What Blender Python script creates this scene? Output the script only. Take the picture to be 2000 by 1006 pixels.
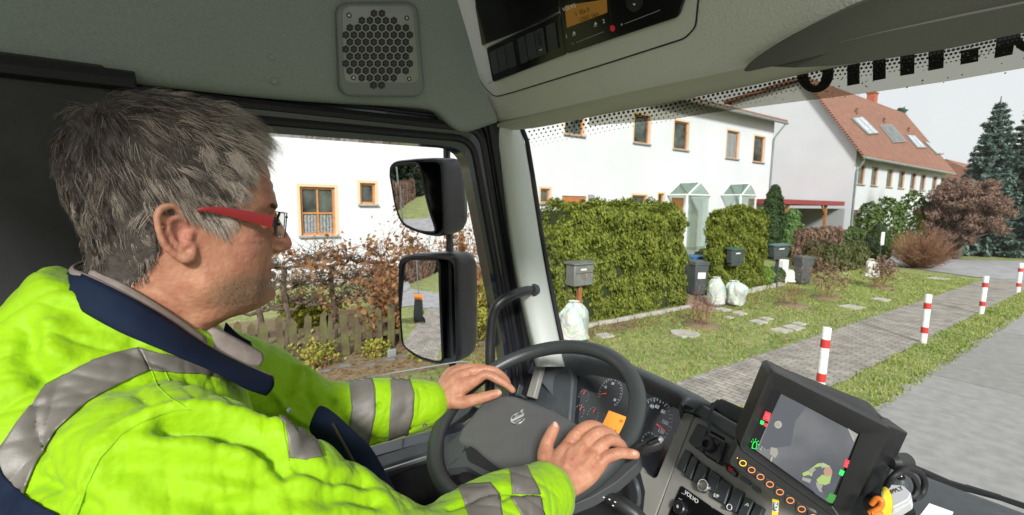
import bpy, bmesh, math, random
import numpy as np
from mathutils import Vector, Matrix
random.seed(5); rng = np.random.default_rng(7)
for o in list(bpy.data.objects): bpy.data.objects.remove(o)
S = bpy.context.scene; COL = S.collection
# ------------------------------------------------------------------ camera
F = 870.; YAW, PIT, ROL = math.radians(56), math.radians(6.5), math.radians(0.7)
CP = np.array([0, 0, 2.45])
_fh = np.array([-math.sin(YAW), math.cos(YAW), 0]); _r0 = np.array([math.cos(YAW), math.sin(YAW), 0]); _up = np.array([0, 0, 1.])
cf = _fh*math.cos(PIT)-_up*math.sin(PIT); _u0 = np.cross(_r0, cf)
cr = _r0*math.cos(ROL)+_u0*math.sin(ROL); cu = np.cross(cr, cf)
cam = bpy.data.objects.new('camera', bpy.data.cameras.new('camera')); COL.objects.link(cam)
cam.matrix_world = Matrix([[cr[0], cu[0], -cf[0], CP[0]], [cr[1], cu[1], -cf[1], CP[1]], [cr[2], cu[2], -cf[2], CP[2]], [0, 0, 0, 1]])
cam.data.lens = F/2000*36; cam.data.clip_end = 2000; cam.data.clip_start = .02
cam.data.dof.use_dof = True; cam.data.dof.focus_distance = .68; cam.data.dof.aperture_fstop = 10
S.camera = cam
# ------------------------------------------------------------------ light
SUN_EL, SUN_AZ = math.radians(31), math.radians(123)      # azimuth from +Y towards +X
W = bpy.data.worlds.new('World'); S.world = W; W.use_nodes = True
nt = W.node_tree; bg = nt.nodes['Background']; sk = nt.nodes.new('ShaderNodeTexSky')
sk.sky_type = 'NISHITA'; sk.sun_disc = False; sk.sun_elevation = SUN_EL; sk.sun_rotation = SUN_AZ; sk.dust_density = 5; sk.air_density = 1.2
mx = nt.nodes.new('ShaderNodeMixRGB'); mx.inputs[0].default_value = .9; mx.inputs[2].default_value = (7.9, 8.05, 8.25, 1)   # overcast veil over the clear sky
nt.links.new(sk.outputs[0], mx.inputs[1]); nt.links.new(mx.outputs[0], bg.inputs[0]); bg.inputs[1].default_value = .078
sun = bpy.data.objects.new('sun', bpy.data.lights.new('sun', 'SUN')); COL.objects.link(sun)
sun.data.energy = 3.3; sun.data.angle = math.radians(9); sun.data.color = (1, .975, .95)
sd = Vector((math.sin(SUN_AZ)*math.cos(SUN_EL), math.cos(SUN_AZ)*math.cos(SUN_EL), math.sin(SUN_EL)))
sun.rotation_euler = sd.to_track_quat('Z', 'Y').to_euler()
S.view_settings.view_transform = 'Standard'; S.view_settings.look = 'None'; S.view_settings.exposure = .62; S.view_settings.gamma = 1
S.render.engine = 'CYCLES'; S.cycles.max_bounces = 10; S.cycles.transparent_max_bounces = 24; S.cycles.diffuse_bounces = 5
# ------------------------------------------------------------------ geometry from sight lines
def ray(px, py): return cf+cr*((px-1000)/F)-cu*((py-503)/F)
def on(px, py, n, d):
    n = np.array(n, float); v = ray(px, py); return CP+v*((d-n@CP)/(n@v))
def onX(px, py, x): return on(px, py, (1, 0, 0), x)
def onY(px, py, y): return on(px, py, (0, 1, 0), y)
def G(px, py, z=0): return on(px, py, (0, 0, 1), z)
def P(px, py, d): return CP+ray(px, py)*d
def proj(p):
    d = np.asarray(p, float)-CP; z = d@cf; return np.array([1000+F*(d@cr)/z, 503-F*(d@cu)/z, z])
def ztop(b, py):
    lo, hi = 0, 40
    for _ in range(40):
        m = (lo+hi)/2
        if proj((b[0], b[1], m))[1] > py: lo = m
        else: hi = m
    return lo
def nz(v): v = np.asarray(v, float); return v/np.linalg.norm(v)
class Plane:
    def __init__(s, o, n, xa=None):
        s.o = np.array(o, float); s.n = nz(n)
        xa = np.array([0, 1., 0]) if xa is None else np.array(xa, float)
        s.x = nz(xa-s.n*(xa@s.n)); s.y = np.cross(s.n, s.x)
    def px(s, px, py): return on(px, py, s.n, s.n@s.o)
    def loc(s, px, py): d = s.px(px, py)-s.o; return d@s.x, d@s.y
    def w(s, a, b, c=0): return s.o+s.x*a+s.y*b+s.n*c
# ------------------------------------------------------------------ mesh helpers
def link(name, me, mat=None, parent=None, smooth=True, ang=40):
    ob = bpy.data.objects.new(name, me); COL.objects.link(ob)
    if mat: me.materials.append(mat)
    if parent: ob.parent = parent
    if smooth:
        me.polygons.foreach_set('use_smooth', [True]*len(me.polygons))
        if ang < 180: me.set_sharp_from_angle(angle=math.radians(ang))
    return ob
def tag(o, label=None, cat=None, group=None, kind=None):
    if label: o['label'] = label
    if cat: o['category'] = cat
    if group: o['group'] = group
    if kind: o['kind'] = kind
    return o
def empty(name, loc=(0, 0, 0), **k):
    o = bpy.data.objects.new(name, None); COL.objects.link(o); o.location = loc; o.empty_display_size = .1; return tag(o, **k)
class MB:
    def __init__(s): s.V = []; s.F = []; s.at = None
    def add(s, V, Fc):
        n = len(s.V); s.V += [tuple(float(c) for c in v) for v in V]; s.F += [tuple(i+n for i in f) for f in Fc]; return s
    def hull8(s, a):   # 4 bottom, 4 top
        return s.add(a, [(3, 2, 1, 0), (4, 5, 6, 7), (0, 1, 5, 4), (1, 2, 6, 5), (2, 3, 7, 6), (3, 0, 4, 7)])
    def box(s, c, d, rz=0):
        x, y, z = d[0]/2, d[1]/2, d[2]/2; cs, sn = math.cos(rz), math.sin(rz)
        q = [(-x, -y), (x, -y), (x, y), (-x, y)]
        return s.hull8([(c[0]+a*cs-b*sn, c[1]+a*sn+b*cs, c[2]+h) for h in (-z, z) for a, b in q])
    def prism(s, pts, n, h0, h1):   # pts: 3D polygon, extruded along n
        pts = [np.array(p, float) for p in pts]; n = nz(n); k = len(pts)
        ar = sum(np.cross(pts[i], pts[(i+1) % k]) for i in range(k))
        if ar@n < 0: pts = pts[::-1]
        V = [p+n*h0 for p in pts]+[p+n*h1 for p in pts]
        return s.add(V, [tuple(range(k))[::-1], tuple(range(k, 2*k))]+[(i, (i+1) % k, (i+1) % k+k, i+k) for i in range(k)])
    def tube(s, path, r, sides=8, cap=True, close=False):
        path = np.array(path, float); n = len(path); r = np.full(n, r) if np.isscalar(r) else np.array(r)
        T = np.gradient(path, axis=0) if not close else np.roll(path, -1, 0)-np.roll(path, 1, 0)
        T /= np.linalg.norm(T, axis=1)[:, None]+1e-12
        a = np.array([0, 0, 1.]) if abs(T[0][2]) < .9 else np.array([1., 0, 0]); b = nz(np.cross(T[0], a)); V = []
        for i in range(n):
            b = nz(b-T[i]*(b@T[i])); c = np.cross(T[i], b)
            V += [path[i]+r[i]*(b*math.cos(t)+c*math.sin(t)) for t in np.arange(sides)*2*math.pi/sides]
        m = n if close else n-1
        Fc = [(i*sides+j, i*sides+(j+1) % sides, ((i+1) % n)*sides+(j+1) % sides, ((i+1) % n)*sides+j) for i in range(m) for j in range(sides)]
        if cap and not close: Fc += [tuple(range(sides))[::-1], tuple((n-1)*sides+j for j in range(sides))]
        return s.add(V, Fc)
    def lathe(s, o, ax, prof, sides=24, ref=None):   # prof: (radius, height along ax)
        ax = nz(ax); a = np.array([0, 0, 1.]) if abs(ax[2]) < .9 else np.array([1., 0, 0])
        b = nz(np.cross(ax, a)); c = np.cross(ax, b); o = np.array(o, float); V = []
        for r, h in prof: V += [o+ax*h+r*(b*math.cos(t)+c*math.sin(t)) for t in np.arange(sides)*2*math.pi/sides]
        k = len(prof)
        return s.add(V, [(i*sides+j, i*sides+(j+1) % sides, (i+1)*sides+(j+1) % sides, (i+1)*sides+j) for i in range(k-1) for j in range(sides)]
                     + [tuple(range(sides))[::-1], tuple((k-1)*sides+j for j in range(sides))])
    def grid(s, A):   # A: rows x cols x 3
        A = np.asarray(A); a, b = A.shape[:2]
        return s.add(A.reshape(-1, 3), [(i*b+j, i*b+j+1, (i+1)*b+j+1, (i+1)*b+j) for i in range(a-1) for j in range(b-1)])
    def build(s, name, mat, parent=None, bevel=0, seg=2, smooth=True, sub=0, solid=0, off=-1, ang=40):
        me = bpy.data.meshes.new(name); me.from_pydata(s.V, [], s.F); me.update()
        if solid == 0:
            bm = bmesh.new(); bm.from_mesh(me); bmesh.ops.recalc_face_normals(bm, faces=bm.faces); bm.to_mesh(me); bm.free()
        o = link(name, me, mat, parent, smooth, ang)
        if solid: m = o.modifiers.new('s', 'SOLIDIFY'); m.thickness = solid; m.offset = off
        if bevel: m = o.modifiers.new('b', 'BEVEL'); m.width = bevel; m.segments = seg; m.limit_method = 'ANGLE'; m.angle_limit = math.radians(35); m.harden_normals = False
        if sub: m = o.modifiers.new('u', 'SUBSURF'); m.levels = m.render_levels = sub
        return o
def fast(name, V, Fc, mat, parent=None, shade=None, smooth=False):
    """big numpy mesh, all faces same size; shade = per-face value"""
    V = np.asarray(V, np.float32); Fc = np.asarray(Fc, np.int32); me = bpy.data.meshes.new(name); k = Fc.shape[1]
    me.vertices.add(len(V)); me.vertices.foreach_set('co', V.ravel()); me.loops.add(Fc.size); me.loops.foreach_set('vertex_index', Fc.ravel())
    me.polygons.add(len(Fc)); me.polygons.foreach_set('loop_start', np.arange(0, Fc.size, k, dtype=np.int32))
    if smooth: me.polygons.foreach_set('use_smooth', np.ones(len(Fc), bool))
    if shade is not None:
        a = me.attributes.new('shade', 'FLOAT', 'FACE'); a.data.foreach_set('value', np.asarray(shade, np.float32))
    me.update(calc_edges=True); me.materials.append(mat)
    o = bpy.data.objects.new(name, me); COL.objects.link(o)
    if parent: o.parent = parent
    return o
def copy_tree(o, loc=None, parent=None):
    c = o.copy(); COL.objects.link(c); c.parent = parent
    for ch in list(o.children): copy_tree(ch, None, c)
    if loc is not None: c.location = loc
    return c
# ------------------------------------------------------------------ materials
def mat(name, c, rough=.6, c2=None, vs=8, metal=0, bump=0, bs=60, spec=.5, detail=4, attr=None, lo=.35, hi=.65, coat=0, sheen=0, sss=0, trans=0, bump2=0, bs2=8, emis=0):
    m = bpy.data.materials.new(name); m.use_nodes = True; N = m.node_tree.nodes; L = m.node_tree.links; b = N['Principled BSDF']
    b.inputs['Base Color'].default_value = (*c, 1); b.inputs['Roughness'].default_value = rough; b.inputs['Metallic'].default_value = metal
    b.inputs['Specular IOR Level'].default_value = spec; b.inputs['Coat Weight'].default_value = coat; b.inputs['Sheen Weight'].default_value = sheen
    if emis: b.inputs['Emission Color'].default_value = (*c, 1); b.inputs['Emission Strength'].default_value = emis
    if sss: b.inputs['Subsurface Weight'].default_value = sss; b.inputs['Subsurface Scale'].default_value = .006; b.inputs['Subsurface Radius'].default_value = (1, .35, .2)
    if trans: b.inputs['Transmission Weight'].default_value = trans
    tc = N.new('ShaderNodeTexCoord').outputs['Object']
    if c2:
        n = N.new('ShaderNodeTexNoise'); n.inputs['Scale'].default_value = vs; n.inputs['Detail'].default_value = detail; L.new(tc, n.inputs['Vector'])
        r = N.new('ShaderNodeMapRange'); r.inputs[1].default_value = lo; r.inputs[2].default_value = hi; L.new(n.outputs[0], r.inputs[0]); fac = r.outputs[0]
        if attr:
            a = N.new('ShaderNodeAttribute'); a.attribute_name = attr
            q = N.new('ShaderNodeMath'); q.operation = 'MULTIPLY_ADD'; q.use_clamp = True; L.new(fac, q.inputs[0]); q.inputs[1].default_value = .5
            h = N.new('ShaderNodeMath'); h.operation = 'MULTIPLY'; h.inputs[1].default_value = .5; L.new(a.outputs['Fac'], h.inputs[0]); L.new(h.outputs[0], q.inputs[2]); fac = q.outputs[0]
        x = N.new('ShaderNodeMixRGB'); x.inputs[1].default_value = (*c, 1); x.inputs[2].default_value = (*c2, 1); L.new(fac, x.inputs[0]); L.new(x.outputs[0], b.inputs['Base Color'])
    if bump and not attr:
        n = N.new('ShaderNodeTexNoise'); n.inputs['Scale'].default_value = 9; n.inputs['Detail'].default_value = 8; n.inputs['Roughness'].default_value = .7; L.new(tc, n.inputs['Vector'])
        r = N.new('ShaderNodeMapRange'); r.inputs[1].default_value = .35; r.inputs[2].default_value = .65; r.inputs[3].default_value = max(.05, rough-.12); r.inputs[4].default_value = min(1, rough+.12); L.new(n.outputs[0], r.inputs[0]); L.new(r.outputs[0], b.inputs['Roughness'])
    prev = None
    for bb, sc in ((bump, bs), (bump2, bs2)):
        if bb:
            n = N.new('ShaderNodeTexNoise'); n.inputs['Scale'].default_value = sc; n.inputs['Detail'].default_value = 3; L.new(tc, n.inputs['Vector'])
            u = N.new('ShaderNodeBump'); u.inputs['Strength'].default_value = bb; u.inputs['Distance'].default_value = .5/sc; L.new(n.outputs[0], u.inputs['Height'])
            if prev: L.new(prev, u.inputs['Normal'])
            prev = u.outputs[0]; L.new(prev, b.inputs['Normal'])
    return m
def leafmat(name, c, c2, rough=.6, vs=1.5, tl=.25):
    m = mat(name, c, rough, c2, vs=vs, attr='shade', spec=.25); N = m.node_tree.nodes; L = m.node_tree.links
    b = N['Principled BSDF']; t = N.new('ShaderNodeBsdfTranslucent'); x = N.new('ShaderNodeMixShader'); x.inputs[0].default_value = tl
    L.new(b.inputs['Base Color'].links[0].from_socket, t.inputs[0]); L.new(b.outputs[0], x.inputs[1]); L.new(t.outputs[0], x.inputs[2]); L.new(x.outputs[0], N['Material Output'].inputs[0]); return m
def glassmat(name, tint=(1, 1, 1), refl=.05, rough=.02):
    m = bpy.data.materials.new(name); m.use_nodes = True; N = m.node_tree.nodes; L = m.node_tree.links; N.remove(N['Principled BSDF'])
    t = N.new('ShaderNodeBsdfTransparent'); t.inputs[0].default_value = (*tint, 1); g = N.new('ShaderNodeBsdfGlossy'); g.inputs['Roughness'].default_value = rough
    x = N.new('ShaderNodeMixShader'); x.inputs[0].default_value = refl; L.new(t.outputs[0], x.inputs[1]); L.new(g.outputs[0], x.inputs[2]); L.new(x.outputs[0], N['Material Output'].inputs[0]); return m
# ================================================================== OUTSIDE
plaster = mat('plaster', (.63, .645, .665), .9, (.55, .57, .59), vs=.45, bump=.25, bs=60, lo=.2, hi=.8)
plinth = mat('plinth', (.42, .40, .36), .9, (.33, .31, .28), vs=3, bump=.2)
wood = mat('window_wood', (.42, .17, .05), .5, (.52, .24, .08), vs=6)
woodpale = mat('window_reveal', (.62, .47, .30), .7)
sillm = mat('sill_metal', (.28, .29, .30), .5)
pane = mat('pane', (.02, .024, .022), .08, (.10, .12, .10), vs=1.6, spec=.28)
curtain = mat('curtain', (.30, .31, .31), .8, (.18, .19, .19), vs=14, lo=.4, hi=.6)
zinc = mat('zinc', (.22, .27, .25), .45, (.30, .34, .32), vs=4, metal=.3)
tile = mat('roof_tile', (.33, .15, .095), .85, (.21, .115, .085), vs=2.2, lo=.3, hi=.7, detail=9)
def stripes(m, scale, axis='Z', depth=.05, strength=.8):
    N = m.node_tree.nodes; L = m.node_tree.links; w = N.new('ShaderNodeTexWave'); w.bands_direction = axis; w.inputs['Scale'].default_value = scale
    L.new(N.new('ShaderNodeTexCoord').outputs['Object'], w.inputs['Vector']); u = N.new('ShaderNodeBump'); u.inputs['Strength'].default_value = strength; u.inputs['Distance'].default_value = depth
    L.new(w.outputs['Fac'], u.inputs['Height']); b = N['Principled BSDF']
    if b.inputs['Normal'].links: L.new(b.inputs['Normal'].links[0].from_socket, u.inputs['Normal'])
    L.new(u.outputs[0], b.inputs['Normal']); return w
stripes(tile, 1.9, 'Y', .05, .7); stripes(tile, 1.7, 'Z', .06, .9)
# ---- ground
def groundmat():
    m = mat('lawn', (.215, .26, .068), .95, (.12, .18, .035), vs=1.4, bump=.6, bs=30, detail=8); N = m.node_tree.nodes; L = m.node_tree.links; b = N['Principled BSDF']
    tc = N.new('ShaderNodeTexCoord').outputs['Object']; n = N.new('ShaderNodeTexNoise'); n.inputs['Scale'].default_value = 5; n.inputs['Detail'].default_value = 8; n.inputs['Roughness'].default_value = .75; L.new(tc, n.inputs[0])
    r = N.new('ShaderNodeMapRange'); r.inputs[1].default_value = .48; r.inputs[2].default_value = .62; L.new(n.outputs[0], r.inputs[0])
    x = N.new('ShaderNodeMixRGB'); L.new(b.inputs['Base Color'].links[0].from_socket, x.inputs[1]); x.inputs[2].default_value = (.33, .28, .16, 1); L.new(r.outputs[0], x.inputs[0]); L.new(x.outputs[0], b.inputs[0]); return m
lawn = groundmat()
def sheet(name, x0, x1, y0, y1, z, m, jag=0, n=1):
    ys = np.linspace(y0, y1, n+1); g = np.zeros((n+1, 2, 3))
    g[:, 0, 0] = x0; g[:, 1, 0] = x1; g[:, :, 1] = ys[:, None]; g[:, :, 2] = z
    if jag: g[:, 0, 0] += rng.normal(0, jag, n+1); g[:, 1, 0] += rng.normal(0, jag, n+1)
    return tag(MB().grid(g).build(name, m, smooth=False), kind='structure')
sheet('ground', -400, 400, -400, 600, 0, lawn)
pav = mat('pavers', (.38, .35, .30), .9, (.24, .225, .20), vs=3.5, bump=.2, bs=90)
def brick(m, sc, w, h, mortar=.012, dark=.5, rot=0):
    N = m.node_tree.nodes; L = m.node_tree.links; b = N['Principled BSDF']; t = N.new('ShaderNodeTexBrick'); mp = N.new('ShaderNodeMapping'); mp.inputs['Rotation'].default_value[2] = rot
    L.new(N.new('ShaderNodeTexCoord').outputs['Object'], mp.inputs[0]); L.new(mp.outputs[0], t.inputs[0])
    t.inputs['Color1'].default_value = (1, 1, 1, 1); t.inputs['Color2'].default_value = (.82, .8, .78, 1); t.inputs['Mortar'].default_value = (dark, dark, dark, 1)
    t.inputs['Scale'].default_value = sc; t.inputs['Mortar Size'].default_value = mortar; t.inputs['Brick Width'].default_value = w; t.inputs['Row Height'].default_value = h; t.inputs['Mortar Smooth'].default_value = .3
    x = N.new('ShaderNodeMixRGB'); x.blend_type = 'MULTIPLY'; x.inputs[0].default_value = 1; L.new(b.inputs[0].links[0].from_socket, x.inputs[1]); L.new(t.outputs[0], x.inputs[2]); L.new(x.outputs[0], b.inputs[0])
brick(pav, 1, .2, .1, .009, .38)
sheet('sidewalk', -3.72, -2.46, -60, 24.5, .012, pav, .012, 500)
sheet('sidewalk_far', -3.72, -2.46, 31.5, 90, .012, pav)
conc = mat('concrete_road', (.295, .292, .28), .9, (.235, .235, .23), vs=7, bump=.5, bs=120, detail=10)
brick(conc, 1, 50, 4.5, .012, .35)
conc.node_tree.nodes['Mapping'].inputs['Location'].default_value = (0, .07, 0)
sheet('road', -1.88, 6.5, -90, 300, .008, conc, .035, 2600)
asph = mat('side_street_asphalt', (.25, .25, .26), .9, (.33, .33, .33), vs=2, bump=.2)
st = MB(); c = [G(1780, 524), G(1700, 515), G(1735, 486), G(1800, 500), G(1880, 508), G(2080, 512), G(2150, 560), G(1906, 542)]
st.add([(p[0], p[1], .02) for p in c], [tuple(range(8))]); tag(st.build('side_street', asph, smooth=False), kind='structure')
soil = mat('garden_soil', (.13, .12, .05), 1, (.22, .15, .09), vs=9, bump=.8, bs=30)
tag(MB().box((-8.3, 1.0, .006), (4.6, 13, .012)).build('garden_soil', soil, smooth=False), kind='structure')
# grass blades, thick near the truck
def scatter_grass():
    n = 60000; V = []; ys = 3+20*rng.random(n)**1.3
    strip = rng.random(n) < .22
    xs = np.where(strip, rng.uniform(-2.48, -1.80, n), -3.68-rng.random(n)**1.0*4.6)
    p = np.stack([xs, ys, np.full(n, .0)], 1); a = rng.uniform(0, 6.28, n); h = rng.uniform(.015, .06, n)*(.6+.5*np.sin(xs*3.1+ys*2.3)**2); w = rng.uniform(.004, .010, n)*(1+ys/12)
    d = np.stack([np.cos(a), np.sin(a), 0*a], 1); ln = np.stack([-np.sin(a), np.cos(a), 0*a], 1)*(h*rng.uniform(-.8, .8, n))[:, None]
    v0 = p-d*w[:, None]; v1 = p+d*w[:, None]; v2 = p+ln; v2[:, 2] += h
    V = np.stack([v0, v1, v2], 1).reshape(-1, 3); return V, np.arange(3*n).reshape(-1, 3), rng.random(n)
gm = leafmat('grass_blades', (.14, .23, .035), (.42, .43, .15), vs=1.2)
v, fc, sh = scatter_grass(); tag(fast('grass', v, fc, gm, shade=sh), 'patchy green and yellowish lawn grass', 'grass', kind='stuff')
lm = leafmat('fallen_leaves', (.19, .085, .035), (.30, .19, .10), vs=6)
def leaves_on_ground(n):
    xs = np.where(rng.random(n) < .6, rng.normal(-6.5, .55, n), rng.uniform(-8.5, -3.7, n)); ys = rng.uniform(.5, 14, n); a = rng.uniform(0, 6.28, n); s = rng.uniform(.015, .035, n)
    c = np.stack([xs, ys, rng.uniform(.015, .04, n)], 1); u = np.stack([np.cos(a), np.sin(a), rng.uniform(-.4, .4, n)], 1)*s[:, None]; w = np.stack([-np.sin(a), np.cos(a), rng.uniform(-.4, .4, n)], 1)*(s*.7)[:, None]
    return np.stack([c-u, c-w, c+u, c+w], 1).reshape(-1, 3), np.arange(4*n).reshape(-1, 4), rng.random(n)
v, fc, sh = leaves_on_ground(5200); tag(fast('fallen_leaves', v, fc, lm, shade=sh), 'brown fallen leaves scattered over the lawn', 'leaves', kind='stuff')
# ---- houses
XF = -14.5
def window(par, x, y0, y1, z0, z1, mull=None, cur=False, horiz=None, nx=1, pale=True):
    """window in a wall at x facing +X"""
    fr = MB(); t = .07
    for a in ((y0, y0+t, z0, z1), (y1-t, y1, z0, z1), (y0+t, y1-t, z0, z0+t), (y0+t, y1-t, z1-t, z1)):
        fr.box((x-.12, (a[0]+a[1])/2, (a[2]+a[3])/2), (.08, a[1]-a[0], a[3]-a[2]))
    if mull: fr.box((x-.125, mull, (z0+z1)/2), (.05, .05, z1-z0-2*t))
    if horiz: fr.box((x-.122, (y0+y1)/2, horiz), (.06, y1-y0-2*t, .05))
    f = fr.build('window', wood, par, smooth=False)
    MB().box((x-.15, (y0+y1)/2, (z0+z1)/2), (.02, y1-y0-.02, z1-z0-.02)).build('pane', pane, f, smooth=False)
    if cur:
        g = np.zeros((2, 40, 3)); yy = np.linspace(y0+t, y1-t, 40); g[:, :, 1] = yy; g[:, :, 0] = x-.136+.006*np.sin(yy*70); g[0, :, 2] = z0+t; g[1, :, 2] = cur
        MB().grid(g).build('curtain', curtain, f)
    MB().box((x+.03, (y0+y1)/2, z0-.03), (.14, y1-y0+.16, .05)).build('window_sill', sillm, f, smooth=False)
    if pale:
        r = MB(); k = .085
        for a in ((y0-k, y0, z0, z1+k), (y1, y1+k, z0, z1+k), (y0, y1, z1, z1+k)): r.box((x+.003, (a[0]+a[1])/2, (a[2]+a[3])/2), (.012, a[1]-a[0], a[3]-a[2]))
        r.build('reveal', woodpale, f, smooth=False)
def wall_with_holes(x, y0, y1, z0, z1, holes, back=.18):
    """wall face at x made of cells around rectangular holes, with reveals"""
    ys = sorted({y0, y1, *[h[0] for h in holes], *[h[1] for h in holes]}); zs = sorted({z0, z1, *[h[2] for h in holes], *[h[3] for h in holes]}); m = MB()
    for a, b in zip(ys, ys[1:]):
        for c, d in zip(zs, zs[1:]):
            if any(h[0] <= a+1e-6 and b <= h[1]+1e-6 and h[2] <= c+1e-6 and d <= h[3]+1e-6 for h in holes): continue
            m.add([(x, a, c), (x, b, c), (x, b, d), (x, a, d)], [(0, 1, 2, 3)])
    for a, b, c, d in holes:
        m.add([(x, a, c), (x, b, c), (x, b, d), (x, a, d), (x-back, a, c), (x-back, b, c), (x-back, b, d), (x-back, a, d)], [(0, 1, 5, 4), (1, 2, 6, 5), (2, 3, 7, 6), (3, 0, 4, 7)])
    return m
def R(a, b, x=XF):   # opening from two opposite pixel corners
    p, q = onX(*a, x), onX(*b, x); return (min(p[1], q[1]), max(p[1], q[1]), min(p[2], q[2]), max(p[2], q[2]))
h1 = empty('house', (XF, 10, 0), label='long white rendered house with orange wood windows and two glass porches', cat='house')
H1E = onX(1513, 240, XF)[1]
wins = [(R((585, 364), (657, 459)), dict(mull=1, cur=1, horiz=1)), (R((703, 357), (734, 399)), {}),
        (R((1104, 225), (1140, 266)), {}), (R((1240, 222), (1268, 282)), {}), (R((1318, 235), (1343, 294)), {}), (R((1421, 254), (1441, 311)), dict(cur=2)), (R((1474, 265), (1491, 318)), {}),
        (R((1056, 368), (1074, 397)), {}), (R((1235, 381), (1262, 415)), {}), (R((1286, 378), (1296, 405)), {}), (R((1462, 388), (1475, 412)), {})]
doors = [R((1098, 382), (1143, 470)), R((1312, 386), (1332, 470))]
wr = MB(); holes = [w[0] for w in wins]+[(d[0], d[1], .45, d[3]) for d in doors]
holes = [tuple(round(v, 3) for v in h) for h in holes]
m = wall_with_holes(XF, -14, H1E, .42, 8.1, holes)
for y in (-14, H1E): m.add([(XF, y, 0), (XF-10, y, 0), (XF-10, y, 8.1), (XF-5, y, 9.5), (XF, y, 8.1)], [(0, 1, 2, 3, 4)])
for e in (onX(1202, 330, XF)[1], onX(1380, 330, XF)[1]): m.box((XF+.004, e, 4.2), (.012, .03, 7.5))
m.build('wall', plaster, h1, smooth=False)
MB().box((XF-.02, (H1E-14)/2, .21), (.05, H1E+14, .42)).build('plinth', plinth, h1, smooth=False)
rf = MB(); rf.prism([(XF+.6, -14.4, 7.75), (XF-5, -14.4, 9.55), (XF-10.6, -14.4, 7.75), (XF-10.6, -14.4, 7.9), (XF-5, -14.4, 9.75), (XF+.6, -14.4, 7.93)], (0, 1, 0), 0, H1E+14.4+.35)
rf = rf.build('roof', tile, h1, smooth=False)
gt = MB().tube([(XF+.62, -14.4, 7.78), (XF+.62, H1E+.3, 7.72)], .08)
q = onX(1513, 262, XF+.15); gt.tube([(XF+.62, H1E+.1, 7.68), (XF+.5, H1E-.02, 7.45), (XF+.12, H1E-.1, 6.9), (XF+.08, H1E-.1, 6.6), (XF+.08, H1E-.1, .3)], .05); gt.build('gutter', zinc, h1)
for w, kw in wins:
    kw = dict(kw)
    if kw.get('mull') == 1: kw['mull'] = (w[0]+w[1])/2
    if kw.get('horiz') == 1: kw['horiz'] = w[2]+(w[3]-w[2])*.46
    if kw.get('cur') == 1: kw['cur'] = w[2]+(w[3]-w[2])*.45
    elif kw.get('cur') == 2: kw['cur'] = w[3]-.1
    window(h1, XF, *w, **kw)
doorm = mat('door_wood', (.36, .12, .04), .5, (.42, .17, .06), vs=5)
for d in doors: MB().box((XF-.07, (d[0]+d[1])/2, (.45+d[3])/2), (.06, d[1]-d[0], d[3]-.45)).build('door', doorm, h1, bevel=.01)
MB().box((XF+.02, onX(1154, 382, XF)[1], 2.9), (.03, .35, .25)).build('house_number_plate', sillm, h1)
# porches
pglass = glassmat('porch_glass', (.72, .80, .76), .12, .1); white = mat('white_paint', (.78, .78, .76), .45, (.70, .70, .68), vs=5)
def porch(a, b, apexpx, toppy, label):
    y0 = onX(a, 384, XF)[1]; y1 = onX(b, 380, XF+1.2)[1]; z = onX(b, 382, XF+1.2)[2]; ym = (y0+y1)/2; zt = z+.62
    t = empty('porch', (XF+.8, ym, 0), label=label, cat='porch')
    fr = MB()
    for y in (y0, y1):
        fr.box((XF+1.15, y, z/2), (.08, .08, z)); fr.tube([(XF+1.22, y, z), (XF+.02, y, z)], .045, 6)
        for x in (XF+1.2, XF+.05): fr.tube([(x, y, z), (x, ym, zt)], .04, 6)
    fr.tube([(XF+1.2, ym, zt), (XF+.02, ym, zt)], .04, 6); fr.tube([(XF+1.2, y0, z), (XF+1.2, y1, z)], .04, 6); fr.build('frame', white, t)
    MB().add([(XF+1.2, y0, z), (XF+.05, y0, z), (XF+.05, ym, zt), (XF+1.2, ym, zt)], [(0, 1, 2, 3)]).add([(XF+1.2, y1, z), (XF+.05, y1, z), (XF+.05, ym, zt), (XF+1.2, ym, zt)], [(0, 1, 2, 3)]).build('glass_roof', pglass, t, smooth=False, solid=.02)
    MB().add([(XF+1.15, y1-.1, .3), (XF+.1, y1-.1, .3), (XF+.1, y1-.1, z), (XF+1.15, y1-.1, z)], [(0, 1, 2, 3)]).build('side_panel', pglass, t, smooth=False, solid=.03)
porch(1303, 1388, 1345, 358, 'green tinted glass gable porch with white posts on the long white house')
porch(1408, 1478, 1440, 370, 'small pale glass porch further along the white house near the drainpipe')
# house 2
YG = 37.8; X2 = onY(1668, 350, YG)[0]; ev = onY(1675, 288, YG)[2]
vp = onY(1600, 192, YG); slope = (vp[2]-ev)/(X2-vp[0]); apx = onY(1571, 162, YG); Wd = 2*(X2-apx[0]); rz = ev+slope*Wd/2; Y2E = onX(1850, 326, X2)[1]
h2 = empty('house', (X2, YG, 0), label='white house with steep orange tiled roof, skylights and a brick chimney', cat='house')
w2 = [R((a, b), (a+w, c), X2) for a, b, c, w in ((1678, 318, 358, 10), (1704, 323, 361, 9), (1734, 328, 365, 8), (1757, 332, 368, 8), (1780, 337, 371, 7), (1799, 341, 373, 7), (1822, 345, 376, 6), (1838, 348, 378, 5),
        (1668, 410, 440, 9), (1693, 410, 440, 9))]
w2 = [(a, b, c, d) for a, b, c, d in w2]; zt = np.mean([w[3] for w in w2[:8]]); zb = np.mean([w[2] for w in w2[:8]])
w2 = [tuple(round(v, 3) for v in ((w[0], w[1], zb, zt) if i < 8 else (w[0], w[1], w2[8][2], w2[8][3]))) for i, w in enumerate(w2)]
m = wall_with_holes(X2, YG, Y2E, 0, ev, w2)
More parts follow.
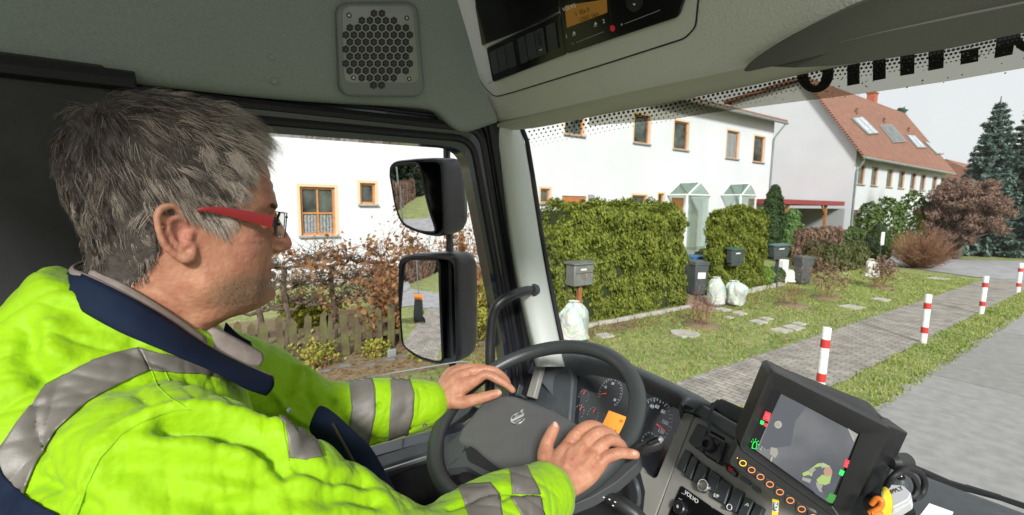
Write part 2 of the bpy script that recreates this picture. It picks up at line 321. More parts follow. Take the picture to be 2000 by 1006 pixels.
for y in (YG, Y2E): m.add([(X2, y, 0), (X2-Wd*1.25, y, 0), (X2-Wd*1.25, y, rz-.5), (X2-Wd/2, y, rz-.1), (X2, y, ev)], [(0, 1, 2, 3, 4)])
m.build('wall', plaster, h2, smooth=False)
ov = .55
rf = MB().prism([(X2+ov, YG-.35, ev-slope*ov), (X2-Wd/2, YG-.35, rz), (X2-Wd*1.25-ov, YG-.35, rz-.7), (X2-Wd*1.25-ov, YG-.35, rz-.45), (X2-Wd/2, YG-.35, rz+.25), (X2+ov, YG-.35, ev-slope*ov+.22)], (0, 1, 0), 0, Y2E-YG+.7).build('roof', tile, h2, smooth=False)
RP = Plane((X2, YG, ev+.24), (slope, 0, 1), (0, 1, 0))
skyf = mat('skylight_frame', (.20, .20, .19), .4); skyg = mat('skylight_glass', (.55, .60, .64), .05, (.3, .34, .38), vs=3, spec=1)
for qd in (((1661, 232), (1682, 229), (1716, 262), (1694, 264)), ((1716, 246), (1740, 244), (1769, 278), (1744, 280)), ((1768, 264), (1785, 266), (1808, 290), (1790, 290)), ((1803, 277), (1816, 281), (1842, 302), (1828, 302))):
    pts = [RP.px(*a) for a in qd]; c = sum(pts)/4; f = MB().prism(pts, RP.n, 0, .10).build('skylight', skyf, rf, smooth=False)
    dk_ = qd[0][0] == 1716
    for s0, s1 in ((.08, .48), (.52, .92)):
        ip = [pts[0]+(pts[1]-pts[0])*s0, pts[0]+(pts[1]-pts[0])*s1, pts[3]+(pts[2]-pts[3])*s1, pts[3]+(pts[2]-pts[3])*s0]; cc = sum(ip)/4
        MB().prism([cc+(p-cc)*.9 for p in ip], RP.n, .1, .12).build('skylight_pane', pane if dk_ else skyg, f, smooth=False)
for a in ((1673, 222), (1727, 240), (1775, 258)):
    p = RP.px(*a); MB().lathe(p, (0, 0, 1), [(.09, 0), (.09, .35), (.14, .4), (.02, .5)], 8).build('roof_vent', tile, rf)
chim = mat('chimney_brick', (.42, .13, .07), .9, (.33, .10, .06), vs=5)
pc = onX(1702, 205, X2-Wd/2-.2); MB().box((X2-Wd/2-.2, pc[1], rz+.35), (.6, .8, 1.3)).box((X2-Wd/2-.2, pc[1], rz+1.05), (.72, .92, .12)).build('chimney', chim, rf, smooth=False)
gz = ev-slope*ov+.02; MB().tube([(X2+ov+.08, YG-.4, gz), (X2+ov+.08, Y2E, gz)], .09).tube([(X2+ov, YG, gz-.05), (X2+ov-.15, YG, gz-.35), (X2+.1, YG+.05, gz-.9), (X2+.1, YG+.05, 0)], .06).build('gutter', zinc, h2)
for w in w2: window(h2, X2, *w, pale=False)
# third house far beyond
h3 = empty('house', (X2-1, 86, 0), label='farthest white house, only its red roof end showing past the orange roof', cat='house')
MB().box((X2-5, 90, 3), (9, 16, 6)).build('wall', plaster, h3, smooth=False)
MB().prism([(X2+.3, 81.7, 6), (X2-5, 81.7, 9.5), (X2-10.3, 81.7, 6)], (0, 1, 0), 0, 16.6).build('roof', tile, h3, smooth=False)
# carport
cpx = X2-.2; a = onX(1518, 392, cpx); b = onX(1650, 399, cpx); zc = (a[2]+b[2])/2
cp = empty('carport', (cpx-3, (a[1]+b[1])/2, 0), label='open carport with dark red roof edge and wooden posts between two white houses', cat='carport')
redm = mat('red_fascia', (.30, .05, .05), .5, (.24, .04, .04), vs=3); postm = mat('carport_wood', (.30, .13, .05), .6, (.38, .18, .08), vs=4)
MB().box((cpx-3, (a[1]+b[1])/2, zc), (6, b[1]-a[1], .3)).build('roof', redm, cp, bevel=.02)
for px in (1538, 1612):
    y = onX(px, 430, cpx-.2)[1]; MB().box((cpx-.25, y, (zc-.15)/2), (.16, .16, zc-.15)).tube([(cpx-.25, y, zc-.8), (cpx-.25, y-.6, zc-.18)], .06, 4).build('post', postm, cp, smooth=False)
MB().box((cpx-3, b[1]+.1, 1.3), (6, .1, 2.6)).box((cpx-6.1, (a[1]+b[1])/2, 1.3), (.1, b[1]-a[1], 2.6)).build('wall', mat('carport_wall', (.35, .36, .37), .8), cp, smooth=False)
# parked car under the carport
def parked_car(o, rz, body, label, sc=1):
    t = empty('parked_car', o, label=label, cat='car'); t.rotation_euler[2] = rz
    pr = [(-2.1, .35), (-2.12, .75), (-1.9, .95), (-1.3, 1.0), (-.75, 1.38), (.3, 1.42), (1.0, 1.05), (1.85, .9), (2.1, .7), (2.1, .35)]
    V = []; n = len(pr)
    for w, k in ((-.82, .0), (-.86, 0), (.86, 0), (.82, 0)): pass
    m = MB(); g = []
    for s, ww in ((-1, .84), (1, .84)):
        g.append([(x, s*(ww-(.16 if z > 1.1 else 0)), z) for x, z in pr])
    m.add(g[0]+g[1], [tuple(range(n)), tuple(range(2*n-1, n-1, -1))]+[(i, i+n, (i+1) % n+n, (i+1) % n) for i in range(n)]); m.build('body', body, t, bevel=.05)
    gl = MB()
    for s in (-1, 1): gl.prism([(-1.15, s*.76, 1.03), (-.7, s*.72, 1.33), (.25, s*.72, 1.36), (.85, s*.76, 1.05)], (0, s, 0), 0.06, .09)
    gl.prism([(-1.32, -.6, 1.02), (-.80, -.58, 1.36), (-.80, .58, 1.36), (-1.32, .6, 1.02)], (-.5, 0, .6), .0, .02); gl.build('window', pane, t, smooth=False)
    for x in (-1.3, 1.3):
        for s in (-1, 1):
            wh = MB().lathe((x, s*.72, .32), (0, s, 0), [(.1, 0), (.32, 0), (.32, .17), (.28, .19), (.05, .17)], 20).build('wheel', rubber, t)
            MB().lathe((x, s*.90, .32), (0, s, 0), [(.2, 0), (.18, .015), (.03, .02)], 12).build('rim', metalm, wh)
    for s in (-1, 1): MB().box((-2.1, s*.6, .75), (.06, .3, .14)).build('headlight', white, t, bevel=.02)
    return t
rubber = mat('rubber', (.02, .02, .02), .8); metalm = mat('metal', (.55, .55, .56), .3, metal=1)
pk = onX(1560, 440, cpx-2.5); parked_car((cpx-3.3, pk[1]+1.2, 0), 0, mat('dark_car_paint', (.02, .022, .03), .3, coat=.5), 'dark car parked in the shade under the carport')
# ---- foliage
def leafquads(p, nrm, s, asp=.5, droop=0):
    n = len(p); q = rng.normal(size=(n, 3)); q = nrm*1.0+q*.6; q /= np.linalg.norm(q, axis=1)[:, None]
    a = rng.normal(size=(n, 3)); a[:, 2] += droop; u = np.cross(q, a); u /= np.linalg.norm(u, axis=1)[:, None]+1e-9; w = np.cross(q, u)
    s = (s*rng.uniform(.6, 1.3, n))[:, None]
    return np.stack([p-w*s, p+u*s*asp-w*s*.1, p+w*s, p-u*s*asp-w*s*.1], 1).reshape(-1, 3), np.arange(4*n).reshape(-1, 4)
def lump(p, sc, amp, seed=0):
    k = rng.normal(size=(6, 3))*sc; ph = rng.random(6)*6.28; return amp*sum(np.sin(p@k[i]+ph[i]) for i in range(6))/3
def hedge(name, x0, x1, y0, y1, z1, n, s, m, core, label, cat='hedge', z0=0, rnd=.0, group=None):
    c = np.array([(x0+x1)/2, (y0+y1)/2, 0]); t = empty(name, c, label=label, cat=cat)
    if group: t['group'] = group
    d = np.array([x1-x0, y1-y0, z1-z0]); A = np.array([d[1]*d[2], d[1]*d[2]*.3, d[0]*d[2], d[0]*d[2], d[0]*d[1]]); f = rng.choice(5, n, p=A/A.sum()); u = rng.random((n, 3))
    nr = np.zeros((n, 3)); 
    for i, (ax, v) in enumerate(((0, 1), (0, 0), (1, 0), (1, 1), (2, 1))): k = f == i; u[k, ax] = v; nr[k, ax] = 1 if v else -1
    p = u*d+[x0, y0, z0]-c
    ed = np.minimum(1, np.maximum(0, (u[:, 2]-.9)*10)); p[:, :2] *= (1-.06*ed*rnd)[:, None]
    rr = np.minimum(1, np.maximum(0, (u[:, 2]-.82)/.18))**2*rnd; p[:, 2] -= (np.abs(u[:, 1]-.5)*2)**6*.18*rnd*(u[:, 2] > .5); p[:, 0] -= nr[:, 0]*rr*.16; p[:, 1] -= nr[:, 1]*rr*.14
    p += nr*(lump(p, 3.0, .11)+lump(p, 8, .09)+lump(p, 18, .05)+rng.uniform(-.12, .05, n))[:, None]
    v, q = leafquads(p, nr+[0, 0, .3], s, .45, 3); fast('foliage', v, q, m, t, rng.random(n))
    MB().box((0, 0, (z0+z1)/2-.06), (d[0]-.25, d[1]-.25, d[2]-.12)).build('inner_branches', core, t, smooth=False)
    return t
def ball(name, base, r, n, s, m, core, label, cat='shrub', shape='ball', group=None, stem=.0, ob=None):
    t = empty(name, base, label=label, cat=cat)
    if group: t['group'] = group
    rx, ry, rz_ = r; d = rng.normal(size=(n, 3)); d /= np.linalg.norm(d, axis=1)[:, None]
    if shape == 'cone':
        h = 1-np.sqrt(rng.random(n)); a = rng.uniform(0, 6.28, n); k = (1-h)**.55*(1-.5*np.exp(-h*12)); p = np.stack([np.cos(a)*k*rx, np.sin(a)*k*ry, h*2*rz_], 1); nr = np.stack([np.cos(a), np.sin(a), 0*a+.3], 1)
    elif shape == 'column':
        h = rng.random(n); a = rng.uniform(0, 6.28, n); k = np.minimum(1, np.sin(np.clip(h, 0, 1)*3.14*.92+.25)**.6+.0); p = np.stack([np.cos(a)*k*rx, np.sin(a)*k*ry, h*2*rz_], 1); nr = np.stack([np.cos(a), np.sin(a), 0*a+.3], 1)
    else: p = d*[rx, ry, rz_]+[0, 0, rz_]; nr = d
    p = p+nr*(lump(p, 4/max(rx, .3), .12*rx)+rng.uniform(-.18, .06, n)*rx)[:, None]+[0, 0, stem]
    v, q = leafquads(p, nr, s, .5, 1); fast('foliage', v, q, m, t, rng.random(n))
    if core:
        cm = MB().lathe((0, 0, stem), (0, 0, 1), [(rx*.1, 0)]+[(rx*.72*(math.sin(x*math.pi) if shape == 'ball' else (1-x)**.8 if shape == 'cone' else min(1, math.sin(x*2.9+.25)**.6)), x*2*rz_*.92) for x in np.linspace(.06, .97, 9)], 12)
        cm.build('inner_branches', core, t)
    if stem: MB().tube([(0, 0, 0), (0, 0, stem+rz_)], .03).build('trunk', barkm, t)
    return t
barkm = mat('bark', (.065, .048, .035), .9, (.13, .095, .065), vs=12, bump=.6, bs=30)
twigm = mat('twig', (.22, .10, .06), .9, (.28, .16, .10), vs=8)
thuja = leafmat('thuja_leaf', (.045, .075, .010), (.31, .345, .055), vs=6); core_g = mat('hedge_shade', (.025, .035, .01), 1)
dkgreen = leafmat('dark_evergreen_leaf', (.025, .05, .02), (.07, .11, .04)); ltgreen = leafmat('light_evergreen_leaf', (.10, .20, .03), (.20, .30, .05))
brownl = leafmat('brown_leaf', (.17, .10, .07), (.30, .20, .15)); blueg = leafmat('blue_needles', (.06, .11, .09), (.20, .28, .24)); midg = leafmat('mid_leaf', (.07, .12, .03), (.14, .19, .07))
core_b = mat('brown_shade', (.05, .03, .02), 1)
g0 = G(1180, 632); g1 = G(1352, 600); XH = -6.75
hy0 = onX(1104, 420, XH)[1]; hy1 = onX(1344, 500, XH)[1]
hedge('hedge', XH-1.1, XH, hy0, hy1, onX(1200, 403, XH)[2], 72000, .042, thuja, core_g, 'big square clipped yellow green conifer hedge behind the letterbox', rnd=1)
b2 = G(1400, 568); XH2 = -7.0
hedge('hedge', XH2-.45, XH2, onX(1402, 500, XH2)[1], onX(1500, 500, XH2)[1], onX(1440, 408, XH2)[2], 40000, .045, thuja, core_g, 'narrower clipped conifer hedge carrying a dark letterbox on its face', rnd=1)
def at(px, py): p = G(px, py); return (p[0], p[1], 0)
def wid(px0, px1, b):   # metres across between two pixel columns at the distance of base b
    return abs(px1-px0)/F*((np.array(b)-CP)@cf)
def shrub(px, py, pyt, px0, px1, n, s, m, core, label, shape='ball', cat='shrub', group=None, stem=0, dep=1):
    b = at(px, py); h = ztop(b, pyt)-stem; w = wid(px0, px1, b)/2; d = math.hypot(b[0], b[1]); k = 1+(w*.0)/d
    return ball('shrub' if cat == 'shrub' else 'conifer', b, (w, w*dep, h/2), n, s, m, core, label, cat, shape, group, stem)
shrub(1503, 505, 362, 1482, 1520, 9000, .10, dkgreen, core_g, 'tall dark column shaped evergreen beside the drainpipe of the white house', 'column')
shrub(1541, 500, 406, 1514, 1569, 7000, .09, leafmat('cone_leaf', (.07, .14, .04), (.18, .29, .09)), core_g, 'small mid green cone shaped conifer in front of the carport', 'cone', 'conifer')
shrub(1492, 562, 522, 1478, 1510, 2500, .05, ltgreen, core_g, 'bright light green round shrub at the foot of the second hedge')
shrub(1512, 556, 522, 1498, 1530, 2500, .05, midg, core_g, 'darker green ball shrub right of the bright round shrub')
shrub(1376, 520, 487, 1358, 1396, 2500, .07, dkgreen, core_g, 'dark green shrub showing in the gap between the two hedges')
shrub(1430, 400, 1, 0, 0, 0, .05, midg, None, '') if 0 else None
shrub(1712, 512, 438, 1692, 1734, 6000, .07, dkgreen, core_g, 'dark clipped round topped evergreen with a white notice on it', 'column')
def lowhedge(px0, px1, py, pyt, dpt, n, s, m, core, label):
    a = at(px0, py); y1 = onX(px1, py, a[0])[1]
    return hedge('hedge', a[0]-dpt, a[0], a[1], y1, ztop((a[0], (a[1]+y1)/2), pyt), n, s, m, core, label)
lowhedge(1572, 1640, 520, 450, .5, 9000, .09, brownl, core_b, 'low brown bare hedge in front of the carport opening')
lowhedge(1604, 1690, 512, 454, .5, 9000, .08, midg, core_g, 'fresh green low hedge before the corner of the orange roofed house')
lowhedge(1626, 1690, 533, 484, .6, 9000, .07, leafmat('dull_green', (.07, .09, .03), (.15, .14, .07)), core_g, 'dull green clipped low hedge behind the bin and the bare shrubs')
lowhedge(1582, 1625, 535, 475, .4, 5000, .06, leafmat('dull_brown', (.09, .08, .04), (.16, .12, .07)), core_b, 'brownish low hedge just behind the grey bin')
shrub(1800, 524, 438, 1752, 1843, 9000, .09, leafmat('rusty_leaf', (.26, .13, .05), (.40, .22, .09)), None, 'rusty orange round bush standing alone on the lawn by the side street', stem=.2) if 0 else None
for px, py, pt, a, b, l in ((1725, 500, 385, 1700, 1762, 'loose leafy green shrub before the windows of the orange roofed house'), (1770, 500, 375, 1745, 1805, 'taller loose shrub left of the big brown tree'), (1690, 500, 395, 1672, 1715, 'thin pale green shrub at the corner of the orange roofed house'), (1812, 497, 392, 1790, 1835, 'green bush partly behind the rusty orange bush')):
    shrub(px, py, pt, a, b, 900, .13, midg, None, l, stem=.3, dep=.4)
# brown tree, spruces
def crown_tree(px, py, pyt, px0, px1, n, s, m, label, clumps=40, trunk=.18, cat='tree', low=.15, rs=(.18, .34)):
    b = at(px, py); h = ztop(b, pyt); w = wid(px0, px1, b)/2; t = empty('tree', b, label=label, cat=cat); tr = MB(); P_ = []; N_ = []
    tr.tube([(0, 0, 0), (.05, .03, h*.3), (0, .1, h*.6), (0, 0, h*.85)], [trunk, trunk*.8, trunk*.5, .03], 7); r = np.random.default_rng(int(px))
    for i in range(clumps):
        d = r.normal(size=3); d /= np.linalg.norm(d); k = r.random()**.4; c = np.array([d[0]*w*k*.85, d[1]*w*k*.85, h*(low+1)/2+d[2]*k*h*(1-low)/2*.85]); rr = w*r.uniform(*rs)
        tr.tube([(0, 0, max(.3, c[2]*.5)), c*[.5, .5, .8], c], [trunk*.3, trunk*.2, .015], 4)
        k = n//clumps; q = r.normal(size=(k, 3)); q /= np.linalg.norm(q, axis=1)[:, None]; q *= (r.random(k)**.4)[:, None]*[1, 1, .8]; P_.append(c+q*rr); N_.append(q)
    tr.build('trunk', barkm, t); v, f_ = leafquads(np.concatenate(P_), np.concatenate(N_)+.01, s, .3 if rs[0] < .15 else .5, 1); fast('crown', v, f_, m, t, rng.random(len(f_))); return t
crown_tree(1868, 507, 325, 1812, 1962, 42000, .085, brownl, 'big rounded red brown leafless looking tree at the side street', 170, low=.06, rs=(.10, .20))
def spruce(px, py, pyt, px0, px1, label, m, lev=26, seed=1):
    b = at(px, py); h = ztop(b, pyt); w = wid(px0, px1, b)/2*1.15; r = np.random.default_rng(seed); t = empty('spruce', b, label=label, cat='spruce tree'); tr = MB(); tr.tube([(0, 0, 0), (0, 0, h)], [.25, .02], 7); pp = []; nn = []
    for i in range(lev):
        k = i/lev; z = h*(.06+.93*k); L_ = w*(1-k)**.85*r.uniform(.85, 1.1)+.12
        for a in np.arange(0, 6.28, 6.28/max(6, int(13*(1-k)+6)))+r.random()*6:
            a += r.normal()*.15; ll = L_*r.uniform(.7, 1.15); d = np.array([math.cos(a), math.sin(a), 0]); side = np.array([-d[1], d[0], 0])
            tr.tube([(0, 0, z), d*ll*.6+[0, 0, z-.10*ll], d*ll+[0, 0, z-.02*ll]], [.03, .02, .01], 3, cap=False)
            q = int(46*ll/w*3)+10; u = r.random(q)**.7; c = d*(u*ll)[:, None]+side*(r.normal(0, .16, q)*ll*(1.1-u)*.8)[:, None]; c[:, 2] += z-.12*ll*np.sin(u*2.2)-np.abs(r.normal(0, .10, q))
            pp.append(c); nn.append(np.tile(d*.3+[0, 0, .8], (q, 1)))
    tr.build('trunk', barkm, t); pp = np.concatenate(pp); v, f_ = leafquads(pp, np.concatenate(nn), .17*w/2.2, .38, -1); fast('crown', v, f_, m, t, rng.random(len(f_))); return t
spruce(1915, 498, 188, 1858, 1975, 'blue green spruce standing behind the big brown tree', blueg, seed=3)
spruce(1992, 500, 165, 1925, 2060, 'darker tall spruce cut by the right edge of the picture', leafmat('spruce_needles', (.04, .07, .05), (.11, .15, .11)), seed=4)
fp = onY(1757, 203, 110); b_far = (fp[0], 110, 0)
_at = at; at = lambda a, b: b_far; tt = crown_tree(1757, 470, 203, 1738, 1776, 2600, .55, leafmat('far_needles', (.05, .09, .07), (.12, .17, .14)), 'dark conifer top peeping over the orange roof ridge', 26, .25, low=.55); at = _at
shrub(1975, 500, 455, 1950, 2010, 4000, .12, blueg, None, 'low grey blue juniper bush below the dark spruce')
shrub(1862, 500, 470, 1842, 1880, 2500, .10, blueg, None, 'small dark bush at the foot of the big brown tree')
for i, (px, a, b) in enumerate(((2040, 1990, 2100), (2130, 2070, 2200), (1950, 1925, 1985), (1835, 1815, 1860))):
    crown_tree(px, 488, (250, 200, 330, 400)[i], a, b, 9000, .3, midg if i % 2 else brownl, ('loose green tree beyond the right edge behind the spruces', 'big brown tree off to the far right', 'green tree between the two spruces', 'brown far tree left of the blue spruce')[i], 30)
# yellow toy car like vehicle
b = at(1937, 497); t = empty('toy_vehicle', b, label='small yellow and white vehicle parked under the trees', cat='vehicle'); ym = mat('yellow_paint', (.65, .45, .05), .5, (.6, .5, .2), vs=2)
w_ = wid(1920, 1955, b); MB().box((0, 0, .38), (w_*.5, w_, .35)).build('body', ym, t, bevel=.06); MB().box((0, w_*.05, .68), (w_*.4, w_*.5, .28)).build('cabin', white, t, bevel=.06)
for sx in (-1, 1):
    for sy in (-.3, .3): MB().lathe((sx*w_*.25, sy*w_, .2), (sx, 0, 0), [(.2, 0), (.2, .08), (.1, .1)], 12).build('wheel', rubber, t)
# bollards
redp = mat('red_band', (.55, .035, .03), .5, (.38, .05, .04), vs=14, lo=.45, hi=.7); bwhite = mat('bollard_white', (.74, .74, .72), .5, (.50, .48, .43), vs=11, lo=.5, hi=.8, detail=8)
for i, (px, py, pt, lab) in enumerate(((1607, 775, 656, 'nearest red and white bollard, partly behind the monitor'), (1810, 672, 578, 'second red and white bollard along the kerb from the truck'), (1907, 612, 543, 'third red and white bollard along the kerb'), (1975, 571, 516, 'farthest of the red and white bollards, near the side street'))):
    b = at(px, py); b = (-2.42 if i < 3 else -2.5, b[1], 0); h = .93; r_ = .052
    t = empty('bollard', b, label=lab, cat='bollard', group='red and white bollards between path and road')
    MB().lathe((0, 0, 0), (0, 0, 1), [(r_, -.05), (r_, h-.01), (r_-.008, h)], 20).build('post', bwhite, t); t.rotation_euler = (rng.normal()*.012, rng.normal()*.012, rng.random()*6)
    for z in (.20, .66): MB().lathe((0, 0, z), (0, 0, 1), [(r_+.0015, 0), (r_+.0015, .115)], 20).build('red_band', redp, t)
# stepping stones
stone = mat('stepping_stone', (.46, .44, .38), .9, (.34, .32, .28), vs=6, bump=.4, bs=40)
for px, py, w, lab, rd in ((1181, 657, .36, 'square pale paving slab beside the nearest rubbish bag', 0), (1337, 653, .50, 'large round stone slab in front of the bare twiggy shrub', 1), (1412, 606, .40, 'slab just right of the shrub below the two rubbish bags', 0), (1444, 613, .38, 'slab second after the rubbish bags', 0), (1482, 630, .40, 'slab at the start of the lower row of stones', 0), (1496, 624, .3, 'small slab behind the lower row start', 0),
                           (1526, 647, .42, 'lowest slab of the row nearest the pavers', 0), (1550, 641, .44, 'slab next to the lowest slab, nearly touching it', 0), (1562, 634, .3, 'small slab at the upper end of the lower row', 0), (1424, 622, .2, 'smallest slab chip lying between the rows', 0), (1665, 601, .6, 'flat slab out on the far lawn below the white bag', 0), (1720, 586, .5, 'long slab farthest out on the lawn', 0), (1832, 545, .7, 'slab near the side street end of the lawn', 0)):
    b = at(px, py); k = 14 if rd else 4; r = np.random.default_rng(px); pts = [(w/2*math.cos(a)*(1.1 if rd else 1)*r.uniform(.93, 1.07), w/2*math.sin(a)*1.1*r.uniform(.93, 1.07), 0) for a in np.arange(k)*2*math.pi/k+.7]
    o = MB().prism(pts, (0, 0, 1), -.02, .035).build('stepping_stone', stone, bevel=.008); o.location = b; tag(o, lab, 'paving slab', 'stepping stones on the lawn')
# stone edging along hedges
for i, (x, y, lab) in enumerate([(XH+.22, hy0+.5+j*.55, '') for j in range(7)]):
    o = MB().box((0, 0, .04), (.10, .5, .09)).build('edging_stone', stone, bevel=.015); o.location = (x, y, 0); o.rotation_euler[2] = rng.normal()*.05
    tag(o, 'grey edging stone in the row along the foot of the big hedge', 'edging stone', 'edging stones at the hedge foot')
for j in range(5):
    p = G(1468+j*14, 571-j*3.2); o = MB().box((0, 0, .06), (.10, .5, .14)).build('edging_stone', stone, bevel=.015); o.location = (p[0], p[1], 0); tag(o, 'pale kerb stone in the row beside the light green ball shrubs', 'edging stone', 'kerb stones by the ball shrubs')
pp = [G(*q) for q in ((1330, 598), (1395, 612), (1425, 585), (1382, 556), (1350, 560))]; tag(MB().add([(p[0], p[1], .014) for p in pp], [(0, 1, 2, 3, 4)]).build('garden_path', mat('pink_path', (.38, .27, .24), .9, (.3, .22, .2), vs=4), smooth=False), kind='structure')
# bare shrubs
def twigtree(rt, o, n, h, spread, r0, seed, depth=3, up=.5, sides=4, jit=.25):
    r = np.random.default_rng(seed); m = MB()
    def grow(p, d, L_, rad, lv):
        k = 5; path = [p]; dd = d
        for i in range(k): dd = nz(dd+r.normal(size=3)*jit+[0, 0, up*.12]); path.append(path[-1]+dd*L_/k)
        m.tube(path, np.linspace(rad, rad*.5, k+1), sides, cap=False)
        if lv:
            for i in range(r.integers(2, 5)):
                j = r.integers(1, k+1); q = nz(dd+r.normal(size=3)*.75+[0, 0, up*.3]); grow(path[j], q, L_*r.uniform(.45, .75), rad*.5, lv-1)
    for i in range(n):
        a = 6.28*i/n+r.random(); d = nz([math.cos(a)*spread, math.sin(a)*spread, 1]); grow(np.array(o)+[math.cos(a)*.04*n/4, math.sin(a)*.04*n/4, 0], d, h*r.uniform(.45, .7), r0, depth)
    return m
def bareshrub(px, py, pt, n, spread, lab, r0=.009, seed=0, m=twigm, mound=True, leaves=0, depth=3):
    b = at(px, py); h = ztop(b, pt); t = empty('bare_shrub', b, label=lab, cat='shrub'); twigtree(t, (0, 0, 0), n, h, spread, r0, seed, depth).build('branches', m, t)
    if mound: MB().lathe((0, 0, 0), (0, 0, 1), [(.42, -.01), (.38, .03), (.2, .06), (.02, .07)], 14).build('soil_mound', soil, t)
    if leaves: p = rng.normal(0, h*.3, (leaves, 3))*[.8, .8, .7]+[0, 0, h*.6]; v, f_ = leafquads(p, p*.1+.01, .05, .5); fast('leaves', v, f_, brownl, t, rng.random(leaves))
bareshrub(1370, 636, 548, 7, .45, 'bare twiggy shrub with mulch around it, in front of the two rubbish bags', .014, 2)
bareshrub(1545, 597, 535, 7, .5, 'bare shrub with a bare soil ring, left of the lawn shrubs', .012, 3)
bareshrub(1612, 583, 505, 8, .5, 'bare pinkish brown shrub right of the grey bin', .012, 4, leaves=300)
bareshrub(1718, 562, 500, 8, .5, 'bushy bare shrub in front of the white fleece wrapped plant', .014, 5, leaves=500)
# bins
binm = mat('bin_plastic', (.05, .06, .065), .5, (.07, .08, .085), vs=3); orange = mat('orange_lid', (.75, .25, .02), .5, (.65, .2, .02), vs=4); paper = mat('paper', (.75, .75, .73), .7); bluem = mat('blue_plastic', (.02, .10, .25), .5)
def wheelie(b, rz, h, lid, lab, sticker=True):
    wk = .30 if lid is orange else .215
    t = empty('wheelie_bin', b, label=lab, cat='bin'); t.rotation_euler[2] = rz; w = h*wk
    MB().hull8([(-w*.8, -w*.8, .04), (w*.8, -w*.8, .04), (w*.8, w*.8, .04), (-w*.8, w*.8, .04), (-w, -w, h*.88), (w, -w, h*.88), (w, w, h*.88), (-w, w, h*.88)]).build('body', binm, t, bevel=.02)
    MB().box((0, 0, h*.9), (w*2.16, w*2.16, .05)).prism([(-w*1.05, -w*1.0, h*.92), (w*1.05, -w*1.0, h*.92), (w*1.0, -w*.9, h*.98), (-w*.9, -w*.9, h)], (0, 1, 0), 0, w*2).build('lid', lid, t, bevel=.02)
    MB().tube([(-w*1.0, -w*.8, h*.86), (-w*1.3, -w*.8, h*.92), (-w*1.3, w*.8, h*.92), (-w*1.0, w*.8, h*.86)], .016).build('handle', binm, t)
    for s in (-1, 1): MB().lathe((-w*.8, s*w*.75, .1), (0, s, 0), [(.1, 0), (.1, .05), (.03, .06)], 14).build('wheel', rubber, t)
    if sticker: MB().box((w*.925, 0, h*.60), (.012, w*1.1, h*.18)).build('sticker', paper, t, smooth=False)
wheelie((-7.45, onX(1374, 550, -7.25)[1], 0), -.4, 1.0, binm, 'dark wheelie bin with a pale sticker in the gap between the hedges')
wheelie((-7.95, onX(1366, 550, -7.75)[1], 0), -.3, 1.08, bluem, 'wheelie bin with a blue lid just behind the dark one', False)
wheelie(at(1566, 555), -.5, .95, binm, 'dark grey wheelie bin by the brownish low hedge', False)
# rubbish bags
def bagmat():
    m = mat('translucent_bag', (.52, .55, .51), .35, (.42, .47, .42), vs=9, bump=.9, bs=16, sss=0); N = m.node_tree.nodes; L = m.node_tree.links; b = N['Principled BSDF']
    v = N.new('ShaderNodeTexVoronoi'); v.inputs['Scale'].default_value = 9; L.new(N.new('ShaderNodeTexCoord').outputs['Object'], v.inputs['Vector'])
    r = N.new('ShaderNodeMapRange'); r.inputs[1].default_value = 0; r.inputs[2].default_value = 1; L.new(v.outputs['Color'], r.inputs[0])
    x = N.new('ShaderNodeMixRGB'); x.blend_type = 'MIX'; x.inputs[0].default_value = .12; L.new(b.inputs[0].links[0].from_socket, x.inputs[1]); L.new(v.outputs['Color'], x.inputs[2]); L.new(x.outputs[0], b.inputs[0]); return m
bagm = bagmat(); bagw = mat('white_fleece', (.70, .70, .62), .8, (.6, .6, .5), vs=6, bump=.8, bs=14)
def bag(b, w, h, lab, seed, m=bagm, lean=0, cat='rubbish bag', name='rubbish_bag'):
    r = np.random.default_rng(seed); n, k = 26, 36; A = np.zeros((n, k, 3)); kk = r.normal(size=(8, 3))*9; ph = r.random(8)*6.3
    for i in range(n):
        s = i/(n-1); rad = w*(.5*min(1, (s/.12+.5)/1.5)**.5 if s < .12 else .5*(1-max(0, (s-.5)/.5)**2.6*.80))
        if s > .93: rad = w*(.10+.10*abs(s-.93)*12)
        for j in range(k):
            a = 6.283*j/(k-1); q = np.array([math.cos(a)*rad*.8, math.sin(a)*rad, s*h])
            d = sum(math.sin(q@kk[l]+ph[l]) for l in range(8))/8*w*.26+.03*w*math.sin(a*9+s*5)*s; A[i, j] = q+np.array([math.cos(a), math.sin(a), 0])*d*(.3+.7*min(1, s*8))+[lean*s*h*.2, lean*s*h, 0]
    A[:, -1] = A[:, 0]; o = MB().grid(A).add(list(A[0]), [tuple(range(k))]).build(name, m); o.location = b; return tag(o, lab, cat)
bb = at(1117, 663); bag(bb, wid(1086, 1145, bb)*1.22, ztop(bb, 588), 'big translucent rubbish bag nearest the truck, under the grey letterbox', 1)
bb = at(1397, 597); bag(bb, wid(1383, 1419, bb)*1.05, ztop(bb, 541), 'left of the two pale rubbish bags, with blue content showing', 2)
bb = at(1438, 597); bag(bb, wid(1416, 1456, bb), ztop(bb, 548), 'right of the two pale rubbish bags, leaning to the left', 3, lean=-.12)
bb = at(1542, 552); bag(bb, wid(1528, 1556, bb), ztop(bb, 526), 'small white rubbish bag beside the dark grey bin', 4, bagw)
bb = at(1697, 560); bag((bb[0], bb[1], .28), wid(1682, 1710, bb), ztop(bb, 506)-.28, 'white fleece sack wrapped over a plant on the lawn', 5, bagw, cat='plant cover', name='plant_cover')
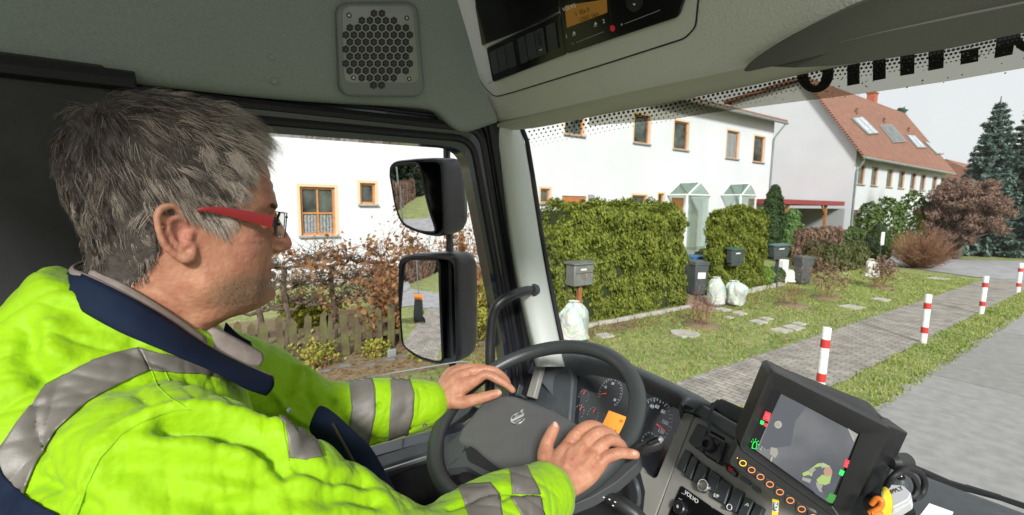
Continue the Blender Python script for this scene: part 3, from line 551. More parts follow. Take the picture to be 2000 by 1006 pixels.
# letterboxes
metg = mat('letterbox_metal', (.20, .21, .20), .45, (.28, .29, .28), vs=6, metal=.5); gold = mat('brass', (.5, .33, .08), .4, metal=.8); dkm = mat('dark_metal', (.04, .05, .055), .4, (.06, .07, .075), vs=5)
XL = XH+.35; b0 = onX(1122, 518, XL); b1 = onX(1158, 556, XL)
t = empty('letterbox', (XL, (b0[1]+b1[1])/2, 0), label='grey metal letterbox with a brass horn on a brown wooden post', cat='letterbox'); w = b1[1]-b0[1]; z0, z1 = b1[2], b0[2]
MB().box((-.12, 0, (z0+z1)/2), (.26, w, z1-z0)).build('body', metg, t, bevel=.015); MB().prism([(-.28, -w/2-.03, z1), (.05, -w/2-.03, z1), (.05, -w/2-.03, z1+.02), (-.1, -w/2-.03, z1+.06), (-.28, -w/2-.03, z1+.05)], (0, 1, 0), 0, w+.06).build('lid', metg, t, bevel=.006)
MB().box((.015, -.02, z1-.10), (.012, .14, .035)).build('name_plate', paper, t); MB().box((.012, .0, z1-.17), (.01, w*.9, .012)).build('slot_edge', dkm, t)
MB().tube([(.02, .06, z1-.20), (.02, .03, z1-.27), (.02, -.02, z1-.25), (.02, 0, z1-.20), (.02, .05, z1-.25)], .008, 5).build('horn_emblem', gold, t); MB().box((-.12, 0, z0/2), (.09, .09, z0)).build('post', mat('post_wood', (.32, .13, .05), .7, (.25, .1, .04), vs=8), t, bevel=.008)
def lbox(px0, py0, px1, py1, x, lab, m, post=False):
    b0 = onX(px0, py0, x); b1 = onX(px1, py1, x); w = b1[1]-b0[1]; z0, z1 = b1[2], b0[2]; t = empty('letterbox', (x, (b0[1]+b1[1])/2, 0), label=lab, cat='letterbox')
    MB().box((0, 0, (z0*.8+z1*1.2)/2), (.16, w, (z1-z0)*.8)).build('body', m, t, bevel=.015); MB().box((0, 0, z0+(z1-z0)*.12), (.14, w*.85, (z1-z0)*.22)).build('newspaper_tube', dkm, t, bevel=.02)
    MB().prism([(-.1, -w/2-.02, z1), (.12, -w/2-.02, z1-.02), (.12, -w/2-.02, z1), (-.1, -w/2-.02, z1+.05)], (0, 1, 0), 0, w+.04).build('lid', mat('lid_green', (.05, .12, .10), .5), t); MB().box((.085, 0, z1-(z1-z0)*.25), (.01, w*.35, .03)).build('name_plate', paper, t)
    if post: MB().box((-.02, 0, z0/2), (.08, .08, z0)).build('post', dkm, t)
lbox(1425, 487, 1446, 518, XH2+.14, 'dark letterbox with a green lid fixed on the second hedge', dkm)
q = at(1522, 560); lbox(1508, 480, 1534, 505, q[0], 'pair of dark lantern shaped letterboxes on a post by the ball shrubs', dkm, True)
t = empty('white_box', at(1525, 553), label='white meter cabinet below the dark letterbox post', cat='cabinet'); MB().box((0, 0, .4), (.25, .35, .8)).build('body', white, t, bevel=.02); MB().box((.13, 0, .42), (.012, .28, .66)).build('door', paper, t, bevel=.004)
b = at(1712, 515); n_ = onX(1724, 466, b[0]+.8); t = empty('notice', (b[0]+.8, n_[1], 0), label='small white notice board on a stake at the dark clipped evergreen', cat='sign'); MB().box((0, 0, n_[2]), (.02, .35, .55)).build('board', paper, t); MB().box((-.03, 0, n_[2]/2), (.04, .04, n_[2])).build('stake', dkm, t)
pl = at(1826, 492); tag(MB().tube([(pl[0], pl[1], 0), (pl[0], pl[1], ztop(pl, 398)), (pl[0]+.5, pl[1], ztop(pl, 396))], .05).build('lamp_post', zinc), 'thin grey lamp post before the big brown tree', 'lamp post')
# ---- seen through the side window: fence, trained trees, leafy bushes
pickm = mat('old_picket_wood', (.085, .058, .038), .95, (.11, .115, .038), vs=5, bump=.6, bs=30, detail=6)
XP = -7.3; fz = onX(620, 614, XP)[2]; y0 = onX(430, 640, XP)[1]; y1 = onX(930, 640, XP)[1]
t = empty('picket_fence', (XP, (y0+y1)/2, 0), label='old mossy wooden picket fence in front of the trained trees', cat='fence'); yc = (y0+y1)/2
for k in (.28, fz-.24): MB().box((-.04, 0, k), (.04, y1-y0, .07)).build('rail', pickm, t)
y = y0-yc; i = 0
while y < y1-yc:
    w = .085+rng.random()*.035; h = fz*rng.uniform(.92, 1.06); ln = rng.normal()*.03; MB().prism([(0, y-w/2, .03), (0, y+w/2, .03), (0, y+w/2+ln, h-.05), (0, y+ln, h+.01), (0, y-w/2+ln, h-.05)], (1, 0, 0), -.012, .014).build('picket', pickm, t, smooth=False); y += .185+rng.normal()*.014
darkstone = mat('rough_stone', (.15, .14, .12), .95, (.09, .085, .07), vs=12, bump=.5)
for i in range(14):
    o = MB().lathe((0, 0, -.02), (0, 0, 1), [(.12, 0), (.15, .05), (.10, .11), (.02, .13)], 8).build('edging_stone', darkstone); o.scale = (.5, rng.uniform(.9, 1.4), rng.uniform(.35, .6)); o.location = (XP+.55+rng.normal()*.04, .9+i*.33, 0); tag(o, 'rough stone in the row of stones below the picket fence', 'edging stone', 'rough stones along the picket fence')
b = onX(765, 693, XP+.4); t = empty('marker_box', (XP+.4, b[1], 0), label='small grey metal box on a stub before the picket fence', cat='utility box'); MB().box((0, 0, b[2]), (.06, .14, .19)).build('body', zinc, t, bevel=.01); MB().box((0, 0, (b[2]-.09)/2), (.03, .03, b[2]-.09)).build('post', dkm, t)
def espalier(px, py, lab, seed, hh=1.9):
    x = -8.4; b = onX(px, 640, x); b = (x, b[1], 0); t = empty('fruit_tree', b, label=lab, cat='tree'); r = np.random.default_rng(seed); m = MB(); tips = []
    m.tube([(0, 0, 0), (.03, .04, .5), (0, -.03, 1.0), (.02, 0, 1.35)], [.06, .05, .05, .045], 7)
    for s in (-1, 1):
        for z in (.65, 1.0, 1.35):
            L_ = r.uniform(.7, 1.15); path = [(0, 0, z)]
            for i in range(8): path.append((r.normal()*.04, s*L_*(i+1)/8, z+.10*(i+1)/8*r.uniform(.5, 3)+r.normal()*.03))
            m.tube(path, np.linspace(.032, .014, 9), 6, cap=False)
            for q in path[2:]:
                m.lathe(q, (0, 0, 1), [(.015, -.03), (.035, 0), (.015, .035)], 6)
                for k in range(5):
                    d = nz([r.normal()*.5, r.normal()*.7, r.uniform(.1, 1)]); l = r.uniform(.12, .5); e = np.array(q)+d*l; m.tube([q, np.array(q)+d*l*.5+r.normal(size=3)*.02, e], [.008, .005, .003], 4, cap=False); tips += [e, np.array(q)+d*l*.6]
    m.build('branches', barkm, t); tips = np.array(tips); tips = tips[::4]+r.normal(0, .04, tips[::4].shape); v, f_ = leafquads(tips, tips*0+[1, 0, .2], .035, .6); fast('leaves', v, f_, lm, t, rng.random(len(f_)))
for px, lab, sd in ((505, 'trained bare fruit tree just right of the driver\'s chin', 1), (560, 'trained bare fruit tree left of the window with a curtain', 6), (652, 'gnarled trained fruit tree in front of the window with a curtain', 2), (735, 'trained fruit tree left of the mirrors', 3)): espalier(px, 0, lab, sd)
def leafybush(px, x, pt, w, n, lab, m, s=.05, stems=14, low=.0, seed=0):
    b = onX(px, 640, x); z = onX(px, pt, x)[2]; t = empty('bush', (x, b[1], 0), label=lab, cat='bush'); tw = twigtree(t, (0, 0, 0), stems, z*1.05, w*.45, .014, seed+20, 3); tw.build('branches', twigm, t)
    V = np.array(tw.V); k = V[rng.integers(len(V)//6, len(V), n)]+rng.normal(0, .06, (n, 3)); k = k[k[:, 2] > low]; v, f_ = leafquads(k, rng.normal(size=k.shape), s, .6); fast('leaves', v, f_, m, t, rng.random(len(f_)))
orl = leafmat('orange_brown_leaf', (.19, .085, .035), (.30, .17, .07)); yl = leafmat('yellow_green_leaf', (.16, .20, .03), (.42, .38, .06))
leafybush(790, -8.0, 395, .8, 1900, 'orange brown leafy bush behind the mirrors', orl, .05, 10, seed=1)
leafybush(885, -7.8, 455, .9, 3000, 'rusty leafed bush right of the mirrors', orl, .05, 12, seed=2)
leafybush(925, -7.0, 560, .8, 6000, 'yellow and green leafed low bush below the window pillar', yl, .045, 14, seed=3)
leafybush(860, -6.9, 640, .6, 3500, 'low yellow green bush under the lower mirror', yl, .04, 12, seed=4)
leafybush(800, -7.6, 560, .6, 2500, 'straggly brown bush behind the lower mirror', orl, .04, 10, seed=8)
leafybush(600, -9.3, 580, .7, 2500, 'yellow green bush behind the trained trees', yl, .05, 9, seed=6)
leafybush(1010, -7.2, 560, .8, 4000, 'low green bush between the window pillar and the big hedge', yl, .05, 10, seed=7)

# rusty round bush: a fan of fine twigs
b = at(1795, 524); hb = ztop(b, 440); t = empty('shrub', b, label='rusty orange twiggy round bush standing alone on the lawn by the side street', cat='shrub')
tw = MB(); r = np.random.default_rng(3)
rustm = mat('rusty_twig', (.19, .095, .06), .9, (.31, .17, .10), vs=3)
for i in range(420):
    a = r.uniform(0, 6.28); e = r.uniform(.02, 1)**.6*1.15; d = nz([math.cos(a)*math.sin(e), math.sin(a)*math.sin(e), math.cos(e)]); L_ = hb*r.uniform(.75, 1.0)*math.cos(e)**.55; p0 = np.array([math.cos(a), math.sin(a), 0])*.12*r.random(); m1_ = p0+d*L_*.5+r.normal(size=3)*.08; tw.tube([p0, m1_, p0+d*L_+r.normal(size=3)*.1+[0, 0, .08]], [.014, .009, .004], 3, cap=False)
    for k in range(5): q = p0+d*L_*r.uniform(.35, .9); tw.tube([q, q+nz(d+r.normal(size=3)*.5)*L_*r.uniform(.15, .3)], [.006, .003], 3, cap=False)
tw.build('branches', rustm, t)
# ---- behind the truck, seen in the mirrors
tag(MB().box((-16, -8.7, .012), (28, 3.6, .02)).build('side_street_behind', asph, smooth=False), kind='structure')
wheelie((-3.75, -5.3, 0), -1.9, .85, orange, 'grey wheelie bin with an orange lid, seen in the lower mirror', True)
wheelie((-9.6, -27, 0), -1.9, 1.1, orange, 'grey wheelie bin with an orange lid, seen far off in the upper mirror', False)
parked_car((-12.5, -34, 0), 1.2, mat('light_car_paint', (.5, .52, .55), .3, coat=.5), 'pale blue grey parked car seen in the upper mirror')
p = empty('street_lamp', (-5.2, -9.6, 0), label='pale grey street lamp pole reflected in the lower mirror', cat='street lamp'); MB().tube([(0, 0, 0), (0, 0, 5), (.4, 0, 5.4), (.9, 0, 5.4)], [.06, .05, .045, .04], 8).build('pole', zinc, p); MB().box((1.1, 0, 5.38), (.5, .16, .1)).build('lamp_head', white, p, bevel=.03)
dks = leafmat('deep_spruce', (.03, .05, .03), (.08, .12, .07))
_at, _zt, _wd = at, ztop, wid
for i, (x, y, h) in enumerate(((-9, -23, 9), (-13.5, -25, 10), (-18, -29, 12), (-6.2, -33, 11), (-11, -34, 12), (-24, -34, 12))):
    at = lambda a, b_: (x, y, 0); ztop = lambda a, b_: h; wid = lambda a, b_, c_: 5.5
    spruce(0, 0, 0, 0, 0, ('dark spruce nearest behind the truck, reflected in the mirrors', 'second dark spruce reflected behind the lamp pole', 'broad dark spruce at the left in the mirrors', 'tall dark spruce straight behind the truck', 'dark spruce in the far row behind the truck', 'farthest dark spruce behind the truck')[i], dks, 20, i+9)
at, ztop, wid = _at, _zt, _wd
hedge('hedge', -8.4, -7.0, -21, -10.8, 1.7, 9000, .10, brownl, core_b, 'brown hedge along the path behind the truck, seen in the upper mirror')

for i, (px, x, pt, w_, n_, lab, m_, st) in enumerate(((625, -7.05, 670, .35, 500, 'low yellowing weeds at the foot of the picket fence', yl, 10), (735, -7.05, 672, .3, 500, 'low weeds beside the small grey marker box', yl, 10), (830, -6.6, 690, .4, 1400, 'low green weeds right below the lower mirror', yl, 12),
    (930, -8.6, 430, .7, 1800, 'tall bare twiggy bush between the mirrors and the window pillar', orl, 14), (760, -8.9, 420, .7, 900, 'tall bare bush left of the mirrors against the white wall', orl, 12))):
    leafybush(px, x, pt, w_, n_, lab, m_, .032, st, seed=40+i)
# ================================================================== TRUCK CAB
def rebase(t):
    for ch in t.children: ch.matrix_parent_inverse = Matrix.Translation(-t.location)
for o in list(bpy.data.objects):
    if o.type == 'EMPTY' and o.parent is None and o.name.split('.')[0] in ('house', 'porch', 'carport'): rebase(o)
truck = empty('truck', (0, 0, 0), label='truck cab interior with grey console, black dashboard and steering wheel around the driver', cat='truck')
headl = mat('headliner_cloth', (.235, .265, .245), .95, (.29, .32, .295), vs=260, bump=.5, bs=900, spec=.2, lo=.3, hi=.7)
cons = mat('console_leatherette', (.58, .585, .52), .60, (.54, .545, .48), vs=5, bump=.9, bs=260, spec=.35)
consp = mat('console_plastic', (.55, .56, .49), .55, bump=.12, bs=900)
consl = mat('console_side', (.56, .57, .58), .5, bump=.1, bs=900)
headr = mat('header_trim', (.40, .41, .31), .65, bump=.15, bs=500)
conshade = mat('console_shade', (.075, .077, .06), .8, bump=.3, bs=700)  # dark tone that stands in for shade on console and header
blk = mat('black_plastic', (.012, .013, .014), .38, (.017, .018, .019), vs=20, bump=.12, bs=900)
blkg = mat('glossy_black', (.006, .006, .007), .16)
seal = mat('rubber_seal', (.008, .008, .010), .6)
navyp = mat('door_paint', (.010, .016, .035), .25, coat=.6)
dash = mat('dash_plastic', (.045, .054, .060), .5, (.055, .064, .07), vs=40, bump=.5, bs=800)
dashl = mat('dash_top', (.065, .078, .082), .5, (.08, .092, .095), vs=30, bump=.6, bs=600)
trim = mat('grey_trim', (.23, .228, .205), .5, (.26, .255, .23), vs=15, bump=.25, bs=900)
pill = mat('pillar_trim', (.52, .56, .52), .6, (.55, .59, .55), vs=6, bump=.1, bs=500)
wallm = mat('side_trim', (.040, .042, .040), .85, (.032, .034, .032), vs=3, bump=.2, bs=300)
chrome = mat('chrome', (.75, .75, .73), .22, metal=1); silver = mat('silver', (.45, .45, .44), .35, metal=.9)
whitep = mat('print_white', (.75, .76, .75), .6); greyp = mat('print_grey', (.35, .38, .42), .6); redl = mat('red_paint', (.8, .03, .03), .5)
txtn = 0
def text(s, plane, px, py, h, mt, parent, name='lettering', ang=0, c=.001, sx=1, mirror=False, al='CENTER', u=None):
    """flat lettering mesh lying on a plane; ang in degrees measured from the plane's image-right direction"""
    cu_ = bpy.data.curves.new('t', 'FONT'); cu_.body = s; cu_.size = h; cu_.align_x = al; cu_.align_y = 'CENTER'; cu_.extrude = .0003
    o = bpy.data.objects.new('t', cu_); COL.objects.link(o); dg = bpy.context.evaluated_depsgraph_get(); me = bpy.data.meshes.new_from_object(o.evaluated_get(dg)); bpy.data.objects.remove(o); bpy.data.curves.remove(cu_)
    o0 = plane.px(px, py)+plane.n*c; a = plane.px(px+10*math.cos(math.radians(ang)), py-10*math.sin(math.radians(ang)))+plane.n*c if u is None else None
    ux = nz(a-o0); uy = np.cross(plane.n, ux)
    if mirror: ux = ux
    me.transform(Matrix([[ux[0]*sx, uy[0], plane.n[0], o0[0]], [ux[1]*sx, uy[1], plane.n[1], o0[1]], [ux[2]*sx, uy[2], plane.n[2], o0[2]], [0, 0, 0, 1]]))
    me.name = name; return link(name, me, mt, parent, False)
def slab(name, px, plane, h0, h1, mt, parent=truck, bevel=0, seg=2, **k):
    return MB().prism([plane.px(*p) for p in px], plane.n, h0, h1).build(name, mt, parent, bevel=bevel, seg=seg, **k)
def rnd(px, r, n=4):   # rounded polygon in pixels
    out = []; k = len(px)
    for i in range(k):
        p = np.array(px[i], float); a = np.array(px[i-1], float); b = np.array(px[(i+1) % k], float); ra = min(r, .45*np.linalg.norm(a-p)); rb = min(r, .45*np.linalg.norm(b-p))
        s = p+nz(a-p)*ra; e = p+nz(b-p)*rb
        for j in range(n+1): t = j/n; out.append(tuple((1-t)**2*s+2*t*(1-t)*p+t*t*e))
    return out
def pl_of(p, n, xa=None): # plane through point p, normal flipped to the camera
    n = nz(n); n = n if (CP-np.array(p))@n > 0 else -n
    return Plane(p, n, xa)
def tubepx(name, pts, r, mt, parent=truck, sides=8, sm=0, **k):   # pts: (px,py,depth)
    q = [P(*p) for p in pts]; q = smooth_path(q, sm) if sm else q
    return MB().tube(q, r, sides).build(name, mt, parent, **k)
def smooth_path(q, n=6):
    q = np.array(q, float); q = np.vstack([2*q[0]-q[1], q, 2*q[-1]-q[-2]]); out = []
    for i in range(1, len(q)-2):
        for t in np.arange(n)/n: out.append(.5*((2*q[i])+(-q[i-1]+q[i+1])*t+(2*q[i-1]-5*q[i]+4*q[i+1]-q[i+2])*t*t+(-q[i-1]+3*q[i]-3*q[i+1]+q[i+2])*t**3))
    return np.array(out+[q[-2]])
# ---- headliner with the speaker (leans inward towards the roof)
HS = pl_of((-1.10, 0, 2.67), (1, 0, -.25), (0, 1, 0))
lo = [(-260, 118), (-100, 124), (0, 131), (120, 146), (250, 163), (380, 178), (500, 192), (620, 201), (740, 207), (840, 212), (858, 224), (876, 246), (905, 264), (938, 252), (972, 240)]
up = [(-260, -160), (-100, -150), (0, -140), (120, -130), (250, -120), (380, -110), (500, -100), (620, -90), (740, -80), (800, -70), (815, -60), (835, -50), (855, -40), (872, -30), (878, -20)]
up2 = [(-260, 60), (-100, 70), (0, 80), (120, 96), (250, 112), (380, 128), (500, 140), (620, 150), (740, 156), (812, 160), (842, 168), (866, 178), (890, 180), (908, 172), (934, 165)]
up1 = [((a[0]+b[0]*3)/4, (a[1]+b[1]*3)/4) for a, b in zip(up2, lo)]; up3 = [(a[0], b[1]) for a, b in zip(up2, up2)]
rows = []
for src, off in ((lo, -.05), (lo, -.012), (lo, .0)): rows.append([HS.px(*p)+HS.n*off+np.array([0, 0, .0]) for p in src])
rows[0] = [p+np.array([-.05, 0, .01]) for p in rows[2]]
rows.append([HS.px(*p)+HS.n*.018 for p in up1]); 
bul = [0]*9+[.2, .5, .8, 1, .9, .6]
rows.append([HS.px(*p)+HS.n*(.024-.02*b) for p, b in zip(up2, bul)])
for t in (.35, .7, 1): rows.append([HS.px(u2[0]+(u_[0]-u2[0])*t, u2[1]+(u_[1]-u2[1])*t)+HS.n*.024 for u2, u_ in zip(up2, up)])
MB().grid(rows).build('headliner', headl, truck, sub=2, ang=180)
# speaker
sp = slab('speaker', rnd([(648, 8), (804, 6), (819, 188), (655, 186)], 26, 6), HS, .018, .040, mat('speaker_plastic', (.17, .185, .18), .4, bump=.08, bs=600), bevel=.006, seg=3)
slab('recess', rnd([(659, 17), (793, 15), (806, 160), (664, 160)], 16, 5), HS, .0395, .0412, mat('speaker_mesh', (.25, .26, .26), .42, metal=.7, bump=.3, bs=700), sp)
gp = MB(); cx, cy, rr, pit = 727, 97, 70, 15.2
for i in range(-8, 9):
    for j in range(-8, 9):
        hx, hy = cx+pit*(j+.5*(i % 2)), cy+pit*.866*i*1.03
        if (hx-cx)**2/(67**2)+(hy-cy)**2/(71**2) < 1: gp.prism([HS.px(hx+pit*.47*math.cos(a), hy+pit*.5*math.sin(a)) for a in np.arange(6)*math.pi/3+math.pi/6], HS.n, .0414, .0420)
gp.build('grille', seal, sp, smooth=False)
gd = MB()   # the metal perforation left between the holes of each cell
for i in range(-8, 9):
    for j in range(-8, 9):
        hx, hy = cx+pit*(j+.5*(i % 2)), cy+pit*.866*i*1.03
        if (hx-cx)**2/(67**2)+(hy-cy)**2/(71**2) < 1:
            for k in range(3):
                a = k*math.pi/3; d = (pit*.40*math.cos(a), pit*.42*math.sin(a)); gd.prism([HS.px(hx-d[0]+.35*math.sin(a), hy-d[1]-.35*math.cos(a)), HS.px(hx+d[0]+.35*math.sin(a), hy+d[1]-.35*math.cos(a)), HS.px(hx+d[0]-.35*math.sin(a), hy+d[1]+.35*math.cos(a)), HS.px(hx-d[0]-.35*math.sin(a), hy-d[1]+.35*math.cos(a))], HS.n, .0421, .0424)
gd.build('grille_web', mat('grille_web', (.10, .10, .10), .5, metal=.5), sp, smooth=False)
for p in ((672, 33), (782, 38), (681, 151), (787, 153)):
    q = HS.px(*p); s_ = MB().lathe(q+HS.n*.041, HS.n, [(.0050, 0), (.0050, .002), (.0036, .0022), (.0030, -.002)], 16).build('screw', seal, sp); MB().lathe(q+HS.n*.0405, HS.n, [(.0028, 0), (.0024, .0022)], 12).build('screw_head', silver, s_)
for p in ((450, 102), (527, 112), (533, 158)):
    q = HS.px(*p)+HS.n*.024; MB().lathe(q, HS.n, [(.007, -.002), (.0065, .0012), (.005, .0016)], 20).build('plug', headl, truck)
# roof skin above
MB().box((-.40, .0, 3.12), (1.35, 2.0, .04)).build('roof', headl, truck)
# ---- door, frame, side wall
XD = -1.12; DP = pl_of((XD, 0, 2.2), (1, 0, 0))
def rpath(pts, r, n=6):
    out = []; k = len(pts)
    for i in range(k):
        p = np.array(pts[i], float); a = np.array(pts[i-1], float); b = np.array(pts[(i+1) % k], float); ra = min(r[i], .48*np.linalg.norm(a-p), .48*np.linalg.norm(b-p)); s = p+nz(a-p)*ra; e = p+nz(b-p)*ra
        for j in range(n+1): t = j/n; out.append((1-t)**2*s+2*t*(1-t)*p+t*t*e)
    return np.array(out)
inner = rpath([(-.02, 1.80), (-.02, 2.60), (.595, 2.612), (.735, 1.99), (.76, 1.78)], [.02, .04, .06, .3, .02])
outer = rpath([(-.14, 1.76), (-.14, 2.76), (.72, 2.76), (.875, 1.98), (.90, 1.72)], [.02, .04, .02, .3, .02])
def ring(loopA, xa, loopB, xb):
    A = np.array([[(xa, p[0], p[1]) for p in loopA], [(xb, p[0], p[1]) for p in loopB]]); A = np.concatenate([A, A[:, :1]], 1); return A
mid = lambda t: inner*(1-t)+outer*t
door = tag(MB().grid(ring(inner, XD-.05, inner, XD)).grid(ring(inner, XD, mid(.30), XD+.006)).grid(ring(mid(.30), XD+.006, mid(.32), XD-.01)).grid(ring(mid(.32), XD-.01, outer, XD-.01)).build('door', navyp, truck))
MB().tube([(XD+.004, p[0], p[1]) for p in mid(.16)], .010, 8, close=True).build('window_seal', seal, door)
MB().tube([(XD+.0, p[0], p[1]) for p in mid(.36)], .013, 8, close=True).tube([(XD-.004, p[0], p[1]) for p in mid(.62)], .015, 8, close=True).build('door_seal', seal, door)
MB().grid(ring(mid(.5), XD-.002, outer, XD+.006)).build('frame_trim', seal, door)
MB().box((XD+.01, .30, 1.40), (.05, 1.20, .72)).build('door_panel', blk, door, bevel=.02)
MB().box((XD+.035, .36, 1.775), (.07, .80, .035)).build('door_sill', dash, door, bevel=.012); MB().box((XD+.072, .42, 1.785), (.006, .5, .008)).build('sill_strip', silver, door)
MB().box((XD+.07, .34, 1.60), (.08, .45, .05)).build('armrest', trim, door, bevel=.02)
wg = glassmat('window_glass', (.93, .96, .94), .05)
gl = [(XD-.03, .0, 1.78), (XD-.03, .76, 1.78), (XD-.03, .70, 1.97)]; gt_ = [onX(*p, XD-.03) for p in ((922, 722), (921, 713), (912, 707), (898, 706), (770, 728), (600, 760), (480, 785))]
MB().add(gl[:2]+gt_, [tuple(range(len(gt_)+2))]).build('window_glass', wg, door, smooth=False); MB().tube(gt_, .0018, 6).build('glass_edge', mat('glass_edge', (.35, .42, .40), .3), door)
# side wall behind the door
MB().box((-1.10, -.55, 1.9), (.05, .83, 1.7)).build('side_wall', wallm, truck, bevel=.01)
MB().box((-1.085, -.10, 2.1), (.05, .06, 1.0)).build('belt_pillar', blk, truck, bevel=.015)
MB().grid([[ (-1.125, y, 2.74), (-1.125, y, 2.60)] for y in (-1.2, -.14)]).build('upper_seal', seal, truck)
MB().tube([(-1.07, -1.2, 2.655), (-1.07, -.1, 2.665)], .018).build('curtain_rail', seal, truck)
MB().box((-.8, -.99, 1.9), (.65, .05, 1.9)).build('rear_wall', wallm, truck); pass; MB().box((-.62, .1, .86), (1.0, 2.0, .06)).build('cab_floor', mat('floor_mat', (.05, .05, .05), .9), truck)
st_ = MB().box((-.70, -.42, 1.90), (.50, .13, .86)).build('seat_back', mat('seat_cloth', (.02, .024, .035), .9), truck, bevel=.05, seg=4); MB().box((-.70, -.10, 1.47), (.52, .55, .14)).build('seat_cushion', mat('seat_cloth_dark', (.02, .024, .035), .9), truck, bevel=.05, seg=4)
# ---- A pillar trim
lft = [(955, 250), (966, 275), (978, 340), (992, 440), (1010, 540), (1030, 630), (1046, 690), (1052, 716)]
rgt = [(1012, 245), (1024, 275), (1035, 340), (1050, 440), (1067, 540), (1085, 630), (1098, 690), (1104, 716)]
rows = []
for a, b in zip(lft, rgt):
    dl, dr = 1.30, 1.34; row = []
    for t in (-.12, 0, .12, .4, .7, .92, 1, 1.02):
        d = (1.40 if t < 0 else dl+(dr-dl)*t-.035*math.sin(max(0, min(1, t))*math.pi)); d = 1.42 if t > 1.01 else d
        row.append(P(a[0]+(b[0]-a[0])*t, a[1]+(b[1]-a[1])*t, d))
    rows.append(row)
pr = MB().grid(rows).build('pillar_trim', pill, truck, sub=2, ang=180)
tubepx('windshield_seal', [(b[0]+5, b[1], 1.37) for b in rgt], .0075, seal)
hd = MB().tube(smooth_path([P(*p) for p in ((1046, 566, 1.33), (1030, 568, 1.27), (1003, 575, 1.22), (975, 592, 1.20), (962, 618, 1.20), (958, 660, 1.20), (957, 720, 1.20), (956, 780, 1.22))], 6), .0138, 14).build('grab_handle', blk, truck)
MB().lathe(P(1036, 567, 1.29), nz(P(1050, 566, 1.34)-P(1020, 569, 1.25)), [(.019, 0), (.022, .006), (.022, .02)], 16).build('handle_mount', dash, hd)
# ---- windscreen
def Yw(x, z): return 1.16-.24*(abs(x)/1.06)**2.5-.18*(z-1.95)
def onglass(px, py, off=0):
    y = .95
    for _ in range(30): p = onY(px, py, y); y = .5*y+.5*(Yw(max(-1.25, p[0]), p[2])+off)
    return onY(px, py, y)
g = [[(x, Yw(x, z), z) for x in np.linspace(-1.09, 1.0, 33)] for z in np.linspace(1.88, 2.80, 12)]
ws = MB().grid(g).build('windshield', glassmat('windshield_glass', (.95, .97, .955), .035), truck, ang=180)
def lerp(tab, x):
    return float(np.interp(x, [t[0] for t in tab], [t[1] for t in tab]))
hdr = [(904, 262), (970, 256), (1030, 254), (1100, 240), (1200, 219), (1300, 203), (1400, 180), (1475, 166), (1556, 148), (1628, 128), (1700, 120), (1850, 96), (2000, 64), (2200, 20)]
flm = [(1150, 246), (1190, 243), (1312, 233), (1400, 219), (1550, 199.5), (1700, 181), (1850, 159), (2000, 133), (2200, 98)]
fr = []
for t in (0, .5, 1): fr.append([onglass(x, (lerp(hdr, x)-14)*(1-t)+lerp(flm, x)*t, -.004) for x in np.arange(1150, 2201, 15)])
MB().grid(fr).build('tinted_film', glassmat('tint', (.40, .385, .33), .03, .3), ws, ang=180)
fd = MB(); k = 0
for x in np.arange(1034, 2150, 9.2 if True else 1):
    far = x > 1500; base = lerp(hdr, x); pt = 10.5
    for j in range(-1, 5 if not far else 4):
        xx = x+(4.6 if j % 2 else 0); yy = lerp(hdr, xx)+4+j*7.4; r_ = (3.7, 3.2, 2.7, 2.1, 1.5, 1.1)[j+1]*(.92 if x > 1100 else .75)
        if 1100 > x: r_ *= .9
        c_ = onglass(xx, yy, -.007); e1_ = nz(onglass(xx+4, yy, -.007)-c_); n_ = nz(CP-c_); e2_ = np.cross(n_, e1_); rad = r_/F*((c_-CP)@cf)
        fd.add([c_+rad*(e1_*math.cos(a)+e2_*math.sin(a)) for a in np.arange(8)*math.pi/4], [tuple(range(8))])
fd.build('frit_dots', seal, ws, smooth=False)
lm_ = mat('decal_black', (.012, .014, .010), .5)
z6 = lambda a: (a[0]/3.333+1400, a[1]/3.333)
ld = MB()
for q in (((848, 400), (930, 390), (930, 546), (848, 560)), ((1015, 380), (1100, 370), (1100, 512), (1015, 528)), ((1193, 360), (1288, 348), (1286, 480), (1193, 495)), ((1378, 330), (1480, 310), (1476, 443), (1376, 462)), ((1590, 330), (1705, 308), (1702, 400), (1585, 422)), ((1825, 225), (1950, 205), (1925, 355), (1805, 380))):
    ld.add([onglass(*z6(a), .006) for a in q], [(0, 1, 2, 3)])
rg = []
for k, (cx_, cy_, rx_, ry_) in enumerate(((640, 470, 122, 134), (640, 468, 46, 88))): rg.append([onglass(*z6((cx_+rx_*math.cos(a), cy_+ry_*math.sin(a))), .006) for a in np.linspace(0, 6.2832, 41)])
ld.grid(rg); rg = []
for rx_, ry_ in ((125, 125), (65, 62)): rg.append([onglass(*z6((2040+rx_*math.cos(a), 220+ry_*math.sin(a))), .006) for a in np.linspace(0, 6.2832, 41)])
ld.grid(rg); ld.build('lettering', lm_, ws, smooth=False)
dr = MB()   # rain drops on the outside of the film
r9 = np.random.default_rng(5)
for i in range(90):
    x = r9.uniform(1380, 2000); y = r9.uniform(lerp(hdr, x)+6, lerp(flm, x)+4); c_ = onglass(x, y, .002); rd = r9.uniform(.0006, .0016); dr.lathe(c_, (0, 1, .1), [(rd, 0), (rd*.8, rd*.4), (rd*.2, rd*.6)], 8)
dr.build('rain_drops', mat('water_drop', (.7, .72, .72), .05, spec=1), ws)
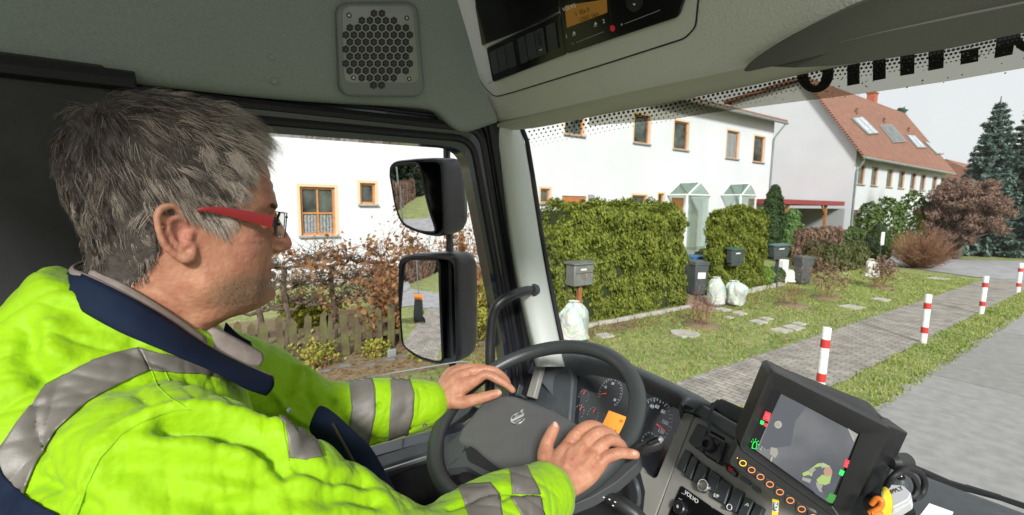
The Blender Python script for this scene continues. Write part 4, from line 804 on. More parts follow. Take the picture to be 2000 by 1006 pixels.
# ---- overhead console
d1 = nz((1.02, .10, .0)); upv = nz((0, -.5, .85)); PC = pl_of((-1.12, .70, 2.69), np.cross(d1, upv), d1)
crz = [(970, 240), (1000, 234), (1100, 210), (1240, 178), (1400, 146), (1511, 121), (1700, 75), (1850, 38), (2000, 10), (2200, -32)]
xs = np.array([970, 1000, 1050, 1100, 1170, 1240, 1320, 1400, 1511, 1600, 1700, 1850, 2000, 2200.])
seam = lambda t: (970-97*t**.8, 240-262*t)   # t 0 at crease, 1 at top
rows = []
bx = np.interp(xs, [970, 2200], [904, 2200])
rows.append([onglass(x, lerp(hdr, x), -.012) for x in bx])
rows.append([onglass(x, lerp(hdr, x)-4, -.030) for x in bx])
cr_ = [PC.px(x, lerp(crz, x)) for x in xs]
rows.append([a*.45+b*.55+np.array([0, 0, -.004]) for a, b in zip(rows[-1], cr_)]); rows.append([c-PC.n*.012 for c in cr_])
MB().grid(rows).build('header_trim', headr, truck, sub=1, ang=180)
rows = [[c-PC.n*.02+upv*-.003 for c in cr_], [c-PC.n*.004-upv*.001 for c in cr_]]
for t in (.03, .08, .3, .65, 1.0, 1.3):
    row = []
    for x in xs:
        sx, sy = seam(t); px = sx+(x-970)*(2200-sx)/(1230); py = lerp(crz, px)-262*t if px > 970 else sy-0
        py = sy+(lerp(crz, max(970, px))-240)*1.0; row.append(PC.px(px, py)+PC.n*(.006 if t < .05 else .012))
    rows.append(row)
con = MB().grid(rows).build('overhead_console', cons, truck, sub=2, ang=180)
tubepx('console_piping', [(seam(t)[0]-1, seam(t)[1], 1.20+.0*t) for t in ()], .004, seal) if 0 else None
MB().tube([PC.px(seam(t)[0], seam(t)[1])-PC.n*.002 for t in np.linspace(.0, 1.3, 14)], .006, 6).build('seam', headr, con)
H = .013
groove = rnd([(884, -12), (905, 62), (930, 125), (952, 166), (973, 186), (1010, 176), (1100, 148), (1200, 117), (1345, 70), (1366, 48), (1371, 0), (1373, -15)], 10, 3)
plate = MB().prism([PC.px(*p) for p in groove], PC.n, H-.006, H+.0012).build('console_plate', consp, con, bevel=.0)
MB().tube([PC.px(*p)+PC.n*(H+.0008) for p in groove], .0016, 6).build('groove', seal, plate)
slab('side_face', [(897, -10), (936, -10), (950, 84), (958, 90), (972, 152), (960, 160), (930, 100)], PC, H+.001, H+.003, consl, plate, bevel=.002)
slab('storage_flap', [(938, -10), (939, 12), (951, 85), (1050, 46), (1101, 18), (1104, -10)], PC, H+.001, H+.006, blkg, plate, bevel=.002)
slab('switch_frame', rnd([(960, 88), (1103, 20), (1117, 100), (972, 156)], 6), PC, H+.001, H+.007, blkg, plate, bevel=.002)
z7 = lambda a: (a[0]/4+900, a[1]/4)
swt = [((275, 385), (325, 362), (350, 540), (305, 558)), ((330, 360), (387, 335), (415, 512), (357, 538)), ((392, 333), (452, 300), (485, 488), (420, 512)), ((495, 280), (548, 253), (578, 450), (522, 475)), ((556, 250), (618, 222), (650, 420), (585, 447)), ((626, 218), (690, 190), (720, 392), (655, 418)), ((718, 178), (785, 148), (812, 352), (742, 385))]
swm = mat('switch_plastic', (.030, .036, .040), .45, bump=.1, bs=900)
for i, q in enumerate(swt):
    s_ = slab('switch', rnd([z7(a) for a in q], 2), PC, H+.006, H+.0115, swm, plate, bevel=.0012)
    if i == 5: 
        for j in range(7): y = 240+j*14; slab('grip_rib', [z7((650+j*1.5, y)), z7((680+j*1.5, y-8)), z7((682+j*1.5, y-2)), z7((652+j*1.5, y+6))], PC, H+.0115, H+.0122, seal, s_)
        slab('symbol', [z7((668, 362)), z7((688, 355)), z7((689, 361)), z7((669, 369))], PC, H+.0116, H+.012, whitep, s_)
tg = slab('tachograph', rnd([(1105, 9), (1117, 100), (1336, 27), (1350, -12), (1105, -12)], 8), PC, H+.001, H+.009, blkg, plate, bevel=.002)
amber = mat('amber_screen', (.28, .13, .02), .35, emis=.15); t_dark = mat('lcd_ink', (.05, .03, .01), .6)
slab('screen', rnd([(1117.5, 22), (1120, 48), (1199, 18), (1198, -8), (1117, 5)], 2), PC, H+.009, H+.0095, amber, tg, bevel=0)
a7 = 19.5
for s_, x, y, h, c_ in (('1  02e 0', 1150, 17, .011, t_dark), ('12507.1km', 1163, 27, .011, t_dark), ('VOLVO', 1125, 9, .0105, whitep), ('1', 1119.5, 65, .010, whitep), ('2', 1192, 35, .010, whitep)):
    text(s_, PC, x, y, h, c_, tg, ang=a7, c=H+.0097)
for x, y in ((1134, 59), (1176, 41)):
    slab('symbol', [(x-3, y+2), (x+3, y-.5), (x, y-5)], PC, H+.0096, H+.0099, whitep, tg); slab('symbol', [(x-3, y+5), (x+3, y+2.5), (x+3, y+1.7), (x-3, y+3.9)], PC, H+.0096, H+.0099, whitep, tg)
for a, b in (((1138, 76.5), (1192, 55)), ((1233, 39.5), (1302, 12.5))): MB().tube([PC.px(*a)+PC.n*(H+.0098), PC.px(*b)+PC.n*(H+.0098)], .0005, 4).build('slot_line', greyp, tg)
for p, r_, m_ in (((1209, 48.5), .0056, redl), ((1131, 78.5), .0015, greyp), ((1227, 41), .0018, greyp)): MB().lathe(PC.px(*p)+PC.n*(H+.009), PC.n, [(r_, 0), (r_, .0012), (r_*.7, .0018)], 16).build('button', m_, tg)
MB().lathe(PC.px(1252, -3)+PC.n*(H+.009), PC.n, [(.017, 0), (.016, .003), (.002, .0032)], 24).build('button', blk, tg); slab('symbol', [(1250, 0), (1256, -1), (1254, 3.5)], PC, H+.0125, H+.0128, whitep, tg)
MB().tube([PC.px(1202, -5)+PC.n*(H+.0095), PC.px(1207, 40)+PC.n*(H+.0095)], .0008, 5).build('slot_line', seal, tg)
# shade on the right of the padded console and header, added as dark slabs
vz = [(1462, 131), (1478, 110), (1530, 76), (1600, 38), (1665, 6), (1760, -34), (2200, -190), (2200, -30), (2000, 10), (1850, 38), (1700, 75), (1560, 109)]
slab('shade_slab', rnd(vz, 22, 5), PC, .010, .030, conshade, truck, bevel=.009, seg=4)
GPl = pl_of(PC.px(1600, 96)+PC.n*.016, (0, -1, -.5)); slab('header_shade_cover', rnd([(1490, 126), (1560, 100), (1720, 60), (2000, 2), (2200, -40), (2200, 12), (2000, 60), (1850, 92), (1700, 116), (1628, 124), (1560, 128), (1518, 126)], 9), GPl, 0, .012, conshade, truck, bevel=.005, seg=3)  # rounded cover drawn out along the header as a dark band of shade
# ---- dashboard
PD = pl_of((-.62, .86, 1.98), (-.10, -.85, .5), (1, 0, 0))       # instrument cluster plane
z9 = lambda a: (a[0]/2.749+800, a[1]/2.749+640)
z8 = lambda a: (a[0]/2.749+1300, a[1]/2.749+640)
zs = lambda a: (a[0]/4.45+1200, a[1]/4.45+780)
pt = PD.px(1350, 812); PP = pl_of(pt, (-.16, -.82, .54), (1, 0, -.1))   # centre panel plane
# top of the dash, from the hood to the windscreen
db = MB()
top = [(1055, 690), (1113, 694), (1170, 697), (1235, 711), (1309, 745), (1378, 777), (1450, 812), (1560, 850), (1700, 880), (1775, 912), (1870, 948), (2000, 996), (2200, 1075)]
kd = [0 if x < 1390 else .5 if x < 1500 else 1 for x, y in top]
rows = [[onglass(x, y+6, -.03)+np.array([0, .03, -.02]) for x, y in top], [onglass(x, y+2, -.035) for x, y in top], [onglass(x, y+2+20*k, -.05-.05*k)+np.array([0, 0, -.01*(1-k)]) for (x, y), k in zip(top, kd)], [onglass(x, y+3+57*k, -.052-.15*k)+np.array([0, 0, -.05+.02*k]) for (x, y), k in zip(top, kd)], [onglass(x, y+4+156*k, -.053-.2*k)+np.array([0, 0, -.3+.1*k]) for (x, y), k in zip(top, kd)]]
MB().grid(rows).build('dashboard', dash, truck, sub=1, ang=180)
MB().box((-.55, .97, 1.45), (1.1, .10, .7)).build('bulkhead', seal, truck)
# hood over the instruments
oh = [(1033, 735), (1036, 708), (1060, 700), (1113, 694), (1170, 697), (1235, 711), (1309, 745), (1378, 777), (1386, 792), (1372, 806)]
ih = [(1076, 745), (1074, 722), (1084, 713), (1122, 711), (1172, 716), (1232, 731), (1300, 764), (1352, 789), (1360, 798), (1352, 806)]
dh = [(1098, 800), (1098, 770), (1104, 742), (1129, 731), (1172, 733), (1224, 748), (1282, 776), (1338, 806), (1338, 812), (1330, 830)]
rows = [[PD.px(*p)-PD.n*.05 for p in oh], [PD.px(*p)+PD.n*.045 for p in oh], [PD.px((a[0]+b[0])/2, (a[1]+b[1])/2)+PD.n*.062 for a, b in zip(oh, ih)], [PD.px(*p)+PD.n*.055 for p in ih], [PD.px(*p)+PD.n*.0 for p in dh]]
MB().grid(rows).build('instrument_hood', dash, truck, sub=2, ang=180)
# cluster face
cl = slab('instrument_cluster', rnd([(1096, 722), (1129, 727), (1222, 745), (1346, 805), (1300, 940), (1276, 934), (1180, 880), (1090, 830)], 6), PD, -.01, .0, mat('cluster_face', (.012, .014, .018), .12, (.02, .022, .026), vs=10, coat=.3))
cgl = mat('gauge_print', (.55, .60, .66), .5); ndl = mat('needle', (.85, .06, .05), .4, emis=.25)
def gauge(cx, cy, rx, a0, a1, nt, nums, nd, par=cl, ry=None):
    c0 = PD.px(cx, cy); e1 = nz(PD.px(cx+10, cy+2)-c0); e1 = np.array(PD.x); e2 = np.cross(PD.n, e1); r_ = rx
    g_ = MB()
    for i in range(nt+1):
        a = math.radians(a0+(a1-a0)*i/nt); d = e1*math.cos(a)+e2*math.sin(a); w_ = np.cross(PD.n, d); l0 = .86 if i % 2 == 0 else .92
        g_.prism([c0+d*r_*l0-w_*.0005, c0+d*r_-w_*.0005, c0+d*r_+w_*.0005, c0+d*r_*l0+w_*.0005], PD.n, .0004, .0008)
    gg = g_.build('gauge', cgl, par, smooth=False)
    for s_, a in nums:
        a = math.radians(a); d = e1*math.cos(a)+e2*math.sin(a); q = proj(c0+d*r_*.66); q1 = proj(c0+d*r_*.66+e1*.01); text(s_, PD, q[0], q[1], r_*.24, cgl, gg, ang=math.degrees(math.atan2(-(q1[1]-q[1]), q1[0]-q[0])), c=.0008)
    a = math.radians(nd); d = e1*math.cos(a)+e2*math.sin(a); w_ = np.cross(PD.n, d); MB().prism([c0-w_*.0012+d*r_*.3, c0+d*r_*.85-w_*.0005, c0+d*r_*.85+w_*.0005, c0+w_*.0012+d*r_*.3], PD.n, .002, .003).build('needle', ndl, gg, smooth=False)
    g_ = MB(); n_ = 48; g_.grid([[c0+k*(e1*math.cos(a)+e2*math.sin(a))+PD.n*.0004 for a in np.radians(np.linspace(a0, a1, n_))] for k in (r_*1.03, r_*1.045)]); g_.build('gauge_ring', greyp, gg)
gauge(1275, 822, .052, 215, -35, 24, (('40', 120), ('60', 95), ('80', 58), ('100', 15), ('120', -22)), -10)
gauge(1192, 768, .040, 215, -35, 20, (('10', 160), ('20', 100), ('30', -25)), 205)
for c_, nd in (((1140, 775), 100), ((1131, 805), 75), ((1158, 810), 80), ((1330, 855), 190), ((1268, 862), 60)): gauge(*c_, .020, 200, -20, 8, (), nd)
ds = slab('screen', [(1190, 802), (1225, 815), (1208, 852), (1173, 838)], PD, .0006, .0014, mat('orange_screen', (.75, .26, .03), .4, emis=.55), cl)
text('(N', PD, 1214, 823, .011, t_dark, ds, ang=-20, c=.0016); text('a=', PD, 1204, 841, .009, t_dark, ds, ang=-20, c=.0016)
slab('symbol', [(1240, 872), (1236, 868), (1236, 876)], PD, .0006, .0014, mat('orange_lamp', (.9, .3, .02), .4, emis=.6), cl)
# vent at the left of the cluster, with its grey strip
slab('dash_end', rnd([(1030, 712), (1060, 698), (1112, 694), (1128, 740), (1120, 850), (1010, 850), (1005, 790)], 6), PD, -.06, .02, dash, bevel=.006)
vt = slab('air_vent', rnd([z9(a) for a in ((640, 190), (752, 205), (700, 395), (600, 330))], 5), PD, .02, .05, dash, bevel=.004)
for i in range(7):
    x = 688+i*8; slab('vane', [z9((x, 222-i)), z9((x+3.4, 222-i)), z9((x-25, 385)), z9((x-29, 385))], PD, .05, .053, seal, vt)
slab('vane_frame', rnd([z9(a) for a in ((676, 212), (748, 222), (706, 396), (650, 380))], 3), PD, .0495, .0505, seal, vt)
slab('vent_trim', rnd([z9(a) for a in ((762, 196), (797, 203), (745, 412), (705, 402))], 2), PD, .045, .062, trim, bevel=.003)
lv = slab('light_switch', rnd([z9(a) for a in ((520, 330), (560, 285), (640, 290), (680, 340), (660, 400), (540, 350))], 4), PD, .02, .07, dash, bevel=.006); slab('switch_tab', rnd([z9(a) for a in ((615, 280), (635, 272), (682, 330), (668, 350))], 2), PD, .07, .078, blk, lv, bevel=.002); text('D', PD, *z9((640, 312)), .006, whitep, lv, c=.0785)
slab('door_switches', rnd([z9(a) for a in ((160, 480), (300, 440), (380, 430), (350, 470), (220, 560), (150, 580))], 5), PD, .0, .03, dash, bevel=.004)
# hood end caps and top caps
slab('hood_cap', [zs(a) for a in ((628, 112), (655, 60), (705, 5), (795, 12), (800, 68), (712, 142), (640, 128))], PP, -.02, .020, dashl, bevel=.005, seg=3)
slab('panel_cap', [zs(a) for a in ((738, 128), (812, 72), (1115, 242), (1300, 350), (1250, 430), (1060, 362), (760, 158))], PP, -.02, .020, dashl, bevel=.005, seg=3)
slab('dash_box', [zs(a) for a in ((800, 12), (900, -30), (1200, 100), (1190, 170), (1115, 235), (900, 120))], PP, -.06, -.012, blk, bevel=.003)
slab('red_label', [zs(a) for a in ((1152, 100), (1178, 108), (1172, 150), (1156, 142))], PP, -.012, -.010, redl, smooth=False); slab('yellow_label', [zs(a) for a in ((1040, 30), (1200, 84), (1198, 92), (1040, 40))], PP, -.012, -.010, mat('yellow_label', (.6, .5, .1), .5), smooth=False)
tg1 = slab('cluster_trim', rnd([zs(a) for a in ((630, 128), (712, 150), (540, 600), (380, 1020), (240, 1300), (-40, 1300), (180, 1000), (170, 880), (200, 740), (160, 590), (190, 556), (250, 590), (275, 640), (365, 698), (395, 690))], 4, 3), PP, -.012, .010, trim, bevel=.004)
cpn = [zs(a) for a in ((722, 158), (1062, 372), (1300, 520), (1700, 850), (1800, 1300), (300, 1300), (420, 950), (560, 560))]
cpanel = slab('centre_panel', rnd(cpn, 5), PP, -.012, .009, trim, bevel=.004)
tubepx('panel_gap', [], .001, seal) if 0 else None
def sw(q, mt=swm, r=3, h=.020, par=cpanel, nm='switch'): return slab(nm, rnd([zs(a) for a in q], r), PP, .008, h, mt, par, bevel=.0022, seg=2)
for q in (((770, 236), (860, 285), (800, 460), (752, 455), (688, 392)), ((665, 458), (715, 490), (650, 665), (585, 615)), ((718, 517), (775, 545), (710, 725), (652, 690)), ((785, 575), (865, 615), (800, 785), (725, 735))): sw(q)
slab('switch_bank', rnd([zs(a) for a in ((765, 230), (990, 352), (905, 560), (682, 400))], 3), PP, .0085, .0095, seal, cpanel)
s1 = sw(((900, 645), (975, 695), (925, 860), (850, 800))); s2 = sw(((978, 712), (1065, 765), (1010, 945), (895, 880))); text('E/P', PP, *zs((940, 868)), .0085, whitep, s2, ang=-20, c=.0205)
s3 = sw(((1105, 795), (1170, 830), (1110, 1010), (1010, 985))); s4 = sw(((1195, 875), (1262, 915), (1190, 1090), (1110, 1040))); sw(((1285, 930), (1345, 970), (1290, 1120), (1210, 1090)))
c0 = PP.px(*zs((1055, 965)))+PP.n*.0205; MB().tube([c0+.0048*(PP.x*math.cos(a)+PP.y*math.sin(a)) for a in np.linspace(0, 6.28, 17)[:-1]], .0006, 4, close=True).build('symbol', whitep, s3); text('P', PP, *zs((1205, 950)), .010, whitep, s4, ang=-60, c=.0205)
kp = PP.px(*zs((838, 783)))+PP.n*.009; MB().lathe(kp, PP.n, [(.0125, 0), (.0125, .016), (.011, .018), (.0095, .018), (.009, .013), (.001, .013)], 28).build('push_knob', chrome, cpanel); MB().lathe(kp+PP.n*.0132, PP.n, [(.0088, 0), (.0085, .001), (.002, .0015)], 20).build('knob_cap', mat('bronze_cap', (.22, .20, .16), .4, metal=.6), cpanel)
hz_ = sw(((1020, 600), (1110, 655), (1090, 700), (1010, 640)), blkg, h=.018); slab('hazard_button', rnd([zs(a) for a in ((1038, 604), (1085, 635), (1070, 655), (1035, 632))], 2), PP, .018, .019, redl, hz_)
for q in (((1150, 690), (1225, 740), (1200, 765), (1130, 715)), ((1240, 765), (1310, 805), (1295, 835), (1235, 795))): sw(q, dashl, h=.017)
rd = slab('radio', rnd([zs(a) for a in ((612, 762), (900, 965), (1250, 1180), (1150, 1400), (380, 1400), (515, 990))], 5), PP, .0092, .0125, blkg, cpanel, bevel=.002)
text('VOLVO', PP, *zs((702, 866)), .0105, whitep, rd, ang=-38, c=.0130)
q = PP.px(*zs((620, 965)))+PP.n*.0125; kb = MB().lathe(q, PP.n, [(.0135, 0), (.013, .010), (.011, .012), (.001, .012)], 28).build('volume_knob', blk, rd); text('0', PP, *zs((618, 965)), .008, whitep, kb, c=.0255)
for a in ((632, 835), (607, 880), (575, 945), (560, 985)): slab('symbol', [zs((a[0]-14, a[1]-8)), zs((a[0]+14, a[1]+8)), zs((a[0]+12, a[1]+13)), zs((a[0]-16, a[1]-3))], PP, .0126, .0130, greyp, rd)
# column, stalks
MB().tube([(-.68, .57, 1.96), (-.67, .74, 1.80), (-.66, .90, 1.66)], [.035, .06, .07], 20).build('steering_column', seal, truck)
MB().grid([[P(x, y, d) for x, y, d in r_] for r_ in (((1040, 940, 1.0), (1160, 905, .92), (1245, 900, .86), (1260, 960, .84)), ((1000, 1040, .98), (1160, 1010, .88), (1246, 1010, .84), (1250, 1060, .83)))]).build('column_shroud', seal, truck)
tubepx('wiper_stalk', [(1150, 950, .78), (1185, 970, .74), (1215, 985, .72), (1240, 1003, .71), (1265, 1030, .70)], [.006, .010, .012, .012, .011], blk, sides=14)
sk2 = tubepx('retarder_stalk', [(1180, 922, .82), (1215, 897, .765), (1240, 883, .745), (1265, 873, .735), (1285, 864, .73), (1293, 862, .729)], [.006, .0085, .0098, .0115, .0125, .008], blk, sides=16)
tubepx('stalk_button', [(1268, 866, .722), (1287, 858, .717)], .0045, blkg, sk2); tubepx('stalk_end', [(1288, 860, .722), (1293, 856, .720)], [.006, .004], chrome, sk2)
tubepx('key_ring_cable', [(1235, 930, .80), (1245, 950, .78), (1247, 980, .78), (1235, 1000, .79), (1222, 1010, .80)], .0045, dash, sm=4)
sy = PD; kn = pl_of(P(1190, 985, .73), (.1, -.8, .5))
for p in ((1186, 972), (1197, 976), (1208, 981), (1204, 988)): slab('symbol', [(p[0], p[1]), (p[0]+2.5, p[1]+1), (p[0]+2, p[1]+3), (p[0]-.5, p[1]+2)], kn, .012, .0135, whitep)
# ---- steering wheel
WC = np.array([-.711, .535, 2.022]); wa = .452; WN = np.array([0, -math.sin(wa), math.cos(wa)]); WP = Plane(WC, WN, (1, 0, 0)); WR = .2195
rimm = mat('rim_leather', (.030, .036, .036), .42, (.036, .042, .042), vs=20, bump=.35, bs=900); hubm = mat('hub_plastic', (.085, .088, .086), .55, (.095, .098, .095), vs=25, bump=.8, bs=1300); spkm = mat('spoke_plastic', (.05, .055, .056), .5, bump=.3, bs=900)
sw_ = empty('steering_wheel', (0, 0, 0)); sw_.parent = truck
MB().tube([WC+WR*(WP.x*math.cos(a)+WP.y*math.sin(a)) for a in np.linspace(0, 2*math.pi, 97)[:-1]], .0168, 18, close=True).build('rim', rimm, sw_)
hub = slab('hub', rnd([(940, 778), (958, 767), (1000, 765), (1075, 792), (1140, 828), (1172, 850), (1180, 880), (1160, 925), (1110, 975), (1060, 968), (992, 924), (940, 885), (917, 864), (887, 857), (892, 838)], 14, 5), WP, -.045, -.006, hubm, sw_, bevel=.012, seg=5)
slab('lower_hub', rnd([(900, 880), (990, 925), (1085, 985), (1060, 1010), (960, 985), (880, 915)], 8), WP, -.06, -.03, seal, sw_, bevel=.006)
for q in (((846, 905), (852, 862), (878, 852), (893, 836), (905, 855), (893, 885), (868, 905), (856, 925)), ((892, 880), (918, 858), (992, 920), (1000, 935), (990, 950), (905, 900), (866, 905)),
          ((1140, 850), (1190, 880), (1240, 850), (1245, 890), (1200, 930), (1150, 960), (1100, 980), (1120, 900))):
    slab('spoke', rnd(q, 8), WP, -.035, -.014, spkm, sw_, bevel=.007, seg=4)
slab('spoke_recess', rnd([z9(a) for a in ((285, 632), (322, 606), (520, 735), (527, 775), (500, 783), (300, 690))], 5), WP, -.014, -.0125, seal, sw_)
B0 = WP.px(1010, 814)+WN*-.005; e1 = nz(WP.px(1022, 809)-WP.px(1000, 820)); e2 = np.cross(WN, e1); rb = .0145
bd = MB().tube([B0+rb*(e1*math.cos(a)+e2*math.sin(a)) for a in np.linspace(0, 6.283, 33)[:-1]], .0024, 8, close=True).prism([B0-e1*rb*1.0-e2*.0034, B0+e1*rb*1.0-e2*.0034, B0+e1*rb*1.0+e2*.0034, B0-e1*rb*1.0+e2*.0034], WN, -.001, .002)
for s in (-1, 1): bd.prism([B0+e2*s*.0060-e1*.009, B0+e2*s*.0060+e1*.009, B0+e2*s*.0072+e1*.008, B0+e2*s*.0072-e1*.008], WN, -.001, .0012)
ar = B0+(e1*.7+e2*.7)*rb; bd.prism([ar, ar+e1*.006+e2*.0015, ar+e1*.008+e2*.008, ar+e1*.0015+e2*.006], WN, -.001, .0024); bd.build('badge', chrome, hub)
# ---- mirrors
MM = np.array([-1.42, .50, 2.3]); mglass = mat('mirror_glass', (.93, .94, .94), .01, metal=1, spec=1)
def mirror(glass, house, refl, point, thick):
    c = on(*point, (1, 0, 0), -1.42); n = nz(nz(CP-c)+nz(refl)); pl = Plane(c, n, (0, 1, 0)); m = empty('side_mirror', (0, 0, 0)); m.parent = truck
    hp = [pl.px(*p) for p in rnd(house, 14, 5)]; cc = sum(hp)/len(hp); back = -n; k = len(hp); rows = []
    for s, d in ((.90, 0.0), (.97, .004), (1.0, -.002), (1.0, -.02), (1.0, -.06), (.97, -.085), (.85, -.11), (.55, -.125), (.1, -.13)): rows.append([cc+(p-cc)*s+n*(d*thick) for p in hp]+[cc+(hp[0]-cc)*s+n*(d*thick)])
    MB().grid(rows).build('housing', mirm, m, ang=60)
    gp_ = [pl.px(*p) for p in rnd(glass, 12, 5)]; gc = sum(gp_)/len(gp_); R_ = 2.2; rws = []
    for s in np.linspace(0, 1, 9):
        rws.append([gc+(p-gc)*s+n*(.012-(np.linalg.norm((p-gc)*s)**2)/(2*R_)) for p in gp_+[gp_[0]]])
    o = MB().grid(rws).build('mirror_glass', mglass, m, ang=180); o['label'] = 'reflecting glass showing the pavement behind the truck'
    MB().tube([p+n*(.010-(np.linalg.norm(p-gc)**2)/(2*R_)) for p in gp_], .0045, 6, close=True).build('glass_rim', seal, m); return pl, n, c
mirm = mat('mirror_housing', (.022, .025, .030), .36, (.028, .031, .036), vs=8, bump=.15, bs=500)
zm = lambda a: (a[0]/2.096+740, a[1]/2.096+280)
m1 = mirror([zm(a) for a in ((50, 112), (82, 86), (168, 80), (182, 120), (196, 190), (215, 270), (240, 352), (232, 364), (170, 358), (105, 328), (78, 265))],
       [zm(a) for a in ((42, 98), (62, 72), (160, 62), (250, 58), (262, 80), (268, 200), (272, 350), (262, 384), (200, 378), (118, 352), (85, 318), (60, 230))], (-.26, -1, -.12), (815, 385), 1.35)
m2 = mirror([zm(a) for a in ((108, 492), (130, 473), (248, 476), (256, 600), (264, 780), (266, 888), (240, 893), (170, 872), (104, 830), (96, 700))],
       [zm(a) for a in ((82, 475), (108, 456), (250, 450), (300, 455), (318, 478), (322, 640), (326, 880), (312, 905), (235, 905), (150, 880), (92, 828), (80, 640))], (-.36, -1, -.30), (830, 600), 1.2)
tubepx('mirror_pole', [(872, 268, 1.62), (873, 320, 1.62), (878, 470, 1.62), (880, 620, 1.62), (884, 720, 1.62), (886, 760, 1.62)], .0135, mirm)
tubepx('mirror_arm', [(872, 290, 1.62), (905, 282, 1.58), (930, 280, 1.50)], .012, mirm)
# lower dash tray on the right with wiper behind the glass
tr_ = [(1760, 905), (1870, 945), (2000, 992), (2200, 1070)]
tray = MB().grid([[onglass(x, y+10, -.03) for x, y in tr_], [onglass(x, y+24, -.05)+np.array([0, 0, .004]) for x, y in tr_], [onglass(x-10, y+50, -.09)+np.array([0, 0, -.035]) for x, y in tr_], [onglass(x-20, y+100, -.16)+np.array([0, 0, -.04]) for x, y in tr_], [onglass(x-40, y+160, -.24)+np.array([0, 0, 0]) for x, y in tr_]]).build('dash_tray', dash, truck, sub=1, ang=180)
wb = MB().tube([onglass(*z8(a), .03) for a in ((1290, 735), (1390, 775), (1520, 838), (1640, 870), (1800, 915), (1924, 955), (2100, 1010))], [.007, .006, .008, .006, .005, .005, .005], 6).tube([onglass(*z8(a), .022) for a in ((1400, 800), (1560, 862), (1740, 900), (1924, 965), (2100, 1025))], .003, 5).tube([onglass(*z8(a), .04) for a in ((1500, 840), (1620, 850), (1800, 905))], .003, 5); wb.build('wiper', seal, truck)
# ================================================================== MONITOR AND LOOSE THINGS
mq = [(1502, 716), (1738, 829), (1641, 1014), (1424, 901)]; rr_ = [ray(*p) for p in mq]
dd = np.linalg.solve(np.stack([rr_[1], rr_[3], -rr_[2]], 1), rr_[0]); dd = [1, dd[0], dd[2], dd[1]]; mp_ = [rr_[i]*dd[i] for i in range(4)]; sc_ = .165/np.linalg.norm(mp_[1]-mp_[0])
MP = [CP+p*sc_ for p in mp_]; mn = np.cross(MP[1]-MP[0], MP[3]-MP[0]); MPL = pl_of(MP[0], mn, MP[1]-MP[0])
mon = empty('monitor', tuple(P(1650, 990, .60)), label='black camera monitor with a row of orange ringed buttons mounted on the dashboard', cat='monitor')
z5 = lambda a: (a[0]/3.288+1380, a[1]/3.288+700)
mblk = mat('monitor_case', (.012, .0125, .0125), .42, (.015, .016, .016), vs=30, bump=.4, bs=1500); mdark = mat('monitor_bezel', (.018, .020, .020), .5, bump=.2, bs=1500)
def ms(name, px, h0, h1, mt, par=mon, **k): return slab(name, px, MPL, h0, h1, mt, par, **k)
# bezel as a sloping frame
o4 = rnd([z5(a) for a in ((398, 50), (1172, 430), (868, 1030), (195, 545))], 12, 5); i4 = rnd([z5(a) for a in ((420, 196), (985, 480), (805, 950), (262, 562))], 3, 5)
m4 = [((a[0]*.72+b[0]*.28), (a[1]*.72+b[1]*.28)) for a, b in zip(o4, i4)]
def lp(px, h): return [MPL.px(*p)+MPL.n*h for p in px+[px[0]]]
MB().grid([lp(o4, -.012), lp(o4, .006), lp([((a[0]*.97+b[0]*.03), (a[1]*.97+b[1]*.03)) for a, b in zip(o4, i4)], .010), lp(m4, .0095), lp(i4, .001), lp(i4, -.004)]).build('bezel', mblk, mon, ang=30)
ms('display_glass', [z5(a) for a in ((400, 180), (1000, 470), (812, 975), (240, 560))], -.006, -.0005, blkg)
scr = mat('camera_picture', (.050, .054, .063), .35, (.125, .13, .135), vs=9, detail=3, lo=.35, hi=.72, emis=0); 
N_ = scr.node_tree.nodes; N_['Principled BSDF'].inputs['Emission Strength'].default_value = .35; scr.node_tree.links.new(N_['Mix'].outputs[0] if 'Mix' in N_ else [n for n in N_ if n.type == 'MIX_RGB'][0].outputs[0], N_['Principled BSDF'].inputs['Emission Color'])
pic = ms('screen', [z5(a) for a in ((478, 225), (972, 487), (790, 930), (318, 590))], -.0004, .0002, scr, smooth=False)
flat = lambda n, c, e=.5: mat(n, c, .5, emis=e)
sg = flat('screen_grey', (.22, .22, .21)); s2_ = flat('screen_light', (.20, .195, .175), .25); sdk = flat('screen_dark', (.05, .055, .07)); sgr = flat('screen_green', (.02, .55, .08), .7); srd = flat('screen_red', (.55, .03, .04), .6); slim = flat('screen_lime', (.22, .30, .10), .25); sfc = flat('screen_skin', (.27, .16, .13), .25); slg = flat('screen_lawn', (.03, .16, .03), .5)
def bit(nm, pts, mt, par=pic, h=.0004): return ms(nm, [z5(a) for a in pts], h-.0003, h+.0002, mt, par, smooth=False)
bit('picture_patch', ((478, 226), (640, 312), (570, 400), (540, 560), (330, 590)), flat('screen_road', (.055, .06, .07), .3), h=.0003)
bit('picture_patch', ((905, 447), (972, 487), (945, 532)), s2_); bit('picture_patch', ((905, 447), (913, 452), (950, 528), (943, 532)), sg, h=.0006)
bit('picture_patch', ((600, 700), (660, 720), (790, 930), (700, 870), (660, 820)), flat('screen_shade', (.06, .065, .085), .3), h=.0003)
bit('manhole', [(459+24*math.cos(a), 424+24*math.sin(a)) for a in np.arange(16)*.3927], sg); bit('manhole_core', [(458+17*math.cos(a), 423+17*math.sin(a)) for a in np.arange(16)*.3927], s2_, h=.0007)
bit('figure_post', ((412, 568), (452, 576), (460, 610), (440, 640), (405, 612)), s2_); bit('figure_post', ((418, 628), (426, 632), (416, 662), (408, 656)), sg)
for q in (((350, 560), (362, 570), (352, 580)), ((366, 578), (374, 572), (372, 590)), ((338, 572), (360, 584), (342, 590))): bit('figure_post', q, s2_)
